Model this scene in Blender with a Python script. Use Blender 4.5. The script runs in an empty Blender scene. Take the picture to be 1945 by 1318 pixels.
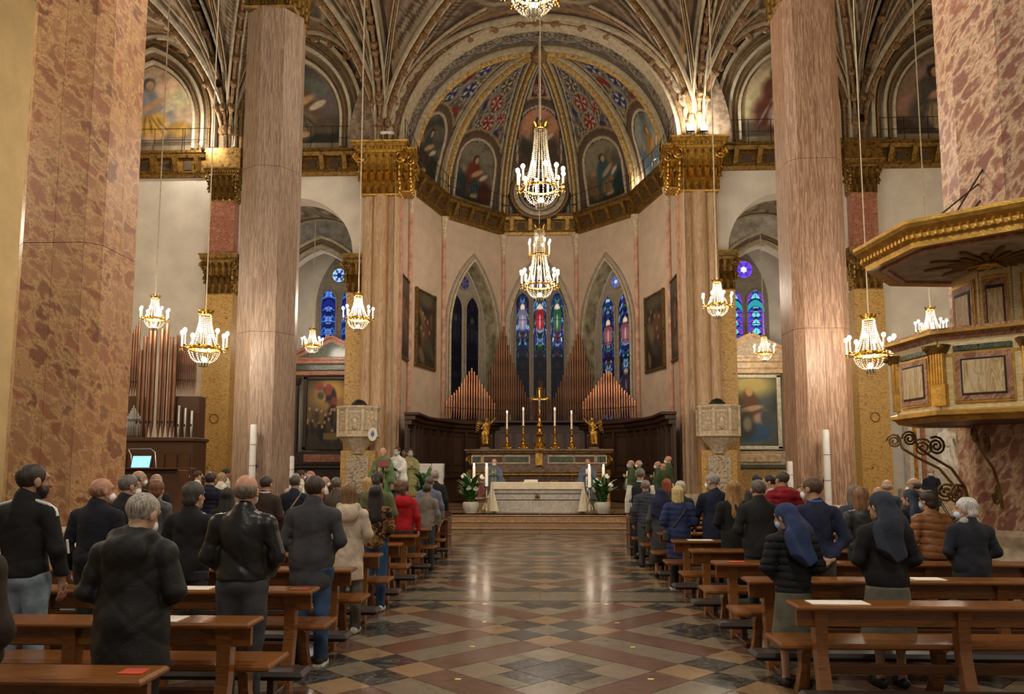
import bpy, bmesh, math, random
import numpy as np
from mathutils import Vector, Matrix
random.seed(7); np.random.seed(7)
PI = math.pi
scene = bpy.context.scene
col = scene.collection
# ---------------------------------------------------------------- camera
FPX, PPX, PPY, CAMZ = 1461.0, 972.5, 745.0, 1.75
PITCH = math.atan(149/1461); YAW = math.atan(52.5/math.hypot(1461, 149))
cam_d = bpy.data.cameras.new('camera'); cam = bpy.data.objects.new('camera', cam_d); col.objects.link(cam)
cam_d.sensor_width = 36; cam_d.lens = 36*FPX/1945; cam_d.shift_y = (PPY-659)/1945; cam_d.clip_end = 200
cam.location = (0, 0, CAMZ); cam.rotation_euler = (PI/2+PITCH, 0, YAW)
scene.camera = cam
# ---------------------------------------------------------------- light
scene.view_settings.view_transform = 'Standard'; scene.view_settings.look = 'None'
scene.view_settings.gamma = 1; scene.view_settings.use_curve_mapping = False
scene.view_settings.exposure = 0.0
world = bpy.data.worlds.new('world'); scene.world = world; world.use_nodes = True
world.node_tree.nodes['Background'].inputs[0].default_value = (1.0, .92, .82, 1)
world.node_tree.nodes['Background'].inputs[1].default_value = .24
LIGHT = dict(chandelier=270, big=480, flood=230, rear=780)
def lamp(name, kind, loc, watts, color=(1, .89, .745), size=.3, rot=None, spot=None, parent=None):
    d = bpy.data.lights.new(name, kind); d.energy = watts; d.color = color
    if kind == 'AREA': d.size = size
    else: d.shadow_soft_size = size
    if spot: d.spot_size = spot; d.spot_blend = .6
    o = bpy.data.objects.new(name, d); o.location = loc
    if rot: o.rotation_euler = rot
    if parent: o.parent = parent
    col.objects.link(o); return o
# unseen fill lamps added out of frame, standing in for further nave chandeliers
for _x, _y, _z, _w in ((0, 3, 9.5, 1.2), (0, 11, 9.5, .95), (-11, 8, 7.5, .8), (11, 8, 7.5, .8), (0, -6, 9, 1.0), (-15.5, 17, 8, .45), (15.5, 17, 8, .3)):
    lamp('fill_lamp', 'POINT', (_x, _y, _z), LIGHT['rear']*_w, size=.5)
# ---------------------------------------------------------------- helpers
def ray(u, v):
    x = (u-PPX)/FPX; y = (PPY-v)/FPX
    dx, dy, dz = x, math.cos(PITCH)-y*math.sin(PITCH), math.sin(PITCH)+y*math.cos(PITCH)
    c, s = math.cos(YAW), math.sin(YAW)
    return (c*dx-s*dy, s*dx+c*dy, dz)
def at(u, v, Y):
    d = ray(u, v); t = Y/d[1]
    return Vector((d[0]*t, Y, CAMZ+d[2]*t))
def lin(c):
    return tuple(((x/255)/12.92 if x/255 <= .04045 else ((x/255+.055)/1.055)**2.4) for x in c)
def tag(o, label=None, cat=None, group=None, kind=None):
    if label: o['label'] = label
    if cat: o['category'] = cat
    if group: o['group'] = group
    if kind: o['kind'] = kind
    return o
def empty(name, loc=(0, 0, 0), rz=0, label=None, cat=None, group=None, kind=None, parent=None):
    o = bpy.data.objects.new(name, None); o.location = loc; o.rotation_euler.z = rz
    o.empty_display_size = .1; col.objects.link(o)
    if parent: o.parent = parent
    return tag(o, label, cat, group, kind)
def link(name, me, parent=None, loc=(0, 0, 0), rot=(0, 0, 0), scale=(1, 1, 1)):
    o = bpy.data.objects.new(name, me); col.objects.link(o)
    o.location = loc; o.rotation_euler = rot; o.scale = scale
    if parent: o.parent = parent
    return o
def copy_tree(o, parent=None):
    c = o.copy(); col.objects.link(c)
    if parent: c.parent = parent
    for ch in o.children: copy_tree(ch, c)
    return c
class MB:
    def __init__(s): s.v = []; s.f = []; s.m = []; s.T = None
    def add(s, vs, fs, m=0):
        n = len(s.v)
        if s.T is not None: vs = [tuple(s.T @ Vector(p)) for p in vs]
        s.v += [tuple(p) for p in vs]; s.f += [tuple(i+n for i in f) for f in fs]; s.m += [m]*len(fs); return s
    def box(s, c, d, m=0, rz=0, bev=0, rx=0, ry=0):
        x, y, z = d[0]/2, d[1]/2, d[2]/2
        if bev <= 0:
            vs = [(a*x, b*y, e*z) for a in (-1, 1) for b in (-1, 1) for e in (-1, 1)]
            fs = [(0, 1, 3, 2), (4, 6, 7, 5), (0, 4, 5, 1), (2, 3, 7, 6), (0, 2, 6, 4), (1, 5, 7, 3)]
        else:
            b = min(bev, x*.9, y*.9, z*.9); R = []
            for zz, k in ((-z, b), (-z+b, 0), (z-b, 0), (z, b)):
                R.append([(-x+k+b*(k == 0)*0, -y+k, zz), (x-k, -y+k, zz), (x-k, y-k, zz), (-x+k, y-k, zz)])
            vs = [p for r in R for p in r]; fs = [(3, 2, 1, 0), (12, 13, 14, 15)]
            for i in range(3):
                for j in range(4): fs.append((i*4+j, i*4+(j+1) % 4, i*4+4+(j+1) % 4, i*4+4+j))
        M = Matrix.Translation(c) @ Matrix.Rotation(rz, 4, 'Z') @ Matrix.Rotation(rx, 4, 'X') @ Matrix.Rotation(ry, 4, 'Y')
        return s.add([tuple(M @ Vector(p)) for p in vs], fs, m)
    def loft(s, rings, m=0, close=True, cap=True):
        n = len(rings[0]); vs = [p for r in rings for p in r]; fs = []
        for i in range(len(rings)-1):
            for j in range(n if close else n-1):
                k = (j+1) % n; fs.append((i*n+j, i*n+k, i*n+n+k, i*n+n+j))
        if cap and close:
            fs.append(tuple(range(n-1, -1, -1))); b = (len(rings)-1)*n; fs.append(tuple(b+i for i in range(n)))
        return s.add(vs, fs, m)
    def lathe(s, prof, n=16, c=(0, 0, 0), m=0, ph=0, sx=1, sy=1, cap=True):
        return s.loft([[(c[0]+r*sx*math.cos(ph+2*PI*j/n), c[1]+r*sy*math.sin(ph+2*PI*j/n), c[2]+z) for j in range(n)] for r, z in prof], m, cap=cap)
    def tube(s, path, r, n=8, m=0, closed=False, cap=True, flat=1.0):
        P = [Vector(p) for p in path]; N = len(P); rs = r if hasattr(r, '__len__') else [r]*N
        rings = []; up = None
        for i in range(N):
            a = P[i-1] if (i > 0 or closed) else P[i]; b = P[(i+1) % N] if (i < N-1 or closed) else P[i]
            t = (b-a).normalized() if (b-a).length > 1e-9 else Vector((0, 0, 1))
            if up is None: up = Vector((0, 0, 1)) if abs(t.z) < .9 else Vector((1, 0, 0))
            sd = t.cross(up)
            sd = sd.normalized() if sd.length > 1e-6 else Vector((1, 0, 0)); u2 = sd.cross(t).normalized(); up = u2
            rings.append([tuple(P[i]+sd*(rs[i]*math.cos(2*PI*j/n))+u2*(rs[i]*flat*math.sin(2*PI*j/n))) for j in range(n)])
        if closed: rings.append(rings[0])
        return s.loft(rings, m, cap=cap and not closed)
    def sweep(s, path, prof, m=0, closed=False, up=(0, 0, 1), cap=True):
        # prof: list of (side, up) offsets, closed ring, side = right of travel in the plane normal to `up`
        P = [Vector(p) for p in path]; N = len(P); U = Vector(up); rings = []
        for i in range(N):
            a = P[i-1] if (i > 0 or closed) else None; b = P[(i+1) % N] if (i < N-1 or closed) else None
            t1 = (P[i]-a).normalized() if a is not None else None; t2 = (b-P[i]).normalized() if b is not None else None
            t = ((t1 or t2)+(t2 or t1)).normalized(); sd = t.cross(U).normalized()
            k = 1/max(.35, abs(t.dot(t2 or t1))); uu = sd.cross(t).normalized()
            rings.append([tuple(P[i]+sd*(x*k)+uu*z) for x, z in prof])
        if closed: rings.append(rings[0])
        return s.loft(rings, m, cap=cap and not closed)
    def prism(s, poly, a, b, axis='z', m=0):
        def q(p, h): return {'z': (p[0], p[1], h), 'y': (p[0], h, p[1]), 'x': (h, p[0], p[1])}[axis]
        return s.loft([[q(p, a) for p in poly], [q(p, b) for p in poly]], m)
    def ball(s, c, r, n=8, k=5, m=0, sz=1):
        return s.lathe([(max(1e-4, r*math.sin(PI*i/k)), -r*sz*math.cos(PI*i/k)) for i in range(k+1)], n, c, m)
    def mesh(s, name, mats, smooth=35):
        me = bpy.data.meshes.new(name); me.from_pydata(s.v, [], s.f)
        for mm in (mats if isinstance(mats, (list, tuple)) else [mats]): me.materials.append(mm)
        if any(s.m): me.polygons.foreach_set('material_index', s.m)
        if smooth: me.shade_smooth(); me.set_sharp_from_angle(angle=math.radians(smooth))
        return me
    def build(s, name, mats, parent=None, loc=(0, 0, 0), rot=(0, 0, 0), smooth=35):
        return link(name, s.mesh(name, mats, smooth), parent, loc, rot)
# ---------------------------------------------------------------- materials
MAT = {}
class NT:
    def __init__(s, name):
        s.mat = bpy.data.materials.new(name); s.mat.use_nodes = True; s.nt = s.mat.node_tree
        s.b = s.nt.nodes['Principled BSDF']; MAT[name] = s.mat
    def n(s, t, **k):
        nd = s.nt.nodes.new(t)
        for a, v in k.items():
            if a.startswith('i_'):
                key = a[2:]; nd.inputs[int(key) if key.isdigit() else key.replace('_', ' ')].default_value = v
            else: setattr(nd, a, v)
        return nd
    def l(s, a, b): s.nt.links.new(a, b)
    def coord(s, scale=(1, 1, 1), rot=(0, 0, 0), kind='Object'):
        tc = s.n('ShaderNodeTexCoord'); mp = s.n('ShaderNodeMapping')
        mp.inputs['Scale'].default_value = scale; mp.inputs['Rotation'].default_value = rot
        s.l(tc.outputs[kind], mp.inputs[0]); return mp.outputs[0]
    def noise(s, vec, scale, detail=4, dist=0, rough=.55):
        nd = s.n('ShaderNodeTexNoise'); nd.inputs['Scale'].default_value = scale; nd.inputs['Detail'].default_value = detail
        nd.inputs['Distortion'].default_value = dist; nd.inputs['Roughness'].default_value = rough
        s.l(vec, nd.inputs['Vector']); return nd.outputs['Fac']
    def ramp(s, fac, stops):
        r = s.n('ShaderNodeValToRGB'); e = r.color_ramp.elements
        while len(e) > 1: e.remove(e[-1])
        e[0].position = stops[0][0]; e[0].color = (*lin(stops[0][1]), 1)
        for p, c in stops[1:]:
            x = e.new(p); x.color = (*lin(c), 1)
        s.l(fac, r.inputs[0]); return r.outputs[0]
    def mix(s, fac, a, b, mode='MIX'):
        m = s.n('ShaderNodeMix', data_type='RGBA', blend_type=mode)
        for sock, val in ((0, fac), (6, a), (7, b)):
            if isinstance(val, (int, float)): m.inputs[sock].default_value = val
            elif isinstance(val, tuple): m.inputs[sock].default_value = (*lin(val), 1)
            else: s.l(val, m.inputs[sock])
        return m.outputs[2]
    def math(s, op, a, b=None):
        m = s.n('ShaderNodeMath', operation=op)
        for i, v in ((0, a), (1, b)):
            if v is None: continue
            if isinstance(v, (int, float)): m.inputs[i].default_value = v
            else: s.l(v, m.inputs[i])
        return m.outputs[0]
    def bump(s, h, strength=.3, dist=.02):
        b = s.n('ShaderNodeBump'); b.inputs['Strength'].default_value = strength; b.inputs['Distance'].default_value = dist
        s.l(h, b.inputs['Height']); s.l(b.outputs[0], s.b.inputs['Normal'])
    def fin(s, color=None, rough=.6, metal=0, spec=.5, **k):
        if color is not None:
            if isinstance(color, tuple): s.b.inputs['Base Color'].default_value = (*lin(color), 1)
            else: s.l(color, s.b.inputs['Base Color'])
        if isinstance(rough, (int, float)): s.b.inputs['Roughness'].default_value = rough
        else: s.l(rough, s.b.inputs['Roughness'])
        s.b.inputs['Metallic'].default_value = metal; s.b.inputs['Specular IOR Level'].default_value = spec
        return s.mat
def plain(name, c, rough=.6, metal=0, var=.12, scale=6, bump=0, bscale=40, spec=.5, stretch=(1, 1, 1)):
    t = NT(name); v = t.coord(stretch); f = t.noise(v, scale, 4)
    lo = tuple(max(0, x*(1-var)) for x in c); hi = tuple(min(255, x*(1+var)) for x in c)
    cc = t.ramp(f, [(.3, lo), (.7, hi)])
    if bump: t.bump(t.noise(v, bscale, 3), bump, .01)
    return t.fin(cc, rough, metal, spec)
def emit(name, c, strength):
    t = NT(name); t.fin(c, .5); t.b.inputs['Emission Color'].default_value = (*lin(c), 1); t.b.inputs['Emission Strength'].default_value = strength
    return t.mat
def striped(name, c1, c2, c3, sx=30, rough=.46):
    t = NT(name); v = t.coord((sx, sx, 1.5)); v2 = t.coord((1, 1, .5)); v3 = t.coord((5, 5, .35))
    wob = t.noise(v, .9, 4, .9, .55); big = t.noise(v2, 1.6, 3); band = t.noise(v3, 1.5, 3)
    c = t.ramp(wob, [(.30, c2), (.41, c1), (.465, c3), (.50, c3), (.53, c1), (.62, c2), (.68, c1), (.71, c3), (.76, c1)])
    c = t.mix(t.math('MULTIPLY', big, .5), c, c2); c = t.mix(t.math('MULTIPLY', band, .45), c, c1)
    return t.fin(c, rough)
def breccia(name, cells, vein, rot=(.5, .6, .3), scale=3.0, rough=.38, stretch=(1, 1, 2.2), thr=.08, warp=.42):
    t = NT(name); v0 = t.coord((1, 1, 1), rot); mp = t.n('ShaderNodeMapping'); mp.inputs['Scale'].default_value = stretch; t.l(v0, mp.inputs[0]); v = mp.outputs[0]
    nz = t.n('ShaderNodeTexNoise'); nz.inputs['Scale'].default_value = 3.5; nz.inputs['Detail'].default_value = 6; t.l(v, nz.inputs['Vector'])
    mx = t.n('ShaderNodeMix', data_type='VECTOR'); mx.inputs[0].default_value = warp; t.l(v, mx.inputs[4]); t.l(nz.outputs['Color'], mx.inputs[5])
    w = mx.outputs[1]
    vo = t.n('ShaderNodeTexVoronoi'); vo.inputs['Scale'].default_value = scale; t.l(w, vo.inputs['Vector'])
    ve = t.n('ShaderNodeTexVoronoi', feature='DISTANCE_TO_EDGE'); ve.inputs['Scale'].default_value = scale; t.l(w, ve.inputs['Vector'])
    sep = t.n('ShaderNodeSeparateColor'); t.l(vo.outputs['Color'], sep.inputs[0])
    cells_c = t.ramp(sep.outputs[0], [(i/len(cells), c) for i, c in enumerate(cells)])
    fine = t.noise(v, 14, 6, 1.2, .65)
    veinc = t.ramp(fine, [(.32, tuple(x*.62 for x in vein)), (.5, vein), (.68, tuple(min(255, x*1.15) for x in vein))])
    edge = t.ramp(t.math('ADD', ve.outputs['Distance'], t.math('MULTIPLY', t.math('SUBTRACT', fine, .5), .35)), [(thr*.4, (0, 0, 0)), (thr*1.6, (255, 255, 255))])
    c = t.mix(edge, veinc, t.mix(.18, cells_c, veinc))
    return t.fin(c, rough)
def wood(name, c1, c2, rough=.35, sc=(1.2, 14, 14), bump=.05):
    t = NT(name); v = t.coord(sc); f = t.noise(v, 2.2, 6, 1.5, .6)
    t.bump(f, bump, .01)
    return t.fin(t.ramp(f, [(.25, c1), (.5, c2), (.75, c1)]), rough)
def marble(name, c, vein, scale=2.0, rough=.25, amt=.5):
    t = NT(name); v = t.coord(); f = t.noise(v, scale, 8, 2.5, .62); f2 = t.noise(v, scale*3, 5, .6)
    cc = t.ramp(f, [(.38, c), (.47, tuple(c[i]*(1-amt)+vein[i]*amt for i in range(3))), (.5, vein), (.53, tuple(c[i]*(1-amt)+vein[i]*amt for i in range(3))), (.62, c)])
    cc = t.mix(t.math('MULTIPLY', f2, .35), cc, tuple(x*.8 for x in c))
    return t.fin(cc, rough)
def gilt(name, c=(222, 172, 78), rough=.35, metal=.85, patina=.5):
    t = NT(name); v = t.coord(); f = t.noise(v, 9, 5, .5)
    t.bump(t.noise(v, 40, 3), .25, .01)
    return t.fin(t.ramp(f, [(.3, tuple(x*patina for x in c)), (.5, tuple(x*.85 for x in c)), (.7, c)]), rough, metal)
def vcol(name, rough=.8, emission=0, spec=.3, grain=.0):
    t = NT(name); a = t.n('ShaderNodeVertexColor', layer_name='Col'); c = a.outputs[0]
    if grain:
        f = t.noise(t.coord(), 5, 5); c = t.mix(1.0, c, t.ramp(f, [(.3, (215, 215, 215)), (.7, (255, 255, 255))]), 'MULTIPLY')
    t.fin(c, rough, 0, spec)
    if emission:
        t.l(t.mix(.85, c, (0, 0, 0)), t.b.inputs['Base Color']); t.b.inputs['Roughness'].default_value = .5; t.b.inputs['Specular IOR Level'].default_value = .15
        t.l(a.outputs[0], t.b.inputs['Emission Color']); t.b.inputs['Emission Strength'].default_value = emission
    return t.mat
fresco = vcol('fresco', .85, grain=1); canvas = vcol('painted_canvas', .45); glassm = vcol('stained_glass', .25, 1.1); glassd = vcol('stained_glass_dusk', .25, .55)
white_wall = plain('white_plaster', (222, 214, 200), .85, var=.05, scale=1.2, bump=.05)
apse_wall = plain('apse_plaster', (194, 172, 150), .85, var=.06, scale=1.5, bump=.05)
cream_wall = plain('cream_plaster', (226, 200, 148), .85, var=.05, scale=1.0, bump=.04)
pink_stripe = plain('pink_stripe', (190, 146, 124), .8, var=.15, scale=4)
stone = plain('pale_stone', (196, 178, 150), .6, var=.15, scale=8, bump=.15)
stone_d = plain('dark_stone', (128, 112, 92), .7, var=.2, scale=6, bump=.15)
greystone = plain('grey_tracery_stone', (150, 138, 122), .8, var=.1, scale=8)
gold = gilt('gilt'); gold_d = gilt('old_gilt', (158, 122, 60), .42, .7, .4); brass = gilt('brass', (222, 168, 72), .22, 1, .7)
striped_l = striped('striped_pillar_marble', (144, 119, 99), (112, 90, 74), (182, 156, 132))
striped_r = striped('striped_pillar_marble_warm', (154, 117, 92), (126, 92, 70), (206, 172, 140), 30)
pier_m = striped('pier_veneer', (190, 156, 118), (152, 118, 86), (222, 194, 156), 30)
breccia_l = breccia('red_breccia', [(112, 60, 48), (176, 128, 90), (134, 76, 58), (186, 140, 98), (106, 58, 46), (156, 96, 70)], (192, 148, 102), (.5, -.8, .4), 4.2, stretch=(1.0, 1.3, 2.3), thr=.13)
breccia_r = breccia('rose_breccia', [(140, 76, 68), (160, 92, 78), (122, 64, 58), (152, 94, 64), (134, 74, 70)], (212, 178, 146), (.5, .9, .5), 4.4, stretch=(1.0, 1.3, 2.6), thr=.13)
def figured(name, c1, c2, c3, rough=.35, st=(1.2, 1.2, 2.6), sc=2.4):
    t = NT(name); v = t.coord(st); f = t.noise(v, sc, 7, 3.2, .62); return t.fin(t.ramp(f, [(.28, c3), (.42, c1), (.5, c2), (.58, c1), (.7, c3)]), rough)
yellow_m = figured('yellow_marble', (178, 136, 68), (214, 176, 110), (122, 84, 38))
pink_m = breccia('pink_pilaster_marble', [(178, 120, 96), (166, 108, 86), (186, 132, 106)], (150, 96, 76), (.8, .2, .1), 6)
mosaic_m = breccia('spotted_marble', [(190, 170, 140), (90, 78, 62), (150, 126, 98), (110, 96, 78)], (206, 190, 164), (0, 0, 0), 9, thr=.12)
brown_m = breccia('brown_altar_marble', [(92, 70, 54), (70, 50, 40), (112, 88, 68), (80, 60, 48)], (128, 104, 82), (.4, .3, .2), 7, thr=.1)
green_m = marble('green_marble', (52, 66, 58), (120, 130, 110), 5, .2)
white_m = marble('white_altar_marble', (222, 214, 200), (186, 178, 168), 1.6, .25)
step_m = marble('step_marble', (190, 156, 118), (140, 108, 80), 3.0, .14)
wood_p = wood('pew_wood', (88, 52, 27), (138, 88, 45), .20); wood_pd = wood('pew_wood_dark', (58, 34, 20), (86, 52, 28), .3)
wood_c = wood('choir_wood', (44, 28, 19), (70, 46, 30), .45, (10, 10, 1.2)); wood_o = wood('organ_case_wood', (58, 36, 24), (86, 54, 34), .4, (10, 10, 1.2))
leatherette = plain('kneeler_pad', (42, 32, 28), .45, var=.15)
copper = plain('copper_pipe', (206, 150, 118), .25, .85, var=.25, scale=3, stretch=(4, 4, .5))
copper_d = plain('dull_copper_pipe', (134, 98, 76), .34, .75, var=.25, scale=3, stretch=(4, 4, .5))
tin = plain('tin_pipe', (190, 190, 188), .3, .9, var=.1)
iron = plain('wrought_iron', (46, 40, 34), .5, .6); iron_g = plain('ochre_iron', (118, 92, 52), .5, .4, var=.3)
crystal = plain('crystal', (160, 148, 126), .06, 0, var=.15, scale=30, spec=1.0)
wax = plain('wax', (244, 236, 214), .5, 0, var=.03)
bulb_m = emit('candle_bulb', (255, 238, 208), 45); flame_m = emit('candle_flame', (255, 214, 150), 30)
cable_m = plain('cable', (200, 186, 160), .6); white_p = plain('white_plastic', (226, 222, 214), .4, var=.03); black_p = plain('black_plastic', (28, 27, 26), .5)
linen = plain('altar_linen', (232, 218, 188), .85, var=.05, bump=.1)
leaf_m = plain('leaf', (52, 92, 40), .45, var=.35, scale=12); petal_m = plain('petal', (240, 238, 226), .6, var=.04); pot_m = plain('ceramic_pot', (214, 206, 192), .4, var=.05)
statue_m = plain('statue_marble', (226, 220, 208), .5, var=.08, bump=.1)
paper = plain('paper', (236, 230, 214), .8, var=.05); red_card = plain('red_card', (190, 70, 40), .7); yellow_tape = plain('yellow_tape', (232, 214, 120), .6)
screen_m = emit('tablet_screen', (110, 170, 240), 2.2)
def paint_grid(name, S, nu, nv, colfn, mat, parent=None, thick=0):
    """surface S(u,v) sampled on a grid, coloured per vertex by colfn(U,V)->rgb 0..255"""
    us = np.linspace(0, 1, nu+1); vs = np.linspace(0, 1, nv+1)
    V, U = np.meshgrid(vs, us, indexing='ij'); P = S(U.ravel(), V.ravel())
    P = np.stack([np.broadcast_to(np.asarray(a, float), U.size) for a in P], 1)
    i = np.arange(nu*nv); r, c = i//nu, i % nu; a = r*(nu+1)+c
    F = np.stack([a, a+1, a+nu+2, a+nu+1], 1)
    me = bpy.data.meshes.new(name); me.from_pydata(P.tolist(), [], F.tolist())
    rgb = np.clip(colfn(U.ravel(), V.ravel()), 0, 255)/255.0
    L = np.where(rgb <= .04045, rgb/12.92, ((rgb+.055)/1.055)**2.4)
    ca = me.color_attributes.new('Col', 'FLOAT_COLOR', 'POINT')
    ca.data.foreach_set('color', np.concatenate([L, np.ones((len(L), 1))], 1).ravel().astype(np.float32))
    me.materials.append(mat); me.shade_smooth()
    return link(name, me, parent)
class Cv:
    """tiny numpy canvas over (u, v) sample points; v up, aspect = width/height"""
    def __init__(s, U, V, bg, asp=1.0, seed=0):
        s.x = U*asp; s.y = V; s.asp = asp; s.c = np.tile(np.array(bg, float), (U.size, 1)); s.r = np.random.RandomState(seed)
    def nz(s, f, oct=4):
        o = 0; a = 1
        for _ in range(oct):
            for k in range(3):
                th, ph = s.r.rand()*2*PI, s.r.rand()*2*PI
                o = o+a*np.sin(f*(np.cos(th)*s.x+np.sin(th)*s.y)+ph+1.7*np.sin(f*.6*(np.sin(th)*s.x-np.cos(th)*s.y)+ph*2))
            f *= 2.1; a *= .55
        return o/3.2
    def put(s, a, c):
        a = np.clip(a, 0, 1)[:, None]; s.c = s.c*(1-a)+np.array(c, float)*a; return s
    def ell(s, cx, cy, rx, ry, c, rot=0, soft=.25, warp=0):
        dx, dy = s.x-cx*s.asp, s.y-cy
        if warp: w = s.nz(9, 2)*warp; dx = dx+w; dy = dy+w*.7
        ca, sa = math.cos(rot), math.sin(rot)
        d = np.hypot((dx*ca+dy*sa)/rx, (-dx*sa+dy*ca)/ry); return s.put((1+soft/2-d)/soft, c)
    def ring(s, cx, cy, r, w, c):
        d = np.abs(np.hypot(s.x-cx*s.asp, s.y-cy)-r); return s.put((w-d)/(w*.5)+.5, c)
    def rect(s, x0, x1, y0, y1, c, soft=.01):
        x0 *= s.asp; x1 *= s.asp
        return s.put(np.minimum.reduce([s.x-x0, x1-s.x, s.y-y0, y1-s.y])/soft+.5, c)
    def grain(s, f, amt):
        s.c = s.c*(1+amt*s.nz(f)[:, None]); return s
# ================================================================ SETTING
HS = 14.6                                    # top of the capitals, springing of the vaults
YE, PX, YP = 29.8, 6.25, 17.4                # end wall of the aisles, pillar rows, second pillars
def pointed(x, hw, rise):
    R = (hw*hw+rise*rise)/(2*hw); x = np.minimum(np.abs(x), hw)
    return np.sqrt(np.maximum(R*R-(x+R-hw)**2, 0))
def arch_pts(hw, rise, n=24, cx=0, zs=0):
    xs = [-hw*math.cos(PI*i/n) for i in range(n+1)]
    return [(cx+x, zs+float(pointed(np.array(x), hw, rise))) for x in xs]
def arch_wall(mb, x0, x1, z0, z1, cx, hw, zs, rise, sill, depth, m=0, mj=None, n=28):
    """front face at y=0 with an arched hole, jambs going back to y=depth (local frame)"""
    mj = m if mj is None else mj
    a = arch_pts(hw, rise, n, cx, zs)
    def q(p, mm): mb.add(p, [(0, 1, 2, 3)], mm)
    q([(x0, 0, z0), (cx-hw, 0, z0), (cx-hw, 0, z1), (x0, 0, z1)], m)
    q([(cx+hw, 0, z0), (x1, 0, z0), (x1, 0, z1), (cx+hw, 0, z1)], m)
    if sill > z0: q([(cx-hw, 0, z0), (cx+hw, 0, z0), (cx+hw, 0, sill), (cx-hw, 0, sill)], m)
    for (xa, za), (xb, zb) in zip(a, a[1:]): q([(xa, 0, za), (xb, 0, zb), (xb, 0, z1), (xa, 0, z1)], m)
    loop = [(cx-hw, sill)]+a+[(cx+hw, sill)]
    for (xa, za), (xb, zb) in zip(loop, loop[1:]): q([(xa, 0, za), (xa, depth, za), (xb, depth, zb), (xb, 0, zb)], mj)
    if sill > z0: q([(cx-hw, 0, sill), (cx+hw, 0, sill), (cx+hw, depth, sill), (cx-hw, depth, sill)], mj)
    return mb
# ---------------------------------------------------------------- floor of diagonal marble slabs
floor = MB().box((0, 14, -.06), (38, 48, .1)).build('floor', plain('floor_bed', (92, 74, 58), .4)); tag(floor, kind='structure')
def floor_mat(name, c, vein, amt=.3, sc=2.2, rough=.16):
    t = NT(name); v = t.coord((1, 1, 1)); f = t.noise(v, sc, 8, 1.6, .65); g = t.noise(v, .9, 3); h = t.noise(v, 34, 3)
    cc = t.ramp(f, [(.30, tuple(x*.82 for x in c)), (.46, c), (.5, tuple(c[i]*(1-amt)+vein[i]*amt for i in range(3))), (.54, c), (.72, tuple(min(255, x*1.1) for x in c))])
    cc = t.mix(t.math('MULTIPLY', g, .4), cc, tuple(x*.86 for x in c))
    rr = t.math('ADD', t.math('MULTIPLY', g, .22), rough-.06)
    t.bump(h, .02, .004)
    return t.fin(cc, rr)
tile_m = {'r': floor_mat('red_brown_slab', (112, 84, 70), (140, 112, 96)), 'g': floor_mat('grey_slab', (130, 120, 102), (166, 154, 136)), 'k': floor_mat('black_slab', (62, 61, 59), (170, 165, 150), .5, 3.5),
          't': floor_mat('tan_slab', (158, 130, 98), (184, 158, 128)), 'l': floor_mat('light_grey_slab', (148, 134, 114), (120, 104, 86))}
X0, Y0, PER = .08, 6.09, 2.461
cuts = [0, .429, .858, 1.287, 1.678, 2.07, 2.461]; R2 = math.sqrt(.5)
def clip(poly, ax, lim, keep_less):
    out = []
    for i, p in enumerate(poly):
        q = poly[(i+1) % len(poly)]; a, b = p[ax]-lim, q[ax]-lim
        if keep_less: a, b = -a, -b
        if a >= 0: out.append(p)
        if (a >= 0) != (b >= 0): t = a/(a-b); out.append((p[0]+t*(q[0]-p[0]), p[1]+t*(q[1]-p[1])))
    return out
tiles = []
def cell(a0, a1, b0, b1, kind, yo, lo, hi):
    g = .004; P = []
    for a, b in ((a0+g, b0+g), (a1-g, b0+g), (a1-g, b1-g), (a0+g, b1-g)): P.append((X0+(a-b)*R2, yo+(a+b)*R2))
    for ax, lim, kl in ((1, lo, 0), (1, hi, 1), (0, -6.6, 0), (0, 6.6, 1)):
        if len(P) >= 3: P = clip(P, ax, lim, kl)
    if len(P) >= 3:
        cx = sum(p[0] for p in P)/len(P); cy = sum(p[1] for p in P)/len(P)
        tiles.append((abs(cx)*2.2+cy if cy > 4.4 else 99, P, kind))
for yo, lo, hi in ((Y0, 2.5, 10.55), (11.62+.6, 11.55, 21.5)):
    for I in range(-6, 9):
        for J in range(-6, 9):
            cy = yo+(I+J+1)*PER*R2; cx = X0+(I-J)*PER*R2
            if cy < lo-3 or cy > hi+3 or abs(cx) > 9: continue
            A, B = I*PER, J*PER
            for i in range(6):
                for j in range(6):
                    a0, a1, b0, b1 = A+cuts[i], A+cuts[i+1], B+cuts[j], B+cuts[j+1]
                    if i < 3 and j < 3:
                        if i == 1 and j == 1: cell(a0, a1, b0, b1, 'k', yo, lo, hi)
                        elif i != 1 and j != 1: cell(a0, a1, b0, b1, 'l', yo, lo, hi)
                        else:
                            am, bm = (a0+a1)/2, (b0+b1)/2
                            if i == 1:
                                k = ('g', 'k') if j == 0 else ('k', 'g'); cell(a0, a1, b0, bm, k[0], yo, lo, hi); cell(a0, a1, bm, b1, k[1], yo, lo, hi)
                            else:
                                k = ('g', 'k') if i == 0 else ('k', 'g'); cell(a0, am, b0, b1, k[0], yo, lo, hi); cell(am, a1, b0, b1, k[1], yo, lo, hi)
                    elif i >= 3 and j >= 3:
                        cell(a0, a1, b0, b1, 'g' if i == 4 and j == 4 else ('t' if i != 4 and j != 4 else 'k'), yo, lo, hi)
                    elif i >= 3:
                        if j == 0: cell(a0, a1, b0, B+cuts[3], 'g' if i == 4 else 'r', yo, lo, hi)
                    elif i == 0: cell(a0, A+cuts[3], b0, b1, 'g' if j == 4 else 'r', yo, lo, hi)
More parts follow.
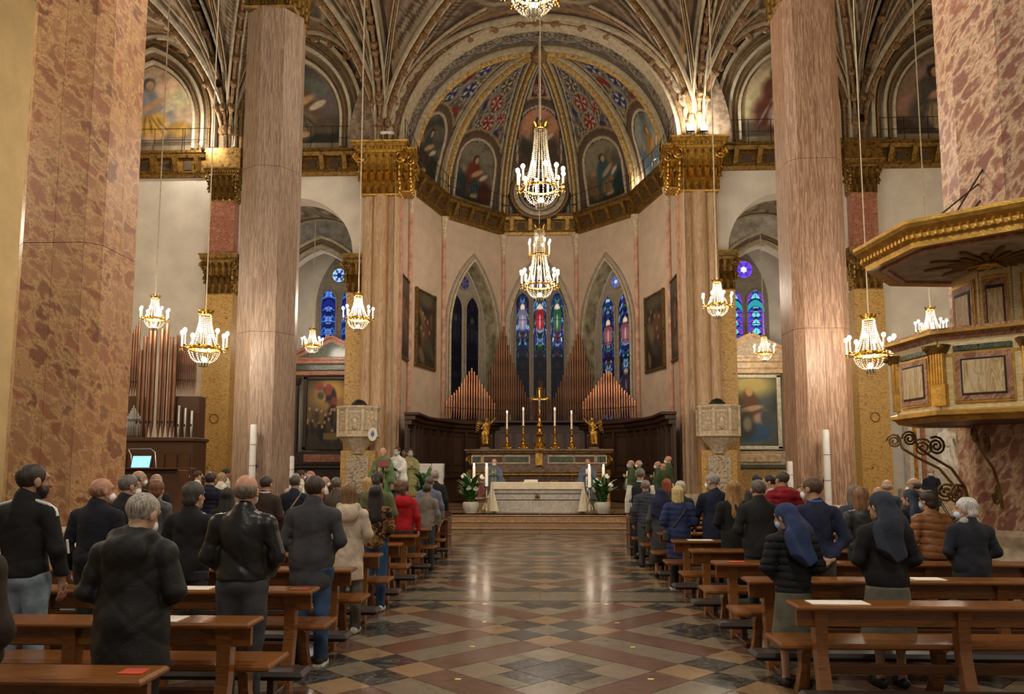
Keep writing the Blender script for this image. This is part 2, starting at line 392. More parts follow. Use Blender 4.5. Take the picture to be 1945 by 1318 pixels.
for k, (y0, y1) in enumerate(((10.55, 10.68), (10.68, 11.42), (11.42, 11.55), (21.5, 21.7))):
    for xa in range(-6, 6, 2):
        tiles.append((abs(xa+1)*2.2+y0-3, [(xa+.004, y0+.004), (xa+1.996, y0+.004), (xa+1.996, y1-.004), (xa+.004, y1-.004)], 'g' if k == 1 else 'k'))
tiles.sort(key=lambda t: t[0])
rest = {k: MB() for k in tile_m}
for n, (d, P, k) in enumerate(tiles):
    mb = MB() if n < 300 else rest[k]
    mb.prism(P, -.02, random.uniform(-.0008, .0008), m=0)
    if n < 300: mb.build('slab', tile_m[k], floor, smooth=0)
for k, mb in rest.items():
    if mb.v: tag(mb.build('distant_slabs', tile_m[k], floor, smooth=0), kind='stuff')
# ---------------------------------------------------------------- end walls of the aisles with an arched chapel opening each
ACX, AR, AZ = 9.75, 2.3, 10.4
vault_base = (128, 108, 90)
def saint(cv, cx, by, h, robe, robe2, skin=(200, 160, 124), seat=True):
    w = h*.42
    cv.ell(cx, by+h*.30, w*.9, h*.30, robe, .2, .4, .03); cv.ell(cx+w*.25/cv.asp, by+h*.22, w*.55, h*.24, robe2, -.4, .4, .03)
    cv.ell(cx-w*.05/cv.asp, by+h*.60, w*.52, h*.22, robe, .1, .4, .02); cv.ell(cx+w*.2/cv.asp, by+h*.55, w*.5, h*.06, skin, .5, .5, .01)
    cv.ell(cx-w*.02/cv.asp, by+h*.86, w*.24, h*.10, tuple(x*.6 for x in robe), 0, .4); cv.ell(cx+w*.03/cv.asp, by+h*.84, w*.15, h*.075, skin, 0, .4)
    cv.ell(cx+w*.75/cv.asp, by+h*.50, w*.32, h*.05, (214, 200, 170), .5, .3); cv.ell(cx+w*.2/cv.asp, by+h*.04, w*.3, h*.05, skin, .2, .4)
    for k in range(6): cv.ell(cx+(k-2.5)*w*.22/cv.asp, by+h*.24, w*.035, h*.17, tuple(x*.66 for x in robe2), .25*(k-2), .8, .02)
    return cv
def lunette(cx, hw, z0, rise, bgc, robe, robe2, seed, parent, y=YE-.06):
    h = rise
    def S(U, V): x = (U-.5)*2*hw; return (cx+x, y, z0+V*(pointed(x, hw, rise*.72)+rise*.28))
    def colr(U, V):
        x = (U-.5)*2*hw; VV = V*(pointed(x, hw, rise*.72)+rise*.28)/rise
        cv = Cv(U, VV, bgc, 2*hw/h, seed); cv.grain(6, .10)
        for k in range(5): cv.ell(cv.r.rand(), .35+.5*cv.r.rand(), .25, .12, tuple(min(255, c*(1.12+.2*cv.r.rand())) for c in bgc), cv.r.rand(), .9, .05)
        cv.ell(.85, .1, .5, .16, tuple(c*.6 for c in bgc), 0, .7, .04); cv.ell(.1, .08, .5, .12, tuple(c*.55 for c in bgc), 0, .7, .04)
        saint(cv, .46, .06, .82, robe, robe2); cv.ell(.85, .2, .13, .1, tuple(c*.8 for c in robe2), .2, .5, .03); cv.grain(30, .05)
        return cv.c
    o = paint_grid('lunette_painting', S, 70, 80, colr, fresco, parent)
    mats = [plain('lunette_moulding%d' % seed, (196, 182, 154), .8, var=.1), plain('lunette_band%d' % seed, (120, 92, 56), .8, var=.35, scale=20)]
    for k, (dr, w, mm, pr) in enumerate(((.10, .10, 0, .14), (.26, .07, 1, .08), (.48, .12, 0, .18), (.72, .10, 1, .10), (.95, .14, 0, .22))):
        pts = arch_pts(hw+dr, (rise*.72)*(hw+dr)/hw, 26, cx, z0+rise*.28)
        path = [(cx-hw-dr, y, z0-.2)]+[(px, y, pz) for px, pz in pts]+[(cx+hw+dr, y, z0-.2)]
        MB().sweep(path, [(-w/2, -pr), (w/2, -pr), (w/2, .05), (-w/2, .05)], up=(0, 1, 0)).build('arch_moulding', mats[mm], parent)
    return o
def end_wall_paint(U, V):
    cv = Cv(U, V, (150, 134, 112), 3, 5); cv.grain(20, .12); cv.grain(70, .08); return cv.c
sides = {-1: 'left', 1: 'right'}
walls = {}
for s in (-1, 1):
    w = MB(); w.T = Matrix.Translation((0, YE, 0))
    x0, x1 = (-18.8, -5.6) if s < 0 else (5.6, 18.8)
    arch_wall(w, x0, x1, 0, HS-.7, s*ACX, AR, AZ, AR, 0, .9)
    walls[s] = w.build('wall_%s_end' % sides[s], white_wall); tag(walls[s], kind='structure')
    up = paint_grid('upper_wall', lambda U, V, x0=x0, x1=x1: (x0+U*(x1-x0), YE-.02, HS-.8+V*7), 60, 30, end_wall_paint, fresco, walls[s])
lunette(-15.9, 1.75, 15.0, 3.4, (196, 170, 140), (150, 150, 156), (214, 168, 84), 1, walls[-1])
lunette(-ACX, 1.65, 15.0, 3.4, (96, 92, 84), (110, 84, 66), (120, 108, 84), 2, walls[-1])
lunette(ACX, 1.65, 15.0, 3.4, (180, 160, 132), (104, 60, 48), (226, 214, 200), 3, walls[1])
lunette(15.9, 1.75, 15.0, 3.4, (140, 116, 92), (92, 84, 76), (176, 156, 120), 4, walls[1])
for s in (-1, 1):
    y0 = -6
    o = MB().box((s*18.9, (YE+y0)/2, 10), (.3, YE-y0, 20)).build('wall_%s' % sides[s], cream_wall); tag(o, kind='structure')
# ---------------------------------------------------------------- chapels behind the arches
for s in (-1, 1):
    c = s*ACX
    w = MB()
    w.add([(c-2.6, 30.7, 0), (c-2.6, 36.2, 0), (c-2.6, 36.2, 14), (c-2.6, 30.7, 14)], [(0, 1, 2, 3)])
    w.add([(c+2.6, 30.7, 0), (c+2.6, 36.2, 0), (c+2.6, 36.2, 14), (c+2.6, 30.7, 14)], [(0, 1, 2, 3)])
    w.add([(c-2.6, 36.2, 0), (c+2.6, 36.2, 0), (c+2.6, 36.2, 14), (c-2.6, 36.2, 14)], [(0, 1, 2, 3)])
    cw = w.build('wall_chapel_%s' % sides[s], white_wall); tag(cw, kind='structure')
    def S(U, V, c=c):
        th = PI*U; return (c-2.55*np.cos(th), 30.7+V*2.7, AZ+2.55*np.sin(th))
    def colr(U, V):
        cv = Cv(U*6, V, (150, 138, 116), 1, 9)
        cv.put((np.abs(V-.5) > .36)*1., (190, 178, 152)); cv.put((np.abs(np.abs(V-.5)-.36) < .03)*1., (104, 84, 62))
        cv.put((np.sin(U*60)*np.sin(V*9+U*20) > .3)*(np.abs(V-.5) < .3)*.7, (96, 84, 70)); cv.put((np.sin(U*44+2)*np.cos(V*12) > .5)*(np.abs(V-.5) < .3)*.8, (196, 184, 160)); return cv.c
    paint_grid('barrel_vault', S, 60, 24, colr, fresco, cw)
    g = MB(); g.T = Matrix.Translation((0, 33.4, 0)); arch_wall(g, c-2.6, c+2.6, 0, 13.6, c, 2.02, 8.9, 2.7, 0, .5, 0, 1)
    gm = plain('chapel_grey_fresco%d' % s, (150, 148, 142) if s < 0 else (196, 188, 172), .85, var=.18, scale=3)
    g.build('pointed_arch', [gm, white_wall], cw)
    for dr, cc in ((.12, (176, 158, 128)), (.30, (120, 96, 70)), (.44, (190, 178, 150))):
        pts = arch_pts(2.02+dr, 2.7+dr*1.3, 24, c, 8.9)
        MB().sweep([(a, 33.4, b) for a, b in pts], [(-.06, -.12), (.06, -.12), (.06, .05), (-.06, .05)], up=(0, 1, 0)).build('arch_moulding', plain('chapel_mould%d%d' % (s, int(dr*100)), cc, .8), cw)
# ---------------------------------------------------------------- pilasters, cornices, capitals
def leaf_mesh(name, mat, w=.32, h=.7):
    mb = MB(); rows = []; N = 13
    for i in range(N+1):
        t = i/N; cur = max(0, t-.5)/.5; y = -.03-.17*cur**2.2; z = h*(t if t < .84 else .84+.05*math.sin((t-.84)/.16*PI)-(t-.84)*.75)
        env = w/2*(.62+.55*math.sin(PI*min(1, .15+t*.85)))*(1-.7*max(0, t-.72)/.28); lob = 1+.26*math.sin(t*4.5*2*PI); r = []
        for c in range(-4, 5):
            f = c/4; r.append((env*f*(1+(lob-1)*abs(f)), y+.07*abs(f)**2+(-.028 if c % 2 == 0 else .022)*(1-.2*t), z-.05*abs(f)*h*.5))
        rows.append(r)
    mb.loft(rows, close=False); return mb.mesh(name, mat, 25)
leaf_g = leaf_mesh('acanthus_leaf', gold); leaf_gd = leaf_mesh('acanthus_leaf', gold_d)
def volute_mesh(mat, r=.2):
    mb = MB(); pts = []
    for i in range(28):
        a = i/27*PI*3.6; rr = r*(1-.8*i/27); pts.append((rr*math.cos(a), 0, rr*math.sin(a)))
    mb.tube(pts, [.055*(1-.5*i/27) for i in range(28)], 6); mb.ball((0, 0, 0), .05, 6, 4); return mb.mesh('volute', mat)
vol_g = volute_mesh(gold); vol_gd = volute_mesh(gold_d)
def capital(parent, cx, cy, z0, z1, hw, hd, mat=gold, lf=leaf_g, vl=vol_g, faces=('f', 'l', 'r'), abacus=.30, nl=4):
    """Corinthian capital on a rectangular shaft: bell, two rows of leaves, volutes, stepped abacus"""
    H = z1-z0; e = empty('capital', (cx, cy, z0), parent=parent)
    b = MB(); rings = []
    for t, k in ((0, 1.0), (.03, 1.05), (.05, 1.0), (.3, 1.0), (.62, 1.08), (.8, 1.24)):
        rings.append([(-hw*k, -hd*k, t*H), (hw*k, -hd*k, t*H), (hw*k, hd*k, t*H), (-hw*k, hd*k, t*H)])
    b.loft(rings); b.build('bell', mat, e, smooth=0)
    ab = MB()
    for t0, t1, k in ((.80, .85, 1.22), (.85, .90, 1.34), (.90, .97, 1.42), (.97, 1.0, 1.50)):
        ab.loft([[(-hw*k, -hd-hw*(k-1), t0*H), (hw*k, -hd-hw*(k-1), t0*H), (hw*k, hd, t0*H), (-hw*k, hd, t0*H)], [(-hw*(k+.03), -hd-hw*(k-.97), t1*H), (hw*(k+.03), -hd-hw*(k-.97), t1*H), (hw*(k+.03), hd, t1*H), (-hw*(k+.03), hd, t1*H)]])
    for i in range(14): ab.ball((hw*1.34*(i/6.5-1), -hd-hw*.37, .88*H), .05, 5, 3)
    ab.build('abacus', mat, e, smooth=0)
    for f in faces:
        W = hw if f == 'f' else hd; n = max(2, round(nl*W/hw))
        rz = {'f': 0, 'l': -PI/2, 'r': PI/2}[f]
        for row, (zz, sc, off) in enumerate(((.04, .52, 0), (.28, .60, .5))):
            for i in range(n+(row == 1)):
                x = -W+(i+.5-off)*2*W/n; sx = 2*W/n/.34
                p = {'f': (x, -hd-.01, zz*H), 'l': (-hw-.01, -x, zz*H), 'r': (hw+.01, x, zz*H)}[f]
                link('acanthus_leaf', lf, e, p, (0, 0, rz), (sx, 1.1, sc*H/.7))
        for sx in (-1, 1):
            x = sx*W*1.12; p = {'f': (x, -hd-.14, .70*H), 'l': (-hw-.14, -x, .70*H), 'r': (hw+.14, x, .70*H)}[f]
            link('volute', vl, e, p, (0, 0, rz), (sx*H/1.7, H/1.7, H/1.7))
    return e
prof_c = [(0, -1.0), (.10, -1.0), (.14, -.86), (.20, -.84), (.20, -.30), (.34, -.26), (.40, -.12), (.46, -.10), (.46, 0), (0, 0)]
br = MB(); br.loft([[(x, y, z) for x in (-.09, .09)]+[(x, y, z) for x in ()] for y, z in ((0, -.84), (-.34, -.30), (-.34, -.26), (0, -.26))], close=False)
br = MB().prism([(0, -.82), (-.10, -.80), (-.16, -.6), (-.30, -.42), (-.36, -.28), (0, -.26)], -.09, .09, 'x'); bracket_me = br.mesh('bracket', gold_d)
coffer_me = MB().box((0, 0, 0), (.34, .05, .36)).mesh('coffer', plain('cornice_coffer', (74, 56, 40), .7))
trimn = [0]
def cornice(path, z, mat=gold_d, step=.78, parent=None):
    trimn[0] += 1
    o = MB().sweep([(x, y, z) for x, y in path], prof_c, cap=False).build('trim_%d' % trimn[0], mat, smooth=20); tag(o, kind='structure')
    for (xa, ya), (xb, yb) in zip(path, path[1:]):
        L = math.hypot(xb-xa, yb-ya); n = max(1, int(L/step)); tx, ty = (xb-xa)/L, (yb-ya)/L; rz = math.atan2(ty, tx)
        for i in range(n):
            d = (i+.5)*L/n; px, py = xa+tx*d+ty*.19, ya+ty*d-tx*.19
            link('bracket', bracket_me, o, (px, py, z), (0, 0, rz))
            d2 = d+L/n/2
            if i < n-1: link('coffer', coffer_me, o, (xa+tx*d2+ty*.21, ya+ty*d2-tx*.21, z-.56), (0, 0, rz))
    return o
for s in (-1, 1):
    for a, b in (((-18.7, -13.3), (-11.9, -7.3)) if s < 0 else ((13.3, 18.7), (7.3, 11.9))): cornice([(a, YE), (b, YE)], HS)
    # pilaster between the two bays: broad yellow lower shaft, capital, narrower pink upper shaft, capital
    t = empty('pilaster', (s*12.6, YE-.3, 0), 0, None, None, None, 'structure')
    MB().box((0, .05, .3), (1.4, .7, .6), bev=.04).build('base', stone, t); MB().box((0, .1, 4.6), (1.12, .6, 8.1)).build('lower_shaft', yellow_m, t)
    MB().tube([(0+.17*math.cos(a*PI/8), -.21, 3.75+.17*math.sin(a*PI/8)) for a in range(16)], .022, 5, closed=True).build('roundel', gold_d, t)
    capital(t, 0, .1, 8.65, 10.25, .52, .28, gold_d, leaf_gd, vol_gd)
    MB().box((0, .12, 11.35), (.98, .55, 2.2)).build('upper_shaft', pink_m, t)
    capital(t, 0, .1, 12.45, 13.75, .5, .26, gold_d, leaf_gd, vol_gd)
    MB().box((0, .1, 14.18), (1.4, .8, .86)).build('entablature', gold_d, t)
    t2 = empty('half_pilaster', (s*7.2, YE-.05, 0), 0, None, None, None, 'structure')
    MB().box((0, 0, 4.4), (.75, .6, 8.6)).build('shaft', yellow_m, t2); capital(t2, 0, 0, 8.7, 10.25, .36, .28, gold_d, leaf_gd, vol_gd, nl=3)
# ---------------------------------------------------------------- pillars
def pillar(name, cx, cy, poly, z0, z1, mat, label, rows, taper=.94, cols=2, group=None, cap=True, basem=stone, parts=True):
    t = empty(name, (cx, cy, 0), 0, label, 'pillar', group)
    n = len(poly); rmax = max(math.hypot(*p) for p in poly)
    def sc(z): return 1-(1-taper)*(z-z0)/(z1-z0)
    core = MB().loft([[(p[0]*.97*sc(z), p[1]*.97*sc(z), z) for p in poly] for z in (0, z1)]); core.build('core', plain('pillar_joint%s' % label[:14], (98, 74, 58), .6), t, smooth=0)
    b = MB()
    for z, k in ((0, 1.22), (.5, 1.22), (.55, 1.2), (.62, 1.14), (.72, 1.16), (.82, 1.12), (.95, 1.03), (1.0, 1.0)): pass
    prof = [(0, 1.24), (.52, 1.24), (.54, 1.16), (.66, 1.20), (.78, 1.14), (.82, 1.06), (.95, 1.10), (1.02, 1.01)]
    b.loft([[(p[0]*k, p[1]*k, z) for p in poly] for z, k in prof]); b.build('base', basem, t, smooth=20)
    hs = np.linspace(1.0, z1, rows+1)
    for i in range(n):
        p, q = poly[i], poly[(i+1) % n]; L = math.hypot(q[0]-p[0], q[1]-p[1]); nc = cols if L > .55 else 1
        mx, my = (p[0]+q[0])/2, (p[1]+q[1])/2
        if my > .35*rmax*1.9: continue
        for r in range(rows):
            for c in range(nc):
                a, bb = c/nc+.003, (c+1)/nc-.003; f = MB(); V = []
                for z in (hs[r]+.004, hs[r+1]-.004):
                    k = sc(z); V.append([((p[0]+(q[0]-p[0])*tt)*k*m, (p[1]+(q[1]-p[1])*tt)*k*m, z) for tt, m in ((a, 1), (bb, 1), (bb, .95), (a, .95))])
                f.loft(V); f.build('veneer_slab', mat, t, smooth=0)
    if cap:
        w = rmax*.92; capital(t, 0, 0, z1, HS, w*.9, w*.9, gold_d, leaf_gd, vol_gd, nl=4)
    return t
def chamfer(w, d, k): return [(-w+k, -d), (w-k, -d), (w, -d+k), (w, d-k), (w-k, d), (-w+k, d), (-w, d-k), (-w, -d+k)]
oc = [(.69*math.cos(PI/8+.2+i*PI/4), .69*math.sin(PI/8+.2+i*PI/4)) for i in range(8)]
pillar('nave_pillar', -6.3, YP, oc, 0, 12.55, striped_l, 'octagonal pillar of grey brown striped marble, left of the aisle', 3, 1.0, 1)
pillar('nave_pillar', 6.22, YP, chamfer(.61, .61, .19), 0, 12.55, striped_r, 'chamfered pillar of pinkish striped marble, right of the aisle', 3, 1.0, 2)
pillar('nave_pillar', -6.62, 10.6, chamfer(.60, .60, .17), 0, 12.55, breccia_l, 'massive pillar of orange red breccia at the left', 3, .97, 2)
oc2 = [(.70*math.cos(PI/8-.1+i*PI/4), .70*math.sin(PI/8-.1+i*PI/4)) for i in range(8)]
pillar('nave_pillar', 6.20, 10.2, oc2, 0, 12.55, breccia_r, 'massive pillar of rose breccia carrying the gilded pulpit', 3, .97, 1)
# clustered piers at the mouth of the apse
for s in (-1, 1):
    t = empty('apse_pier', (s*6.22, 29.4, 0), 0, None, None, None, 'structure')
    for x, y, hw in ((-s*.48, 0, .26), (0, -.12, .30), (s*.48, 0, .26)):
        MB().lathe([(hw*1.15, .9), (hw*1.15, 1.1), (hw, 1.2), (hw, 12.55)], 14, (x, y, 0)).build('shaft', pier_m, t)
    MB().box((0, .12, 6.5), (1.42, .5, 12.1)).build('core', pier_m, t)
    MB().box((-s*.74, .25, 6.5), (.12, .4, 12.1)).build('edge_strip', pink_stripe, t)
    MB().box((0, 0, .45), (1.75, .95, .9), bev=.06).build('base', stone, t)
    capital(t, 0, .05, 12.5, HS, .74, .42, nl=5)
    capital(t, -s*.75, .25, 12.7, HS-.15, .40, .40, faces=('f', 'r' if s < 0 else 'l'), nl=3)
# ---------------------------------------------------------------- apse
AP = [(-5.6, 28.9), (-5.5, 31.6), (-4.5, 35.1), (-1.82, 38), (1.9, 38), (4.58, 35.1), (5.5, 31.6), (5.6, 28.9)]
def facet(i):
    (xa, ya), (xb, yb) = AP[i], AP[i+1]; L = math.hypot(xb-xa, yb-ya); rz = math.atan2(yb-ya, xb-xa)
    return (xa+xb)/2, (ya+yb)/2, L, rz
wind = {2: (1.5, 8.3, 3.6, .75), 3: (1.52, 8.7, 3.6, .7), 4: (1.5, 8.3, 3.6, .75)}
# pale window wall pieces, each facet one object
greenish = plain('jamb_marbling', (150, 140, 112), .7, var=.3, scale=2.5)
def sg_col(U, V, seed, pal, bright, fig=None, cell=7, vn=26, dark=(14, 16, 26)):
    r = np.random.RandomState(seed); n = 64; T = r.randint(0, len(pal), (n, n)); B = .35+.65*r.rand(n, n)
    du = np.abs(U-.5)*2; i = (du*cell/2+.35*np.sin(V*vn*1.7)).astype(int) % n; j = (V*vn+.4*np.cos(du*6)).astype(int) % n
    c = np.array(pal, float)[T[i, j]]*B[i, j][:, None]
    fu = (du*cell/2+.35*np.sin(V*vn*1.7)) % 1; fv = (V*vn+.4*np.cos(du*6)) % 1
    lead = (np.minimum(np.minimum(fu, 1-fu)*.7, np.minimum(fv, 1-fv)) < .12)
    c[lead] *= .25
    cv = Cv(U, V, (0, 0, 0), .14, seed); cv.c = c
    if fig:
        for cy, robe in fig:
            cv.ell(.5, cy, .045, .085, robe, 0, .15); cv.ell(.5, cy+.06, .05, .03, tuple(x*.8 for x in robe), 0, .2); cv.ell(.5, cy+.098, .022, .022, (170, 150, 130), 0, .2); cv.ell(.5, cy-.02, .008, .05, (150, 136, 120), 0, .5)
    g = bright(V)[:, None] if callable(bright) else bright
    return cv.c*g+np.array(dark)*(1-np.clip(g, 0, 1))*.6
blues = [(40, 60, 150), (30, 44, 110), (90, 140, 210), (150, 190, 230), (30, 40, 70), (120, 40, 60), (50, 90, 80)]
winn = [0]
def window(loc, rz, lights, lw, gap, z0, zspring, lr, hw, zs, rise, cols, mat, rose=None, y=0, parent=None):
    """tracery plate with lancet lights (glass) and a rose, local frame; top-level window_<n>"""
    winn[0] += 1; w = empty('window_%d' % winn[0], loc, rz, kind='structure')
    pl = MB(); a = arch_pts(hw, rise, 24, 0, zs); loop = [(-hw, z0)]+a+[(hw, z0)]
    pl.loft([[(p[0], y+.06, p[1]) for p in loop], [(p[0], y+.16, p[1]) for p in loop]]); pl.build('tracery_plate', greystone, w)
    for k in range(lights):
        cx = (k-(lights-1)/2)*(lw+gap); h = lw/2
        def S(U, V, cx=cx, h=h):
            x = (U-.5)*2*h; top = zspring+pointed(x, h, lr); return (cx+x, y+.03, z0+V*(top-z0))
        paint_grid('glass_light', S, 16, 100, lambda U, V, k=k: cols(U, V, k), mat, w)
        pts = arch_pts(h+.03, lr+.04, 14, cx, zspring)
        MB().tube([(cx-h-.03, y+.02, z0)]+[(p, y+.02, q) for p, q in pts]+[(cx+h+.03, y+.02, z0)], .05, 6).build('lancet_moulding', greystone, w)
        for q in range(1, 7):
            zz = z0+(zspring-z0)*q/7; MB().box((cx, y+.015, zz), (lw, .02, .025)).build('saddle_bar', iron, w)
    if rose:
        rz_, rr, rc = rose
        def S2(U, V): th = U*2*PI; return (rr*V*np.cos(th), y+.03, rz_+rr*V*np.sin(th))
        paint_grid('rose_glass', S2, 36, 10, rc, mat, w)
        MB().tube([((rr+.03)*math.cos(i*PI/14), y+.02, rz_+(rr+.03)*math.sin(i*PI/14)) for i in range(28)], .05, 6, closed=True).build('rose_moulding', greystone, w)
        for k in range(6):
            th = k*PI/3; MB().tube([(.3*rr*math.cos(th), y+.015, rz_+.3*rr*math.sin(th)), (rr*math.cos(th), y+.015, rz_+rr*math.sin(th))], .025, 5).build('rose_spoke', greystone, w)
    return w
def rosecol(c1, c2, c3):
    def f(U, V):
        c = np.where((np.cos(U*2*PI*6) > 0)[:, None], np.array(c1, float), np.array(c2, float)); c = np.where((V < .35)[:, None], np.array(c3, float), c)
        c = np.where((V > .82)[:, None], np.array(c2, float)*1.2, c); return c
    return f
rib_c = plain('rib_grey', (176, 162, 136), .8, var=.12); rib_b = plain('rib_brown', (118, 90, 60), .8, var=.35, scale=10); rib_y = plain('rib_ochre', (178, 146, 86), .75, var=.3, scale=9)
for i in range(7):
    mx, my, L, rz = facet(i); M = MB()
    if i in wind:
        hw, zs, rise, dep = wind[i]; arch_wall(M, -L/2, L/2, 0, HS-.6, 0, hw, zs, rise, 4.0, dep, 0, 1)
    else: M.add([(-L/2, 0, 0), (L/2, 0, 0), (L/2, 0, HS-.6), (-L/2, 0, HS-.6)], [(0, 1, 2, 3)])
    o = M.build('wall_apse_%s' % ('abcdefg'[i]), [apse_wall, greenish], None, (mx, my, 0), (0, 0, rz)); tag(o, kind='structure')
    if i in wind:
        for dr, cc, pr in ((.05, rib_c, .10), (.26, greystone, .05)):
            MB().sweep([(p, 0, q) for p, q in [(-hw-dr, 4)]+arch_pts(hw+dr, rise+dr*1.2, 24, 0, zs)+[(hw+dr, 4)]], [(-.06, -pr), (.06, -pr), (.06, .02), (-.06, .02)], up=(0, 1, 0)).build('window_moulding', cc, o)
for i in range(1, 7):        # painted colonnettes in the corners
    x, y = AP[i]; t = empty('colonnette', (x*.985, y-.08, 0), 0, None, None, None, 'structure')
    MB().lathe([(.10, 3.2), (.10, 12.9)], 10).build('shaft', pink_stripe, t); MB().lathe([(.10, 12.6), (.13, 12.7), (.11, 12.85), (.22, 13.45), (.22, 13.6)], 10).build('cap', stone, t)
mx, my, L, rz = facet(3)
robes = [(96, 92, 110), (120, 24, 34), (26, 70, 46)]
def ccol(U, V, k): return sg_col(U, V, 3+k, blues, lambda v: np.where(v > .58, 1.25, np.where(v > .52, .6, .10)), [(.80, robes[k]), (.36, (50, 46, 50))], 7, 30)
window((mx, my+.62, 0), rz, 3, .68, .20, 4.0, 10.3, .5, 1.5, 8.7, 3.55, ccol, glassm, (11.35, .34, rosecol((90, 40, 60), (60, 60, 110), (40, 40, 60))))
mx, my, L, rz = facet(2); n = Vector((-math.sin(rz), math.cos(rz), 0))
def lcol(U, V, k): return sg_col(U, V, 13+k, blues, lambda v: .10+.25*np.clip((v-.55)*3, 0, 1), [(.28, (60, 56, 60)), (.72, (80, 76, 84))], 7, 30)
window((mx+n.x*.68, my+n.y*.68, 0), rz, 2, .82, .28, 4.0, 9.6, .7, 1.48, 8.3, 3.5, lcol, glassd, (10.95, .32, rosecol((70, 60, 100), (40, 50, 90), (90, 70, 110))))
mx, my, L, rz = facet(4); n = Vector((-math.sin(rz), math.cos(rz), 0))
def rcol(U, V, k): return sg_col(U, V, 23+k, blues, lambda v: .45+.75*np.clip((v-.2)*2, 0, 1), [(.30, (60, 40, 60)), (.70, (110, 60, 70))], 7, 30)
window((mx+n.x*.68, my+n.y*.68, 0), rz, 2, .82, .28, 4.0, 9.6, .7, 1.48, 8.3, 3.5, rcol, glassm, (10.95, .32, rosecol((120, 130, 190), (60, 80, 150), (190, 200, 230))))
# chapel windows
def geo(pal, bg, sc):
    def f(U, V, k):
        x = (U-.5)*1.0; y = V*6.0; cv = Cv(U, V, bg, .2, 5)
        fx = np.abs(x); fy = (y*sc) % 1-.5; d = np.hypot(x*1.6, fy)
        c = np.tile(np.array(bg, float), (U.size, 1))
        c[d < .42] = pal[0]; c[np.abs(d-.42) < .07] = (14, 18, 40); pet = (np.cos(6*np.arctan2(fy, x*1.6)) > -.2) & (d < .34); c[pet] = pal[1]; c[d < .1] = pal[2]
        c[np.abs(np.abs(fx-.30)-.0+.12*np.sin(y*sc*2*PI)) < .03] = pal[3]; c[fx > .44] = pal[3]
        c[(V > .82) & (V < .90)] = np.array(pal[0])*.8; c[np.abs(V-.82) < .008] = (12, 14, 30); c[np.abs(V-.905) < .008] = (12, 14, 30); return c
    return f
window((-9.65, 36.1, 0), 0, 2, .72, .26, 6.2, 9.9, .55, 1.12, 9.6, 2.6, geo([(26, 44, 150), (96, 150, 230), (150, 60, 90), (70, 130, 220)], (18, 30, 92), 1.15), glassm, (11.15, .34, rosecol((40, 70, 200), (150, 200, 240), (20, 30, 90))))
window((9.72, 36.1, 0), 0, 2, .82, .2, 6.0, 9.7, .55, 1.12, 9.6, 2.6, geo([(60, 190, 210), (130, 230, 240), (40, 70, 200), (180, 50, 150)], (60, 70, 200), 1.7), glassm, (11.25, .42, rosecol((60, 60, 240), (120, 60, 220), (230, 240, 255))))
# apse cornice
cornice(AP, HS, gold_d, .8)
# ---------------------------------------------------------------- vaults
RISE = 5.3
def web_paint(seed, base, light, dark):
    def f(U, V):
        p = np.abs(np.sin((U-.5)*PI)); q = np.abs(np.sin((V-.5)*PI)); cv = Cv(U, V, base, 1, seed)
        d = np.abs(p-q); m = np.maximum(p, q)
        cv.grain(14, .14); sc = np.sin(26*p+6*np.sin(18*q))*np.sin(24*q+5*np.sin(20*p))
        cv.put((sc > .25)*.5, tuple(c*1.22 for c in base)); cv.put((sc < -.35)*.5, tuple(c*.72 for c in base))
        cv.put((d < .16)*1., light); cv.put((np.abs(d-.17) < .014)*1., dark); cv.put((np.abs(d-.11) < .02)*.9, dark); cv.put((np.abs(d-.22) < .012)*.8, light)
        cv.put((m > .94)*1., light); cv.put((np.abs(m-.93) < .012)*1., dark); cv.put((np.abs(m-.88) < .02)*.7, (150, 116, 70))
        r = np.hypot(p-.62, q-.2)*(p > q)+np.hypot(q-.62, p-.2)*(p <= q)
        cv.put((np.abs(r-.17) < .02)*1., light); cv.put((r < .13)*.6, (92, 96, 88)); cv.grain(60, .06); return cv.c
    return f
ceil = empty('ceiling', kind='structure')
def bay(x0, x1, y0, y1, rise, seed, base, light, dark, n=90):
    cx, cy, a, b = (x0+x1)/2, (y0+y1)/2, (x1-x0)/2, (y1-y0)/2
    def S(U, V):
        tx = (U-.5)*PI; ty = (V-.5)*PI
        return (cx+a*np.sin(tx), cy+b*np.sin(ty), HS+rise*np.maximum(np.cos(tx), np.cos(ty)))
    return paint_grid('vault_web', S, n, n, web_paint(seed, base, light, dark), fresco, ceil)
bay(-PX, PX, YP, 29.4, RISE, 1, (118, 98, 82), (156, 140, 116), (72, 54, 40), 140)
bay(-12.6, -PX, YP, YE, 5.0, 2, (140, 118, 98), (178, 164, 138), (90, 68, 48), 110)
bay(-18.8, -12.6, YP, YE, 5.0, 3, (176, 150, 126), (214, 202, 176), (110, 84, 60), 110)
bay(PX, 12.6, YP, YE, 5.0, 4, (140, 118, 98), (180, 166, 140), (90, 68, 48), 110)
bay(12.6, 18.8, YP, YE, 5.0, 5, (120, 102, 84), (156, 142, 116), (78, 60, 42), 110)
for x0, x1 in ((-18.8, -PX), (-PX, PX), (PX, 18.8)): bay(x0, x1, 4, YP, RISE, 6, (130, 110, 92), (170, 156, 130), (80, 62, 44), 24)
med = MB(); med.ball((0, 0, 0), .15, 8, 5, 0, 1.5); med.ball((0, -.11, 0), .06, 6, 4, 1, 1.5); med_me = med.mesh('medallion', [rib_b, rib_c])
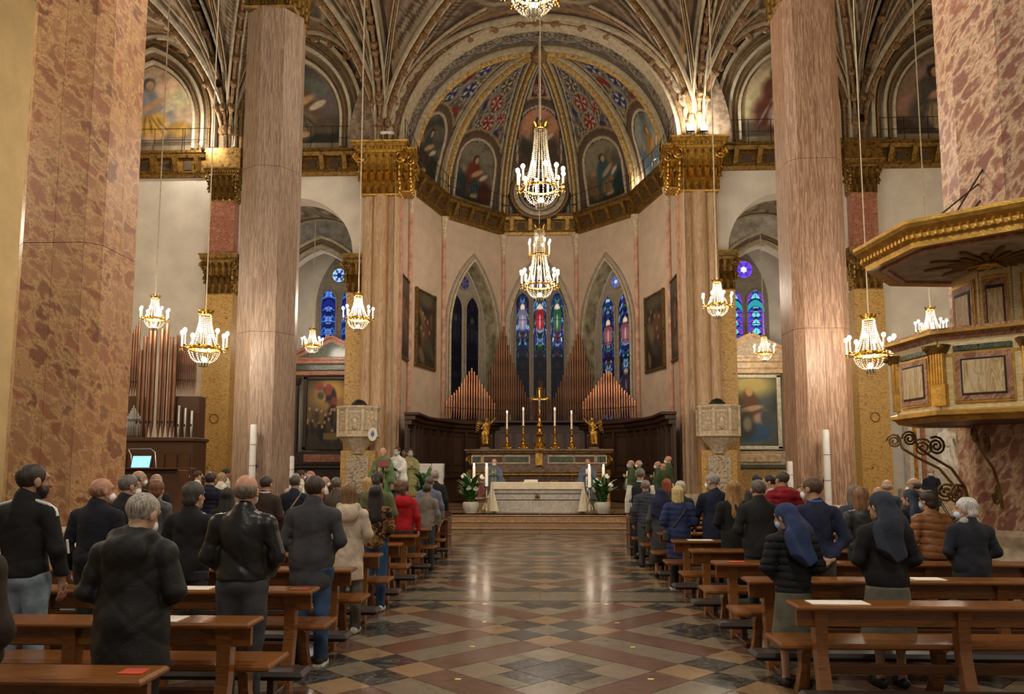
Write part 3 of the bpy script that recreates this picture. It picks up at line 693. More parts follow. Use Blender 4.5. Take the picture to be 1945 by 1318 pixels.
def rib(p0, p1, z1, w=.34, dep=.26, mats=(rib_c, rib_b, rib_c), medal=.75, parent=None, exp=1.0, n=26, z0=HS, smax=1.0):
    """rib from springing p0 (x,y,z0) to key p1 (x,y,z1): quarter ellipse in a vertical plane"""
    parent = parent or ceil
    a, b = Vector((*p0, 0)), Vector((*p1, 0)); d = (b-a); nrm = d.cross(Vector((0, 0, 1))).normalized(); path = []
    for i in range(n+1):
        th = PI/2*i/n*smax; path.append(tuple(a+d*(1-math.cos(th))+Vector((0, 0, z0+(z1-z0)*math.sin(th)-.03))))
    for k, (o, ww, dp) in enumerate(((-w*.5, w*.3, dep*.6), (0, w*.36, dep), (w*.5, w*.3, dep*.6))):
        # side axis (t x n) points outward/up for this orientation; hang the rib inward
        MB().sweep(path, [(-.02, o-ww/2), (-.02, o+ww/2), (dp*.7, o+ww/2), (dp, o+ww*.3), (dp, o-ww*.3), (dp*.7, o-ww/2)], up=tuple(nrm)).build('rib', mats[k], parent)
    if medal:
        acc = 0; P = [Vector(p) for p in path]
        for i in range(1, len(P)):
            acc += (P[i]-P[i-1]).length
            if acc > medal:
                acc = 0; t = (P[i]-P[i-1]).normalized(); sd = t.cross(nrm).normalized(); q = P[i]+sd*dep
                o = link('medallion', med_me, parent, q); M = Matrix((nrm, -sd, t)).transposed()
                o.rotation_euler = M.to_euler()
def bay_ribs(x0, x1, y0, y1, rise, corners, walls_=(), mats=(rib_c, rib_b, rib_c)):
    cx, cy = (x0+x1)/2, (y0+y1)/2; zk = HS+rise
    for (x, y) in corners:
        rib((x, y), (cx, cy), zk, mats=mats); rib((x, y), (x, cy), zk, .42, .3, mats=mats); rib((x, y), (cx, y), zk, .30, .22, mats=mats)
        # secondary painted ribs filling the fan
        for fx, fy in ((.35, 1), (1, .35)):
            rib((x, y), (x+(cx-x)*fx, y+(cy-y)*fy), zk-.2, .16, .12, mats=mats, medal=0, smax=.8)
bay_ribs(-PX, PX, YP, 29.4, RISE, [(-PX, 29.3), (PX, 29.3)])
bay_ribs(-12.6, -PX, YP, YE, 5.0, [(-12.6, YE-.1), (-PX, YE-.3)])
bay_ribs(-18.8, -12.6, YP, YE, 5.0, [(-12.6, YE-.1)], mats=(plain('rib_pale', (214, 204, 182), .8), rib_b, rib_c))
bay_ribs(PX, 12.6, YP, YE, 5.0, [(12.6, YE-.1), (PX, YE-.3)])
bay_ribs(12.6, 18.8, YP, YE, 5.0, [(12.6, YE-.1)])
# triumphal arch: front ring with a wreath, soffit
ring = MB(); N = 48; r0, r1 = 5.45, 7.6
def arp(r, th, y): return (-r*math.cos(th), y, HS-.05+min(r, 6.4)*.945*math.sin(th) if r < 6.5 else HS-.05+r*.945*math.sin(th))
for i in range(N):
    a, b = PI*i/N, PI*(i+1)/N
    ring.add([arp(r0, a, 29.3), arp(r0, b, 29.3), arp(r1, b, 29.3), arp(r1, a, 29.3)], [(0, 1, 2, 3)], 0)
    ring.add([arp(r0, a, 29.3), arp(r0, b, 29.3), arp(r0, b, 29.95), arp(r0, a, 29.95)], [(0, 1, 2, 3)], 1)
ta = ring.build('triumphal_arch', [plain('arch_fresco', (128, 110, 92), .85, var=.3, scale=5), rib_c], ceil)
for rr, ww, pr, mm in ((5.5, .10, .12, rib_c), (5.72, .12, .06, rib_b), (6.25, .08, .10, rib_c), (5.98, .05, .04, rib_b)):
    MB().sweep([arp(rr, PI*i/N, 29.3) for i in range(N+1)], [(-ww/2, -pr), (ww/2, -pr), (ww/2, .02), (-ww/2, .02)], up=(0, 1, 0)).build('arch_moulding', mm, ceil)
wl = MB().ball((0, 0, 0), .13, 8, 5, 0, 1.9).mesh('wreath_leaf', rib_c)
for i in range(60):
    th = PI*(i+.5)/60; p = arp(5.98, th, 29.22); link('wreath_leaf', wl, ceil, p, (0, (th-PI/2)+(.45 if i % 2 else -.45)+PI/2, 0), (1, .5, 1))
# umbrella vault of the apse
KX, KY, KZ = .03, 32.2, 20.2
def ribpt(P, s):
    th = s*PI/2; return (P[0]+(KX-P[0])*(1-np.cos(th)), P[1]+(KY-P[1])*(1-np.cos(th)), HS+(KZ-HS)*np.sin(th))
def apse_paint(i, robe, robe2, bgc, seed):
    L = facet(i)[2]
    def f(U, V):
        w = L*np.cos(V*PI/2); x = (U-.5)*w; y = V*7.6; cv = Cv(U, V, (132, 122, 106), 1, seed); cv.x = x; cv.y = y; cv.asp = 1
        cv.grain(3, .1); e = w/2-np.abs(x); lt = (188, 178, 154)
        def foil(cx, cy, r, c, n):
            cv.ell(cx, cy, r*1.28, r*1.28, lt, 0, .06); cv.ell(cx, cy, r*1.14, r*1.14, (78, 70, 64), 0, .06); cv.ell(cx, cy, r*1.04, r*1.04, lt, 0, .06); cv.ell(cx, cy, r*.94, r*.94, c, 0, .06)
            dx, dy = x-cx, y-cy; rr = np.hypot(dx, dy); cv.put(((np.cos(n*np.arctan2(dy, dx)+1) > .35) & (rr < r*.8))*1., (206, 194, 166)); cv.put((rr < r*.22)*1., c)
        sc = np.sin(8*y+2.5*np.sin(6*x))*np.sin(9*x+1); cv.put((sc > .25)*.7, (98, 88, 80)); cv.put((np.abs(sc) < .06)*.8, lt); cv.put((sc < -.5)*.7, (92, 50, 48))
        red, blu = (142, 48, 44), (50, 62, 118)
        if i in (2, 4):
            foil(-.02, 3.62, .36, red, 6); foil(-.02, 4.5, .36, red, 6); foil(.62, 4.0, .26, red, 6); foil(-.62, 3.4, .2, (86, 80, 74), 3); foil(-.58, 5.0, .2, blu, 3); foil(0, 5.35, .34, (96, 82, 66), 5); foil(.0, 6.15, .2, blu, 4); cv.ell(.62, 3.3, .12, .2, blu, 0, .2); cv.ell(-.6, 4.2, .1, .18, blu, 0, .2)
        elif i in (1, 5):
            foil(-.42, 3.7, .38, blu, 4); foil(.42, 4.35, .40, blu, 4); foil(0, 5.3, .3, blu, 3); cv.ell(-.35, 4.7, .16, .28, red, .5, .15); cv.ell(.55, 3.3, .18, .3, red, -.4, .15); foil(0, 6.1, .16, red, 4)
        else:
            cv.put(((np.abs(x) < (6.9-y)*.25) & (y > 5.0))*1., (96, 52, 48)); cv.put(((np.abs(np.abs(x)-(6.9-y)*.25) < .06) & (y > 4.9))*1., lt); foil(0, 5.5, .2, red, 5)
        for e0, e1, c in ((0, .12, (150, 136, 108)), (.12, .30, (176, 148, 90)), (.30, .36, (70, 58, 48)), (.36, .44, lt)): cv.put(((e >= e0) & (e < e1))*1., c)
        cv.put((np.abs(e-.21) < .06)*(np.sin(y*18) > 0)*1., (112, 86, 52))
        # arched painting
        hw = L*.29; b0 = .35
        if i == 3: hw, b0 = 1.0, 2.35
        tp = b0+(1.35 if i != 3 else 1.2)
        for g, c in ((.55, (170, 146, 98)), (.46, (96, 82, 66)), (.30, (112, 86, 74)), (.14, lt), (.05, (70, 60, 52))):
            t2 = tp+np.asarray(pointed(x, hw+g, 1.1+g)); cv.put(((np.abs(x) < hw+g) & (y < t2) & (y > b0-g*.5) & (e > .36))*1., c)
        t3 = tp+np.asarray(pointed(x, hw, 1.1)); ins = (np.abs(x) < hw) & (y < t3) & (y > b0)
        c2 = Cv(U, V, bgc, 1, seed+5); c2.x = x/(2.3*hw)+.5; c2.y = (y-b0)/2.5; c2.asp = 1; c2.grain(7, .2)
        for k in range(5): c2.ell(c2.r.rand(), .5+.45*c2.r.rand(), .3, .1, tuple(min(255, v*1.25) for v in bgc), c2.r.rand(), .9, .05)
        c2.ell(.5, .06, .6, .12, tuple(v*.55 for v in bgc), 0, .6, .04)
        saint(c2, .5, .08, .72, robe, robe2); c2.ell(.22, .25, .13, .22, tuple(v*.8 for v in robe2), .3, .6, .05); c2.ell(.8, .22, .12, .2, tuple(v*.7 for v in robe), -.3, .6, .05); c2.ell(.22, .5, .05, .05, (170, 136, 108), 0, .5)
        cv.c[ins] = c2.c[ins]; return cv.c*.94
    return f
pal = {1: ((70, 74, 60), (90, 70, 60), (84, 80, 70)), 2: ((120, 60, 40), (64, 84, 84), (110, 104, 88)), 3: ((120, 104, 84), (90, 86, 66), (168, 122, 94)), 4: ((58, 92, 100), (150, 120, 84), (116, 108, 88)), 5: ((160, 120, 60), (110, 130, 150), (120, 124, 120)), 0: ((90, 80, 60), (80, 70, 60), (90, 84, 70)), 6: ((90, 80, 60), (80, 70, 60), (90, 84, 70))}
for i in range(1, 6):
    A, B = AP[i], AP[i+1]
    def S(U, V, A=A, B=B):
        a = ribpt(A, V); b = ribpt(B, V); bul = np.sin(PI*U)*.35*(1-V)
        mx_, my_ = (A[0]+B[0])/2-KX, (A[1]+B[1])/2-KY; h = math.hypot(mx_, my_)
        return (a[0]+(b[0]-a[0])*U+bul*mx_/h, a[1]+(b[1]-a[1])*U+bul*my_/h, a[2]+(b[2]-a[2])*U)
    paint_grid('apse_vault_web', S, 60, 120, apse_paint(i, *pal[i], 40+i), fresco, ceil)
    if i in (1, 2, 4, 5):            # raised frame of the arched painting
        L = facet(i)[2]; hw = L*.29+.09; pts = []
        for k in range(31):
            x = -hw+2*hw*k/30; y = 1.70+float(pointed(np.array(x), hw, 1.2)); pts.append((x, y))
        pts = [(-hw, .3)]+pts+[(hw, .3)]; P3 = []
        for x, y in pts:
            v = y/7.6; u = .5+x/(L*math.cos(v*PI/2)); q = S(np.array(u), np.array(v)); P3.append(tuple(float(z) for z in q))
        if i != 3: MB().tube(P3, .07, 6).build('painting_frame', rib_c, ceil)
for k, P in enumerate(AP[1:-1]):
    rib(P, (KX, KY), KZ, .40, .3, (rib_c, rib_y, rib_c), 0)
MB().ball((KX, KY, KZ-.25), .4, 12, 6).build('keystone', rib_b, ceil)
def front_web(U, V):
    th = PI*U; ax = -5.55*np.cos(th); az = HS+5.2*np.sin(th); sg = np.where(U < .5, -1, 1); c = np.abs(np.cos(th))
    bx = KX+sg*(5.5)*c; by = KY+(31.6-KY)*c; bz = HS+(KZ-HS)*np.sin(th)
    return (ax+(bx-ax)*V, 29.6+(by-29.6)*V, az+(bz-az)*V+.12*np.sin(PI*V)*np.sin(th))
def fw_col(U, V):
    cv = Cv(U, V, (128, 116, 100), 1, 77); cv.x = U*17; cv.y = V*2.4; cv.asp = 1; cv.grain(3, .1); lt = (182, 172, 148)
    n = 15; fx = ((U*n) % 1-.5)*17/n; d = np.hypot(fx, (V-.5)*2.4); ang = np.arctan2((V-.5)*2.4, fx)
    cv.put((np.abs(np.sin(U*n*PI*2)*np.sin(V*9)) < .1)*.8, lt)
    for r, c in ((.56, lt), (.49, (80, 72, 68)), (.44, lt), (.38, (110, 92, 82))): cv.put((d < r)*1., c)
    cv.put(((np.cos(6*ang) > .1) & (d < .33))*1., (176, 164, 140)); cv.put((d < .1)*1., (60, 66, 104)); cv.put(((d > .62) & (np.abs(V-.5) < .3))*.5, (70, 74, 104))
    cv.put((V < .12)*1., (170, 156, 128)); cv.put((np.abs(V-.13) < .02)*1., (74, 60, 48)); cv.put((V > .86)*1., (172, 150, 104)); cv.put((np.abs(V-.85) < .02)*1., (74, 60, 48)); return cv.c*.92
paint_grid('presbytery_web', front_web, 220, 40, fw_col, fresco, ceil)
# round window low in the middle web
mid = Vector((.04, 37.72, 15.75)); rw = empty('window_9', tuple(mid), kind='structure'); rw.rotation_euler.x = -.14
def S5(U, V): th = U*2*PI; return (.92*V*np.cos(th), -.02, .92*V*np.sin(th))
paint_grid('rose_glass', S5, 48, 14, lambda U, V: sg_col((U*6) % 1, V, 9, [(40, 50, 80), (90, 100, 130), (30, 30, 40), (140, 150, 170)], .6, None, 4, 5), glassd, rw)
for rr, w_, mm in ((.95, .08, greystone), (1.2, .14, rib_c), (1.42, .08, rib_b)):
    MB().tube([(rr*math.cos(i*PI/20), -.04, rr*math.sin(i*PI/20)) for i in range(40)], w_, 6, closed=True).build('rose_ring', mm, rw)
for k in range(8):
    th = k*PI/4; MB().tube([(.62*math.cos(th)+.22*math.cos(i*PI/5), -.05, .62*math.sin(th)+.22*math.sin(i*PI/5)) for i in range(10)], .03, 5, closed=True).build('rose_foil', greystone, rw)
MB().lathe([(.01, 0), (1.6, .0)], 40).build('rose_backing', plain('rose_backing', (74, 64, 56), .8), rw, (0, .04, 0), (PI/2, 0, 0))
# ================================================================ SMOOTH SOLIDS (signed distance -> surface nets)
def sE(c, r, rot=None, op='u', k=None): return ('E', np.array(c, float), np.array(r, float), rot, op, k)
def sC(a, b, ra, rb=None, sq=(1, 1, 1), op='u', k=None): return ('C', np.array(a, float), np.array(b, float), ra, ra if rb is None else rb, np.array(sq, float), op, k)
def sB(c, h, r=.02, rot=None, op='u', k=None): return ('B', np.array(c, float), np.array(h, float), r, rot, op, k)
def euler_m(rot): 
    from mathutils import Euler
    return np.array(Euler(rot).to_matrix())
def sdf_mesh(prims, vox, k=.03, cuts=(), post=None, smooth=1):
    lo = np.full(3, 1e9); hi = -lo; bb = []
    for p in prims:
        if p[0] == 'E': r = p[2].max() if p[3] is not None else p[2]; a, b = p[1]-r, p[1]+r
        elif p[0] == 'C': r = max(p[3], p[4])*p[5]; a, b = np.minimum(p[1], p[2])-r, np.maximum(p[1], p[2])+r
        else: r = p[2].max()*1.8 if p[4] is not None else p[2]; a, b = p[1]-r-p[3], p[1]+r+p[3]
        bb.append((a, b))
        if p[-2] == 'u': lo = np.minimum(lo, a); hi = np.maximum(hi, b)
    m = k+2*vox; lo = lo-m; hi = hi+m
    n = np.ceil((hi-lo)/vox).astype(int)+1
    ax = [lo[i]+vox*np.arange(n[i]) for i in range(3)]
    F = np.full(n, 1.0)
    for p, (a, b) in zip(prims, bb):
        kk = p[-1] if p[-1] is not None else k
        i0 = np.maximum(0, np.floor((a-lo-kk-2*vox)/vox).astype(int)); i1 = np.minimum(n, np.ceil((b-lo+kk+2*vox)/vox).astype(int)+1)
        if (i1 <= i0).any(): continue
        sl = tuple(slice(i0[d], i1[d]) for d in range(3))
        X, Y, Z = np.meshgrid(*[ax[d][sl[d]] for d in range(3)], indexing='ij', sparse=True)
        x, y, z = X-p[1][0], Y-p[1][1], Z-p[1][2]
        if p[0] in 'EB' and p[3 if p[0] == 'E' else 4] is not None:
            R = euler_m(p[3 if p[0] == 'E' else 4]); x, y, z = R[0, 0]*x+R[1, 0]*y+R[2, 0]*z, R[0, 1]*x+R[1, 1]*y+R[2, 1]*z, R[0, 2]*x+R[1, 2]*y+R[2, 2]*z
        if p[0] == 'E':
            r = p[2]; k0 = np.sqrt((x/r[0])**2+(y/r[1])**2+(z/r[2])**2); k1 = np.sqrt((x/r[0]**2)**2+(y/r[1]**2)**2+(z/r[2]**2)**2)+1e-9; d = k0*(k0-1)/k1
        elif p[0] == 'C':
            s = p[5]; v = (p[2]-p[1])/s; x, y, z = x/s[0], y/s[1], z/s[2]; vv = v@v+1e-12
            t = np.clip((x*v[0]+y*v[1]+z*v[2])/vv, 0, 1)
            d = (np.sqrt((x-t*v[0])**2+(y-t*v[1])**2+(z-t*v[2])**2)-(p[3]+(p[4]-p[3])*t))*s.min()
        else:
            h = p[2]; qx, qy, qz = np.abs(x)-h[0]+p[3], np.abs(y)-h[1]+p[3], np.abs(z)-h[2]+p[3]
            d = np.sqrt(np.maximum(qx, 0)**2+np.maximum(qy, 0)**2+np.maximum(qz, 0)**2)+np.minimum(np.maximum(np.maximum(qx, qy), qz), 0)-p[3]
        G = F[sl]
        if p[-2] == 'u':
            h = np.clip(.5+.5*(G-d)/kk, 0, 1); F[sl] = G*(1-h)+d*h-kk*h*(1-h)
        else: F[sl] = np.maximum(G, -d)
    X, Y, Z = np.meshgrid(*ax, indexing='ij', sparse=True)
    if post is not None: F = F+post(X, Y, Z)
    for c in cuts:                       # (normal, offset): keep normal.p < offset
        F = np.maximum(F, c[0][0]*X+c[0][1]*Y+c[0][2]*Z-c[1])
    return surfnets(F, lo, vox)
_off = [(0, 0, 0), (1, 0, 0), (0, 1, 0), (1, 1, 0), (0, 0, 1), (1, 0, 1), (0, 1, 1), (1, 1, 1)]
_edges = [(0, 1), (2, 3), (4, 5), (6, 7), (0, 2), (1, 3), (4, 6), (5, 7), (0, 4), (1, 5), (2, 6), (3, 7)]
def surfnets(F, lo, vox):
    n = np.array(F.shape); c = n-1
    def g(o): return F[o[0]:o[0]+c[0], o[1]:o[1]+c[1], o[2]:o[2]+c[2]]
    ins = sum((g(o) < 0).astype(np.int8) for o in _off); act = np.argwhere((ins > 0) & (ins < 8))
    pos = np.zeros((len(act), 3)); cnt = np.zeros(len(act))
    vals = [F[act[:, 0]+o[0], act[:, 1]+o[1], act[:, 2]+o[2]] for o in _off]
    for a, b in _edges:
        fa, fb = vals[a], vals[b]; cr = (fa < 0) != (fb < 0); t = np.where(cr, fa/(fa-fb+1e-20), 0)
        oa, ob = np.array(_off[a]), np.array(_off[b]); pos += cr[:, None]*(oa+t[:, None]*(ob-oa)); cnt += cr
    pos /= np.maximum(cnt, 1)[:, None]
    P = lo+vox*(act+pos); idx = -np.ones(c, int); idx[act[:, 0], act[:, 1], act[:, 2]] = np.arange(len(act)); Q = []
    for ax in range(3):
        d = [0, 0, 0]; d[ax] = 1; u, w = (ax+1) % 3, (ax+2) % 3
        A = F[:n[0]-d[0], :n[1]-d[1], :n[2]-d[2]]; B = F[d[0]:, d[1]:, d[2]:]; cr = np.argwhere((A < 0) != (B < 0))
        cr = cr[(cr[:, u] > 0) & (cr[:, w] > 0) & (cr[:, u] < c[u]) & (cr[:, w] < c[w])]
        if not len(cr): continue
        def at_(du, dw):
            q = cr.copy(); q[:, u] -= du; q[:, w] -= dw; return idx[q[:, 0], q[:, 1], q[:, 2]]
        q = np.stack([at_(1, 1), at_(0, 1), at_(0, 0), at_(1, 0)], 1); s = A[cr[:, 0], cr[:, 1], cr[:, 2]] < 0
        q[~s] = q[~s][:, ::-1]; Q.append(q)
    return P, np.concatenate(Q) if Q else np.zeros((0, 4), int)
def np_mesh(name, parts, mats, smooth=True):
    """parts: list of (P, Q, material index)"""
    V = []; Fq = []; mi = []; n = 0
    for P, Q, m in parts: V.append(P); Fq.append(Q+n); n += len(P); mi += [m]*len(Q)
    V = np.concatenate(V); Fq = np.concatenate(Fq); me = bpy.data.meshes.new(name)
    me.vertices.add(len(V)); me.vertices.foreach_set('co', V.ravel()); me.loops.add(Fq.size); me.loops.foreach_set('vertex_index', Fq.ravel().astype(np.int32))
    me.polygons.add(len(Fq)); me.polygons.foreach_set('loop_start', np.arange(0, Fq.size, 4, dtype=np.int32)); me.polygons.foreach_set('material_index', np.array(mi, np.int32))
    for m in mats: me.materials.append(m)
    me.update(calc_edges=True); me.validate()
    if smooth: me.shade_smooth()
    return me
# ================================================================ CHOIR, ALTARS
PZ = .48
plat = empty('platform', kind='structure')
MB().box((0, 30.3, PZ/2-.03), (11.0, 16.2, PZ-.06)).build('podium', step_m, plat)
for i in range(3):
    y = 21.75+.38*i; h = .16*(i+1)
    for j in range(4):
        x0 = -5.5+2.75*j; MB().box((x0+1.375, y+.32, h-.095), (2.744, .66, .13)).build('riser', tile_m['t'], plat, smooth=0); MB().box((x0+1.375, y+.30, h-.018), (2.744, .70, .036), bev=.012).build('step', step_m, plat)
pav = [tile_m['t'], step_m, tile_m['r']]
for iy in range(7):
    for ix in range(-5, 5):
        if iy*1.2+22.9 < 31: MB().box((ix*1.1+.55, 23.15+iy*1.2, PZ-.02), (1.094, 1.194, .04)).build('paving_slab', pav[(ix+iy) % 2+(0 if (ix*iy) % 3 else 1)], plat, smooth=0)
# choir stalls along the apse
for s in (-1, 1):
    pts = [(s*5.05, 29.0), (s*5.0, 31.5), (s*4.1, 34.6), (s*1.7, 37.1)]
    t = empty('choir_stalls', (0, 0, PZ), 0, 'dark carved choir stalls curving round the %s side of the apse' % sides[s], 'choir stalls')
    for k, ((xa, ya), (xb, yb)) in enumerate(zip(pts, pts[1:])):
        L = math.hypot(xb-xa, yb-ya); rz = math.atan2(yb-ya, xb-xa); n = max(2, round(L/.8))
        for i in range(n):
            f = (i+.5)/n; cx, cy = xa+(xb-xa)*f, ya+(yb-ya)*f; w = L/n
            m = MB(); m.T = Matrix.Translation((cx, cy, 0)) @ Matrix.Rotation(rz, 4, 'Z')
            m.box((0, 0, 1.7), (w, .12, 3.3)); m.build('back_panel', wood_c, t, smooth=0)
            q = MB(); q.T = m.T; sd = -.09*s*(-1)
            sd = (1 if s < 0 else -1)*-.09
            for z, h in ((.9, .7), (2.2, 1.3)):
                for a, b, ww, hh in ((0, z+h/2, w*.8, .05), (0, z-h/2, w*.8, .05), (-w*.4, z, .05, h), (w*.4, z, .05, h)): q.box((a, sd, b), (ww, .06, hh))
            q.build('panel_frame', wood_c, t, smooth=0)
            p = MB(); p.T = m.T; p.box((w/2, sd*1.6, 1.7), (.10, .16, 3.3)); p.box((w/2, sd*5, .55), (.08, .5, 1.1)); p.build('divider', wood_c, t, smooth=0)
        m = MB(); m.T = Matrix.Translation(((xa+xb)/2, (ya+yb)/2, 0)) @ Matrix.Rotation(rz, 4, 'Z'); sg = 1 if s < 0 else -1
        m.box((0, -sg*.22, 3.42), (L+.25, .60, .12), bev=.03); m.box((0, -sg*.15, 3.27), (L+.2, .42, .18), bev=.03); m.box((0, -sg*.08, 3.10), (L+.1, .26, .16)); m.build('canopy_cornice', wood_c, t)
        m = MB(); m.T = Matrix.Translation(((xa+xb)/2, (ya+yb)/2, 0)) @ Matrix.Rotation(rz, 4, 'Z'); m.box((0, -sg*.35, .48), (L, .5, .06)); m.box((0, -sg*.1, .25), (L, .2, .46)); m.build('seat_bench', wood_c, t, smooth=0)
        m = MB(); m.T = Matrix.Translation(((xa+xb)/2, (ya+yb)/2, 0)) @ Matrix.Rotation(rz, 4, 'Z'); m.box((0, -sg*1.25, .5), (L*.9, .10, 1.0)); m.box((0, -sg*1.22, 1.02), (L*.9+.1, .36, .05)); m.build('front_desk', wood_c, t, smooth=0)
# apse organ
def pipe(parent, base, h, r, mat, foot=.35, n=8, tilt=0):
    m = MB(); m.lathe([(r*.25, 0), (r*.95, foot*.92), (r, foot), (r, h), (r*.8, h), (r*.8, h-.05)], n)
    m.box((0, -r*.98, foot+.07), (r*.9, r*.25, .09), 1); return m.build('pipe', [mat, black_p], parent, base)
org = empty('pipe_organ', (0, 36.3, PZ), 0, 'copper pipe organ rising in four peaks behind the high altar', 'pipe organ')
OB = 3.63
def opipe(u, v, Y, r, mat):
    p = at(u, v, Y); z0 = OB+PZ; pipe(org, (p.x, Y-36.3, OB), max(.5, p.z-z0), r, mat, .42)
def interp(tab, u):
    for (a, b), (c, d) in zip(tab, tab[1:]):
        if a <= u <= c: return b+(d-b)*(u-a)/(c-a)
    return tab[-1][1]
for tab, n, ya, yb, r, mat in (([(848, 760), (870, 738), (884, 715), (896, 699), (905, 712), (920, 738), (939, 765)], 20, 34.55, 36.35, .041, copper),
                               ([(1108, 762), (1120, 748), (1140, 720), (1152, 702), (1162, 708), (1180, 735), (1206, 760)], 21, 36.35, 34.55, .042, copper),
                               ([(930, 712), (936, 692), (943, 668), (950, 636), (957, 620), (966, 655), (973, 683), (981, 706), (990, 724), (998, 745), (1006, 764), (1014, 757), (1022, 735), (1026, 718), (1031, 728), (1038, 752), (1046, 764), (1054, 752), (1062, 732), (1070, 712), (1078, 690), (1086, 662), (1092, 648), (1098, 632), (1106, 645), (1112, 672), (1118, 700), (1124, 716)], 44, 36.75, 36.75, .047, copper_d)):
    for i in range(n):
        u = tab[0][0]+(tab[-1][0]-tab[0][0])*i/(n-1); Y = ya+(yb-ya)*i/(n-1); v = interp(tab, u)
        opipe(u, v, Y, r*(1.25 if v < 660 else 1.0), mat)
MB().box((0, .45, OB/2), (5.6, .7, OB), bev=.03).build('case', wood_c, org)
for i in range(7): MB().box((-2.4+.8*i, .07, 2.6), (.62, .06, .9), bev=.02).build('case_panel', wood_o, org)
MB().box((0, .2, OB-.08), (6.4, 1.3, .12), bev=.03).build('pipe_board', wood_c, org)
for s in (-1, 1):
    m = MB(); m.T = Matrix.Translation((s*3.55, -.75, 0)) @ Matrix.Rotation(-s*.82, 4, 'Z'); m.box((0, 0, OB-.08), (3.4, .7, .12)); m.build('pipe_board', wood_c, org)
# high altar
HY = 27.6
ha = empty('high_altar', (0, HY, PZ), 0, 'wide brown marble high altar with inlaid panels and gilt trim', 'altar')
pa = at(883, 853, HY-.6); pb = at(1165, 853, HY-.6); HX = (pa.x+pb.x)/2; HW = pb.x-pa.x; HT = pa.z-PZ
ha.location.x = HX
MB().box((0, 0, HT-.04), (HW, 1.5, .08), bev=.02).build('top_slab', brown_m, ha); MB().box((0, 0, HT-.11), (HW-.08, 1.4, .06), bev=.02).build('cornice', gold_d, ha)
MB().box((0, .05, HT-.37), (HW-.5, 1.2, .46)).build('frieze', brown_m, ha); MB().box((0, .05, HT-.72), (HW-.75, 1.3, .26), bev=.05).build('moulding', brown_m, ha)
MB().box((0, .1, HT-.88), (HW-.6, 1.35, .07), bev=.02).build('gilt_band', gold, ha); MB().box((0, .2, (HT-.9)/2), (HW-.8, 1.2, HT-.9)).build('body', brown_m, ha)
for s in (-1, 1):
    for x, w, mm in ((2.18, .30, green_m), (1.60, .66, wood_o), (.78, .86, green_m)):
        MB().box((s*x, -.56, HT-.36), (w+.08, .04, .30), bev=.01).build('panel_frame', stone, ha); MB().box((s*x, -.585, HT-.36), (w, .03, .20), bev=.01).build('inlay_panel', mm, ha)
    link('scroll', vol_gd, ha, (s*(HW/2-.28), -.5, HT-.42), (0, 0, 0), (s*1.1, 1.4, 1.1))
    MB().box((s*1.98, -.44, .82), (.62, .06, 1.1), bev=.02).build('side_panel', mosaic_m, ha); MB().box((s*1.98, -.46, .82), (.46, .06, .92)).build('side_inlay', plain('red_inlay%d' % s, (120, 66, 54), .5, var=.4, scale=14), ha)
    for x in (2.42, 1.52, 1.16): MB().lathe([(.09, 0), (.09, .12), (.065, .16), (.06, .95), (.10, 1.05), (.10, 1.2)], 10, (s*x, -.45, .1)).build('column', gold_d, ha)
MB().box((0, -.42, .8), (2.1, .06, .95), bev=.02).build('antependium', plain('antependium', (74, 52, 40), .4, var=.4, scale=8), ha)
m = MB()
for s in (-1, 1):
    m.tube([(s*.08, -.47, .62), (s*.3, -.48, .78), (s*.5, -.47, .95)], [.03, .045, .02], 6); m.tube([(s*.6+.1*math.cos(a*.6), -.47, .82+.1*math.sin(a*.6)) for a in range(11)], .02, 5)
m.build('gilt_relief', gold, ha); MB().box((0, -.46, 1.3), (2.2, .1, .08), bev=.02).build('antependium_top', gold_d, ha)
MB().box((0, -.6, HT-.36), (.24, .1, .46), bev=.02).build('tabernacle_door', gold, ha)
MB().box((0, -.9, .09), (HW-.6, 1.3, .18), bev=.02).build('predella_step', step_m, ha)
# crucifix and candlesticks on the high altar
TOPZ = PZ+HT
def candlestick(u, vtop, vbase, name='candlestick', label='', h_c=.55):
    p = at(u, vbase, HY-.35); H = at(u, vtop, HY-.35).z-TOPZ
    t = empty(name, (p.x, HY-.35, TOPZ+.012), 0, label, 'candlestick', 'gilt candlesticks on the high altar'); k = (H-h_c*1.02)
    MB().lathe([(.17, 0), (.17, .03), (.12, .06), (.13, .12), (.06, .2*k), (.045, .27*k), (.09, .33*k), (.04, .38*k), (.03, .6*k), (.06, .66*k), (.025, .72*k), (.025, .93*k), (.10, .97*k), (.10, k)], 12).build('stem', brass, t)
    for a in range(3): MB().ball((.15*math.cos(a*2.09-.5), .15*math.sin(a*2.09-.5), .03), .04, 6, 4).build('foot', brass, t)
    MB().lathe([(.032, k), (.032, k+h_c), (.012, k+h_c+.01)], 8).build('candle', wax, t); MB().ball((0, 0, k+h_c+.05), .022, 6, 5, 0, 2).build('flame', flame_m, t)
for u, vt, lab in ((963, 785, 'gilt candlestick with white candle beside the left gilded angel'), (994, 779, 'gilt candlestick with white candle just left of the altar cross'), (1054, 779, 'gilt candlestick with white candle just right of the altar cross'), (1086, 785, 'gilt candlestick with white candle beside the right gilded angel')):
    candlestick(u, vt, 852, label=lab)
p = at(1025, 852, HY-.4); H = at(1025, 738, HY-.4).z-TOPZ
t = empty('altar_cross', (p.x, HY-.4, TOPZ), 0, 'tall gilded crucifix in the middle of the high altar', 'crucifix')
MB().lathe([(.26, 0), (.26, .04), (.19, .09), (.21, .2), (.1, .32), (.07, .42), (.15, .52), (.06, .62), (.05, .72), (.13, .8), (.05, .92), (.04, 1.1), (.08, 1.16), (.03, 1.22), (.03, 1.35)], 14).build('stem', brass, t)
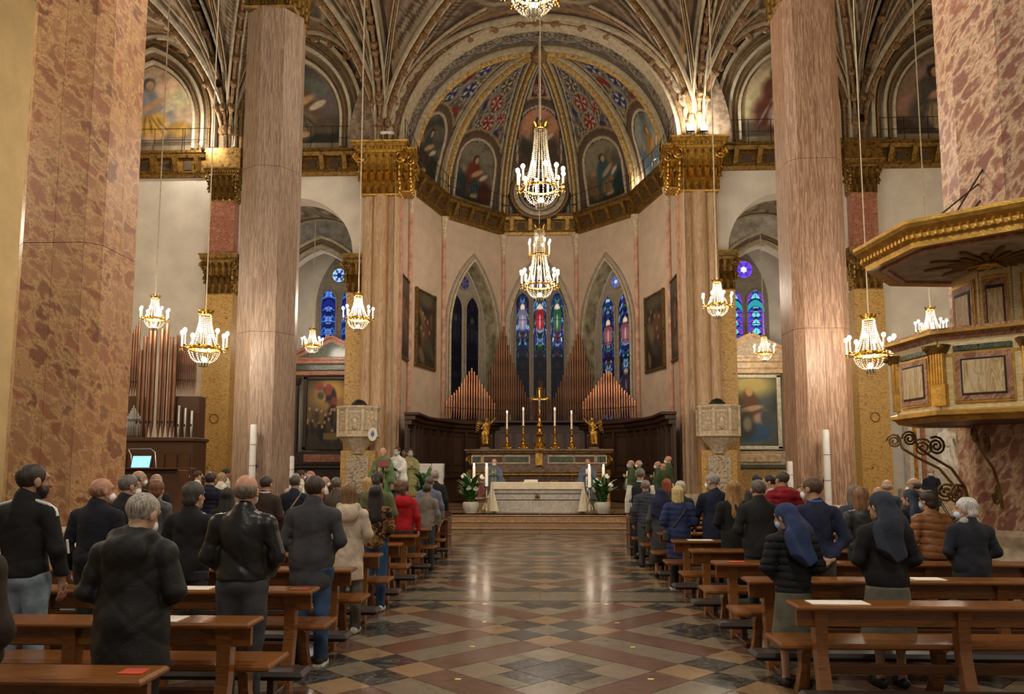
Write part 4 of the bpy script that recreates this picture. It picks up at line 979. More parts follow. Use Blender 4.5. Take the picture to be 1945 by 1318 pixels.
m = MB(); m.box((0, 0, (1.3+H)/2), (.055, .04, H-1.3)); m.box((0, 0, H-.38), (.52, .04, .055))
for x, z in ((-.27, H-.38), (.27, H-.38), (0, H)): m.ball((x, 0, z), .05, 8, 5); m.ball((x-.04*(x == 0), 0, z-.045*(x != 0)), .03, 6, 4); m.ball((x+.04*(x == 0), 0, z+.045*(x != 0)), .03, 6, 4)
m.build('cross', brass, t)
P, Q = sdf_mesh([sC((0, -.05, H-.42), (0, -.05, H-.62), .04, .03), sE((0, -.06, H-.33), (.025, .03, .035)), sC((0, -.05, H-.4), (-.2, -.04, H-.34), .015, .01), sC((0, -.05, H-.4), (.2, -.04, H-.34), .015, .01), sC((.01, -.05, H-.62), (0, -.05, H-.85), .025, .012)], .012, .015)
link('corpus', np_mesh('corpus', [(P, Q, 0)], [gilt('corpus_metal', (190, 176, 150), .35, .8, .7)]), t)
def angel(u, label, sg, lean):
    p = at(u, 852, HY-.3); t = empty('gilded_angel', (p.x, HY-.3, TOPZ), 0, label, 'statue'); k = .92
    MB().lathe([(.2, 0), (.2, .03), (.16, .05), (.16, .08)], 14).build('plinth', brown_m, t)
    x = sg*.04
    pr = [sC((x*.5, 0, .52), (x, 0, .86), .075, .09, (1, .8, 1)), sC((-.03, 0, .55), (-.05, .02, .1), .10, .055), sC((.04, 0, .55), (.08, -.06, .12), .10, .05), sE((x*.7, 0, .5), (.12, .10, .13)),
          sE((x*1.6, -.02, 1.04), (.062, .07, .08)), sC((x, 0, .88), (x*1.5, -.01, .98), .04), sE((x*1.6, .02, 1.07), (.07, .07, .06)),
          sC((x+sg*.09, 0, .86), (x+sg*.22, -.04, .94), .036, .03), sC((x+sg*.22, -.04, .94), (x+sg*.36, -.06, 1.12), .03, .02), sC((x-sg*.09, 0, .86), (x-sg*.15, -.1, .72), .036, .03), sC((x-sg*.15, -.1, .72), (x-sg*.02, -.16, .66), .03, .022),
          sE((.02*sg, -.03, .14), (.1, .12, .05)), sC((-.06, -.02, .5), (-.12, .06, .22), .06, .03), sC((.08, .05, .56), (.13, .1, .3), .05, .02)]
    def fold(X, Y, Z): return .012*np.sin(38*X+9*Z+20*Y)*(Z < .75)
    P, Q = sdf_mesh(pr, .016, .03, post=fold); P = P*k; P[:, 2] += .08; link('figure', np_mesh('figure', [(P, Q, 0)], [gold]), t)
    for ws in (-1, 1):
        pr = [sC((ws*.05, .08, .86), (ws*.20-sg*.06, .16, .98), .035, .05, (1, .5, 1)), sC((ws*.20-sg*.06, .16, .98), (ws*.26-sg*.12, .2, .55), .075, .02, (1, .4, 1)), sC((ws*.14-sg*.06, .14, .9), (ws*.18-sg*.1, .18, .62), .06, .03, (1, .4, 1))]
        P, Q = sdf_mesh(pr, .016, .02, post=lambda X, Y, Z: .006*np.sin(70*Z+30*X)); P = P*k; P[:, 2] += .08; link('wing', np_mesh('wing', [(P, Q, 0)], [gold_d]), t)
angel(921, 'gilded angel with raised arm at the left end of the high altar', 1, 0); angel(1128, 'gilded angel with raised arm at the right end of the high altar', -1, 0)
# the free-standing altar
AY = 24.0
t = empty('marble_altar', (0, AY, PZ), 0, 'stepped white marble altar block at the head of the steps', 'altar'); a0, a1 = at(941, 968, AY-.5), at(1101, 968, AY-.5); t.location.x = (a0.x+a1.x)/2; W = a1.x-a0.x
for z0, z1, k, d, nm in ((0, .37, 1.0, 1.0, 'base_block'), (.39, .56, 1.03, 1.04, 'middle_course'), (.58, .72, 1.07, 1.08, 'upper_course'), (.74, .90, 1.10, 1.14, 'mensa')):
    MB().box((0, .05, (z0+z1)/2), (W*k, .9*d, z1-z0), bev=.012).build(nm, white_m, t)
MB().box((0, .05, .45), (W*.98, .8, .8)).build('core', stone_d, t)
m = MB(); m.box((0, -.43, .47), (.045, .03, .18), bev=.005); m.box((0, -.43, .47), (.16, .03, .045), bev=.005)
for x, z in ((-.06, .53), (.06, .53), (-.06, .41), (.06, .41)): m.box((x, -.43, z), (.035, .03, .035))
m.build('brass_cross', brass, t)
# altar cloth
c = MB(); w2 = W*.555
def drop(x, y, z): return (x, y, z)
rows = []
for j in range(13):
    y = -.50+j*1.1/12; rows.append([(-w2+2*w2*i/24, y, .915) for i in range(25)])
front = [[(-w2+2*w2*i/24, -.505-.004*math.sin(i*2.1)-.01*d, .915-.20*d) for i in range(25)] for d in (1, .66, .33)]
c.loft(front+rows, close=False)
for s in (-1, 1):
    sr = []
    for d in range(11):
        f = d/10; sr.append([(s*(w2+.005+(.04+.30*j/12)*f**1.25+.03*f*math.sin(j*1.7+s)), -.50+j*1.1/12-.12*f*(1-j/12)+.03*f*math.sin(j*2.3), .915-.86*f) for j in range(13)])
    c.loft(sr, close=False)
    c.loft([[(s*(w2+.005+.04*(d/10)**1.25+.03*(d/10)*math.sin(s)-(.03+.24*d/10)*m/4), -.50-.12*d/10-.012*math.sin(m*2+d*.4), .915-.86*d/10) for m in range(5)] for d in range(11)], close=False)
o = c.build('altar_cloth', linen, None, (t.location.x, AY, PZ), smooth=60); tag(o, 'cream linen cloth draped over the marble altar with long side falls', 'altar cloth')
b = MB(); b.box((0, 0, .03), (.42, .3, .04), rx=.15, bev=.01); o = b.build('altar_book', paper, None, (t.location.x-.2, AY, PZ+.925)); tag(o, 'open white missal lying on the altar cloth', 'book')
# floor candles beside the altar
for u, vt, vb, Y, lab in ((900, 884, 962, 24.6, 'tall white candle on a stand, outermost left of the altar'), (924, 884, 966, 23.2, 'tall white candle on a silver stand at the left altar corner'), (1120, 886, 966, 23.2, 'tall white candle on a silver stand at the right altar corner'), (1147, 886, 962, 24.6, 'tall white candle on a stand, outermost right of the altar')):
    p = at(u, vb, Y); H = at(u, vt, Y).z-PZ; t = empty('candle_stand', (p.x, Y, PZ), 0, lab, 'candle stand', 'candle stands round the altar')
    k = H-.62; MB().lathe([(.15, 0), (.15, .05), (.08, .1), (.06, .2), (.03, .25), (.03, .5*k), (.05, .55*k), (.025, .6*k), (.025, .95*k), (.07, k)], 12).build('stand', gilt('silver_stand%d' % u, (190, 170, 140), .3, .8, .6), t)
    MB().lathe([(.045, k), (.045, H-.03), (.02, H-.02)], 10).build('candle', emit('lit_wax%d' % u, (255, 240, 210), .3), t); MB().ball((0, 0, H+.03), .025, 6, 5, 0, 1.8).build('flame', flame_m, t)
    lamp('candle_light', 'POINT', (0, -.05, H+.05), 4, size=.03, parent=t)
def blade(L, w, bend, seed):
    m = MB(); rows = []
    for i in range(6):
        f = i/5; ww = w*math.sin(PI*(.08+.9*f))**.8; z = L*f*math.cos(bend*f); y = -L*f*math.sin(bend*f)
        rows.append([(-ww/2, y-.01, z), (0, y+.012, z), (ww/2, y-.01, z)])
    m.loft(rows, close=False); return m.mesh('leaf', leaf_m)
blades = [blade(.45, .11, b, 0) for b in (.3, .7, 1.1)]
spathe = MB(); rows = []
for i in range(6):
    f = i/5; ww = .09*math.sin(PI*(.1+.88*f)); rows.append([(-ww, -.02-.05*f, .16*f), (0, .02-.03*f, .16*f), (ww, -.02-.05*f, .16*f)])
spathe.loft(rows, close=False); spathe_me = spathe.mesh('flower', petal_m)
def plant(u, v, Y, label, nl=46, nf=9, h=1.0, pot=True, z0=PZ):
    p = at(u, v, Y); t = empty('potted_plant', (p.x, Y, z0), 0, label, 'potted plant', None); r = random.Random(u)
    if pot: MB().lathe([(.16, 0), (.22, .12), (.25, .24), (.23, .32), (.2, .34), (.2, .3)], 16).build('pot', pot_m, t); MB().lathe([(.01, .29), (.21, .30)], 12).build('soil', plain('soil%d' % u, (50, 38, 28), .9), t)
    for i in range(nl):
        a = r.random()*2*PI; link('leaf', r.choice(blades), t, (.1*math.cos(a), .1*math.sin(a), .28+r.random()*.45*h), (0, 0, a+PI/2), (1+r.random()*.3,)*3)
    MB().tube([(0, 0, .25), (.01, 0, .5), (0, 0, .8*h)], .04, 6).build('stem', leaf_m, t)
    for i in range(nf):
        a = r.random()*2*PI; q = .16+.24*r.random(); link('flower', spathe_me, t, (q*math.cos(a), q*math.sin(a), .5+r.random()*.6*h), (.3, 0, r.random()*2*PI))
    return t
plant(894, 964, 23.35, 'white flowering peace lily in a pale pot left of the altar'); plant(1144, 966, 23.35, 'white flowering peace lily in a pale pot right of the altar')
# stone pulpits in front of the apse piers
for s in (-1, 1):
    PY = 28.3; p = at(681 if s < 0 else 1364, 820, PY)
    t = empty('stone_pulpit', (p.x, PY, 0), 0, 'pale carved stone pulpit on a mosaic pedestal, %s of the choir' % sides[s], 'pulpit')
    zt = at(681, 773, PY).z; zb = at(681, 830, PY).z
    octp = [(.74*math.cos(PI/8+i*PI/4), .62*math.sin(PI/8+i*PI/4)) for i in range(8)]
    def lo(prof): 
        m = MB(); m.loft([[(x*k, y*k, z) for x, y in octp] for k, z in prof]); return m
    lo([(1.0, zb), (1.0, zt-.12)]).build('parapet', stone, t, smooth=20); lo([(1.05, zt-.14), (1.12, zt-.06), (1.12, zt), (1.0, zt+.02)]).build('top_moulding', stone, t, smooth=20)
    lo([(1.1, zb+.06), (1.12, zb), (1.0, zb-.05)]).build('lower_moulding', stone, t, smooth=20); lo([(.98, zb-.04), (.7, zb-.25), (.5, zb-.38), (.3, zb-.62)]).build('corbel', stone, t, smooth=20)
    for i in range(8):
        (xa, ya), (xb, yb) = octp[i], octp[(i+1) % 8]
        if ya+yb > .2: continue
        L = math.hypot(xb-xa, yb-ya); m = MB(); m.T = Matrix.Translation(((xa+xb)/2*1.01, (ya+yb)/2*1.01, (zt+zb)/2)) @ Matrix.Rotation(math.atan2(yb-ya, xb-xa), 4, 'Z')
        m.box((0, 0, 0), (L*.62, .05, (zt-zb)*.62), bev=.02); m.build('relief_panel', plain('relief_stone', (186, 166, 138), .6, var=.2, scale=12), t)
        m = MB(); m.T = Matrix.Translation((xa*1.02, ya*1.02, 0)); m.box((0, 0, (zt+zb)/2-.03), (.10, .10, zt-zb-.15)); m.build('corner_pilaster', stone, t, smooth=0)
    P, Q = sdf_mesh([sE((0, -.64, (zt+zb)/2+.18), (.05, .05, .06)), sC((0, -.62, (zt+zb)/2+.08), (0, -.62, (zt+zb)/2-.22), .07, .10, (1, .6, 1))], .02, .03); link('saint_relief', np_mesh('saint_relief', [(P, Q, 0)], [stone]), t)
    MB().box((0, .2, (zb-.5)/2), (1.28, .5, zb-.5)).build('pedestal', yellow_m, t); MB().box((0, -.07, (zb-.65)/2+.1), (.82, .06, zb-.9)).build('mosaic_panel', mosaic_m, t)
    MB().lathe([(.32, 0), (.3, .1), (.2, .22), (.05, .28)], 10, (.0, 0, zt)).build('book_rest', iron, t)
    if s < 0:
        o = MB().lathe([(.17, 0), (.17, .03)], 20, sy=1.4).build('coat_of_arms', white_p, None); q = at(708, 825, PY-.66); o.location = q; o.rotation_euler.x = PI/2; tag(o, 'white oval plaque with coat of arms on the left stone pulpit', 'plaque')
        m = MB(); m.prism([(-.06, .08), (.06, .08), (.06, -.04), (0, -.1), (-.06, -.04)], .03, .04); m.box((0, .12, .035), (.1, .03, .01)); m.build('shield', plain('shield_blue', (90, 110, 150), .5), o)
# paintings on the apse walls
def wall_painting(i, cx, w, z0, z1, seed, label):
    mx, my, L, rz = facet(i); n = Vector((math.sin(rz), -math.cos(rz), 0)); q = Vector((mx, my, 0))+n*.05+Vector((math.cos(rz), math.sin(rz), 0))*cx
    t = empty('oil_painting', (q.x, q.y, z0), rz, label, 'painting'); h = z1-z0
    def colr(U, V):
        cv = Cv(U, V, (52, 44, 36), w/h, seed); cv.grain(5, .25); rr = cv.r
        for k in range(9): cv.ell(.2+.6*rr.rand(), .12+.55*rr.rand(), .05+.06*rr.rand(), .10+.08*rr.rand(), [(96, 70, 50), (70, 66, 58), (84, 48, 40), (110, 92, 70)][k % 4], rr.rand(), .7, .04)
        for k in range(6): cv.ell(.2+.6*rr.rand(), .4+.4*rr.rand(), .025, .03, (150, 116, 86), 0, .6)
        cv.ell(.5, .9, .25, .1, (84, 74, 58), 0, .9); return cv.c
    paint_grid('canvas', lambda U, V: ((U-.5)*w, -.03, V*h), 36, 60, colr, canvas, t)
    m = MB(); 
    for x, z, a, b in ((0, 0, w+.16, .09), (0, h, w+.16, .09)): m.box((x, -.03, z), (a, .1, b), bev=.02)
    for x in (-w/2, w/2): m.box((x, -.03, h/2), (.09, .1, h+.16), bev=.02)
    m.build('frame', gold_d, t)
wall_painting(1, -.15, 1.95, 6.25, 9.55, 1, 'dark oil painting of a crowd in gilt frame, left apse wall nearer the organ'); wall_painting(0, .3, 1.9, 6.3, 9.6, 2, 'dark narrow looking oil painting beside the left apse pier')
wall_painting(5, .15, 1.95, 6.1, 9.4, 3, 'dark oil painting of a crowd in gilt frame, right apse wall nearer the organ'); wall_painting(6, -.3, 1.9, 6.2, 9.5, 4, 'dark narrow looking oil painting beside the right apse pier')
# side chapel altarpieces
for s in (-1, 1):
    Y = 34.9; cx = s*9.55; zt, zb = at(615, 722, Y).z, at(615, 848, Y).z
    t = empty('altarpiece', (cx, Y, 0), 0, 'dark altarpiece with pink marble pediment and a crowd below a standing figure' if s < 0 else 'bright altarpiece with marble columns and painting of kneeling figures', 'altarpiece')
    w = 2.2; h = zt-zb; A, B = (pink_m, plain('dark_altar_wood', (60, 46, 36), .5)) if s < 0 else (plain('warm_marble', (214, 182, 140), .35, var=.15), stone)
    def colr(U, V):
        cv = Cv(U, V, (66, 58, 50) if s < 0 else (84, 92, 86), w/h, 60+s); cv.grain(6, .2); r = cv.r
        if s < 0:
            cv.ell(.5, .72, .42, .26, (150, 120, 76), 0, .9); cv.ell(.5, .80, .2, .18, (206, 160, 84), 0, .8)
            cv.ell(.5, .70, .085, .20, (44, 44, 52), 0, .3); cv.ell(.5, .62, .06, .12, (70, 34, 40), 0, .4); cv.ell(.5, .90, .03, .035, (206, 170, 130), 0, .3)
            for k in range(14): cv.ell(r.rand(), .6+.32*r.rand(), .05, .06, [(150, 70, 60), (90, 80, 70), (170, 130, 80)][k % 3], r.rand(), .6, .02)
            for k in range(26): x = r.rand(); y = .12+.35*r.rand(); cv.ell(x, y, .04, .10, [(34, 32, 30), (80, 66, 44), (50, 44, 40), (120, 96, 60)][k % 4], 0, .5); cv.ell(x, y+.11, .018, .025, (190, 150, 112), 0, .4)
            cv.rect(.35, .65, .1, .2, (130, 110, 70))
        else:
            cv.ell(.5, .9, .32, .16, (206, 186, 110), 0, .9); cv.ell(.45, .62, .13, .2, (120, 84, 54), .2, .5, .03); cv.ell(.45, .8, .05, .07, (210, 170, 110), 0, .4); cv.ell(.5, .55, .16, .04, (196, 168, 130), .2, .5); cv.ell(.65, .38, .10, .10, (196, 160, 130), -.3, .5, .02)
            cv.ell(.6, .2, .2, .13, (66, 96, 130), .2, .5, .04); cv.ell(.35, .3, .13, .2, (74, 70, 66), 0, .6, .04); cv.ell(.75, .5, .05, .05, (150, 120, 100), 0, .5); cv.ell(.78, .4, .08, .14, (84, 90, 96), 0, .6, .03); cv.ell(.4, .32, .06, .1, (150, 140, 116), 0, .7)
        return cv.c
    paint_grid('canvas', lambda U, V: ((U-.5)*w, -.08, zb+V*h), 60, 80, colr, canvas, t)
    m = MB(); fm = B if s < 0 else plain('cream_frame', (232, 220, 190), .5)
    for z in (zb-.08, zt+.08): m.box((0, -.08, z), (w+.34, .16, .16), bev=.03)
    for x in (-w/2-.09, w/2+.09): m.box((x, -.08, (zb+zt)/2), (.16, .16, h+.3), bev=.03)
    m.build('frame', fm, t)
    for q in (-1, 1):
        MB().lathe([(.24, zb-.9), (.24, zb-.5), (.2, zb-.4), (.17, zb-.3), (.15, zt-.25), (.2, zt-.2), (.26, zt+.1)], 14, (q*1.65, -.05, 0)).build('column', yellow_m if s > 0 else B, t)
        MB().box((q*1.65, -.05, (zb-.9)/2), (.6, .5, zb-.9)).build('column_pedestal', B, t)
    for z, hh, k, mm in ((zt+.30, .22, 4.1, A), (zt+.56, .30, 3.9, green_m if s < 0 else A), (zt+.82, .20, 4.3, A)): MB().box((0, .0, z), (k, .5, hh), bev=.04).build('entablature', mm, t)
    zz = zt+.92; MB().prism([(-2.2, zz), (2.2, zz), (0, zz+1.05)], -.22, .25, 'y').build('pediment', A, t, smooth=0); MB().prism([(-1.5, zz+.12), (1.5, zz+.12), (0, zz+.82)], -.26, -.2, 'y').build('tympanum', green_m if s < 0 else stone, t, smooth=0)
    for q in (-1, 1): MB().box((q*1.1, -.1, zz+.56), (2.5, .6, .14), ry=q*.445, bev=.03).build('raking_cornice', A, t)
    MB().box((0, -.1, zb-.55), (3.0, .5, .62), bev=.03).build('predella', B, t); MB().box((0, -.40, zb-.55), (2.2, .08, .36), bev=.03).build('predella_panel', A, t)
    MB().box((0, -.5, (zb-1)/2), (2.9, .9, zb-1.0), bev=.03).build('mensa', B if s < 0 else yellow_m, t); MB().box((0, -.55, zb-.95), (3.2, 1.1, .12), bev=.03).build('mensa_top', B if s < 0 else green_m, t)
# ---------------------------------------------------------------- second organ in the left aisle
YO = 25.0
t = empty('aisle_organ', (at(305, 700, YO).x, YO, 0), 0, 'smaller wooden organ with tall copper pipes in the left aisle', 'pipe organ'); ox = t.location.x
zc = at(300, 838, YO).z
MB().box((0, .3, zc/2), (2.6, 1.0, zc), bev=.03).build('case', wood_o, t)
for i in range(6): MB().box((-1.05+.42*i, -.22, zc*.55), (.34, .05, zc*.6), bev=.015).build('case_panel', wood_pd, t)
MB().box((0, .25, zc+.05), (2.75, 1.15, .14), bev=.03).build('case_top', wood_o, t)
def lp(u, v, vb, r, mat, dy=0): q = at(u, v, YO+dy); b = at(u, vb, YO+dy); pipe(t, (q.x-ox, dy, b.z), q.z-b.z, r, mat, .45)
for u, v in ((268, 665), (277, 640), (288, 612), (297, 595), (309, 625), (318, 615), (327, 640), (334, 655)): lp(u, v, 832, .07, copper_d, -.1)
for i in range(9): lp(243+2.9*i, 770+abs(i-4)*5, 828, .022, tin, -.15)
for i, v in enumerate((770, 775, 780)): lp(341+12*i, v, 838, .05, tin, -.15)
for i in range(5): lp(246+5*i, 640-7*i, 755, .045, copper_d, .1)
for i in range(12): lp(338+3.2*i, 636+3.4*i, 752, .032, copper_d, .15)
for u, w in ((250, .55), (355, .8)):
    q = at(u, 780, YO); m = MB(); zb_, zt_ = at(u, 838, YO).z, at(u, 752, YO).z; m.box((q.x-ox, .25, (zb_+zt_)/2), (w, .5, zt_-zb_), bev=.02); m.build('pipe_tower', wood_o, t)
# organ desk with tablet
Yd = 15.5; q = at(270, 892, Yd)
t = empty('music_desk', (q.x, Yd, 0), 0, 'music desk with glowing blue tablet beside the left organ', 'music stand')
MB().box((0, .2, q.z/2), (1.5, .6, q.z), bev=.02).build('console', wood_o, t); MB().box((.1, -.1, q.z+.02), (2.0, .25, .04), bev=.01).build('shelf', wood_pd, t)
MB().box((-.03, .02, q.z+.16), (.40, .02, .27), rx=-.3, bev=.005).build('tablet', black_p, t); MB().box((-.03, .005, q.z+.16), (.37, .02, .24), rx=-.3).build('screen', screen_m, t)
MB().tube([(-.26, .1, q.z+.05), (-.3, .1, q.z+.3), (-.36, .1, q.z+.42), (.1, .1, q.z+.43), (.2, .1, q.z+.36), (.24, .1, q.z+.02)], .012, 6).build('lamp_arm', tin, t)
# ================================================================ CHANDELIERS
_ch = {}
def chandelier_meshes(key, R, top, bot, n):
    if key in _ch: return _ch[key]
    d = {}
    def bead_path(m, pts, r):
        for (a, b) in zip(pts, pts[1:]):
            L = (Vector(b)-Vector(a)).length; k = max(1, int(L/(r*2.4)))
            for i in range(k):
                q = Vector(a).lerp(Vector(b), (i+.5)/k); m.add([(q.x+r, q.y, q.z), (q.x-r, q.y, q.z), (q.x, q.y+r, q.z), (q.x, q.y-r, q.z), (q.x, q.y, q.z+r*1.2), (q.x, q.y, q.z-r*1.2)], [(0, 2, 4), (2, 1, 4), (1, 3, 4), (3, 0, 4), (2, 0, 5), (1, 2, 5), (3, 1, 5), (0, 3, 5)])
    up = MB(); dn = MB(); ns = 18; rr = R*.72; rc = R*.26; br_ = R*.035
    for i in range(ns):
        a = 2*PI*i/ns; c, s = math.cos(a), math.sin(a); pts = []
        for k in range(7):
            f = k/6; r = rc+(rr-rc)*(f**2.0); pts.append((r*c, r*s, top*(1-f)))
        bead_path(up, pts, br_)
        pts = [((rr*math.cos(f*PI/2*.92)+.0)*c, (rr*math.cos(f*PI/2*.92))*s, -bot*.85*math.sin(f*PI/2)) for f in (0, .2, .4, .6, .8, 1)]; bead_path(dn, pts, br_*.95)
    d['upper_strands'] = up.mesh('upper_strands', crystal, 0); d['basket_strands'] = dn.mesh('basket_strands', crystal, 0)
    ri = MB(); ri.lathe([(rr*.96, -.03), (rr*1.04, -.035), (rr*1.05, 0), (rr*1.04, .035), (rr*.96, .03), (rr*.96, -.03)], 28, cap=False); d['ring'] = ri.mesh('ring', brass)
    cr = MB(); cr.lathe([(rc*.9, top-.02), (rc*1.15, top), (rc*1.1, top+.05), (rc*.9, top+.05), (rc*.9, top-.02)], 16, cap=False)
    for i in range(8):
        a = 2*PI*i/8; c, s = math.cos(a), math.sin(a); cr.tube([(rc*c, rc*s, top+.03), (rc*1.25*c, rc*1.25*s, top+R*.18), (rc*1.5*c, rc*1.5*s, top+R*.24)], [R*.05, R*.05, R*.015], 5)
    cr.lathe([(.015, top), (.015, top+R*.3)], 6); d['crown'] = cr.mesh('crown', brass)
    ar = MB(); ar.tube([(rr, 0, 0), (rr+(R-rr)*.5, 0, -R*.07), (R, 0, -R*.02), (R, 0, R*.05)], R*.022, 6); ar.lathe([(R*.02, 0), (R*.09, R*.05), (R*.09, R*.065)], 8, (R, 0, 0)); ar.ball((rr, 0, -.01), R*.06, 6, 4)
    for q in range(3): ar.ball((R+R*.07*math.cos(q*2.1), R*.07*math.sin(q*2.1), -R*.07), R*.022, 4, 3, 0, 2.2)
    d['arm'] = ar.mesh('arm', brass)
    d['candle'] = MB().lathe([(R*.045, R*.06), (R*.045, R*.62)], 8, (R, 0, 0)).mesh('candle', wax); d['bulb'] = MB().ball((R, 0, R*.73), R*.09, 8, 6, 0, 1.25).mesh('bulb', bulb_m)
    pe = MB()
    for i in range(10): a = 2*PI*i/10; pe.ball((R*.2*math.cos(a), R*.2*math.sin(a), -bot*.93), R*.04, 5, 4, 0, 2.6)
    pe.lathe([(R*.05, -bot*.85), (R*.22, -bot*.84), (R*.22, -bot*.80), (R*.05, -bot*.79)], 12); d['pendants'] = pe.mesh('pendants', crystal)
    d['core_bulb'] = MB().ball((0, 0, -bot*.62), R*.13, 8, 6).mesh('core_bulb', bulb_m)
    _ch[key] = d; return d
def chandelier(u, v, Y, key, R, top, bot, n, watts, label, ceil_z, two=False, group=None):
    p = at(u, v, Y); d = chandelier_meshes(key, R, top, bot, n); t = empty('chandelier', p, 0, label, 'chandelier', group)
    for k in ('upper_strands', 'basket_strands', 'ring', 'crown', 'pendants', 'core_bulb'): link(k, d[k], t)
    def arms(dz, sc, n, ph):
        for i in range(n):
            a = link('arm', d['arm'], t, (0, 0, dz), (0, 0, ph+2*PI*i/n), (sc, sc, 1)); link('candle', d['candle'], a); link('bulb', d['bulb'], a)
    arms(0, 1, n, .2)
    if two: arms(top*.55, .58, 8, .5); link('ring', d['ring'], t, (0, 0, top*.55), (0, 0, 0), (.55, .55, 1))
    MB().tube([(0, 0, top+R*.25), (0, 0, ceil_z-p.z)], .012 if Y < 20 else .02, 5).build('cable', cable_m, t)
    lamp('chandelier_light', 'POINT', (0, 0, R*.7), watts, size=R*.9, parent=t); return t
LC, LB = LIGHT['chandelier'], LIGHT['big']
chandelier(1013, -18, 16, 'big', .72, 1.9, .62, 12, LB, 'large crystal chandelier cut off by the top edge, nearest over the aisle', 19.6)
chandelier(1027, 358, 23, 'big', .72, 1.9, .62, 12, LB, 'large tall crystal chandelier hanging before the rose window', 19.6)
chandelier(1025, 543, 31, 'huge', .76, 2.35, .62, 14, LB*.7, 'two tiered crystal chandelier in front of the middle apse window', 20.45, True)
for u, v, Y, lab in ((388, 662, 15, 'crystal chandelier between the left organ and the striped pillar'), (293, 606, 24, 'small crystal chandelier above the tall pipes of the left organ'),
                     (680, 606, 22, 'crystal chandelier in front of the left apse pier'), (593, 657, 32.3, 'small crystal chandelier inside the left chapel'),
                     (1363, 581, 22, 'crystal chandelier in front of the right apse pier'), (1452, 671, 32.3, 'small crystal chandelier inside the right chapel'),
                     (1653, 673, 15, 'crystal chandelier between the right striped pillar and the gilded pulpit'), (1769, 630, 24, 'small crystal chandelier half hidden by the pulpit parapet')):
    chandelier(u, v, Y, 'small', .43, .68, .36, 8, LC*(.5 if Y > 30 else 1), lab, 12.6 if Y > 30 else 19.4, group='aisle chandeliers')
# ================================================================ GILDED PULPIT
def ngon(R, ph, n=8, c=(0, 0)): return [(c[0]+R*math.cos(ph+i*2*PI/n), c[1]+R*math.sin(ph+i*2*PI/n)) for i in range(n)]
A0 = math.radians(163); PCX, PCY = 5.42, 9.15
pul = empty('gilded_pulpit', (PCX, PCY, 0), 0, 'octagonal gilded pulpit with onyx panels and sounding board on the right pillar', 'pulpit')
ony = NT('onyx'); vv = ony.coord((7, 7, 1.1)); f_ = ony.noise(vv, 1.3, 6, 2.2, .6)
onyx = ony.fin(ony.ramp(f_, [(.26, (150, 112, 66)), (.38, (206, 184, 140)), (.46, (176, 144, 96)), (.52, (224, 208, 170)), (.6, (196, 168, 120)), (.72, (140, 106, 64))]), .3)
pm_red = breccia('pulpit_red_marble', [(150, 92, 72), (124, 72, 56), (166, 116, 88)], (190, 150, 120), scale=9); pm_cream = plain('pulpit_cream', (226, 204, 154), .45, var=.15, scale=18, stretch=(1, 1, 5)); dark_in = plain('dark_inlay', (40, 32, 28), .5)
gild = gilt('pulpit_gold', (240, 190, 92), .34, .7, .75)
Rp = 1.10; ZB, ZT = 2.34, 3.27; C8 = ngon(Rp, A0)
def octring(prof, mat, name, R=Rp, z=0, c=(0, 0)): 
    path = [(x+c[0], y+c[1], z) for x, y in ngon(R, A0)]; return MB().sweep(path, prof, closed=True).build(name, mat, pul, smooth=20)
MB().prism(ngon(Rp*.96, A0), ZB-.02, ZB+.06).build('pulpit_floor', wood_o, pul, smooth=0)
octring([(-.1, 0), (.02, -.0), (.05, .04), (.10, .06), (.10, .10), (.03, .12), (-.1, .12)], gild, 'base_moulding', z=ZB-.04)
octring([(-.08, 0), (0, 0), (.03, .05), (.05, .10), (.12, .13), (.12, .18), (-.08, .2)], pm_red, 'top_rail', z=ZT-.14); octring([(0, 0), (.135, 0), (.135, .03), (0, .03)], gild, 'rail_gilding', z=ZT-.02); octring([(0, 0), (.035, 0), (.035, .03), (0, .03)], gild, 'frieze_gilding', z=ZT-.27)
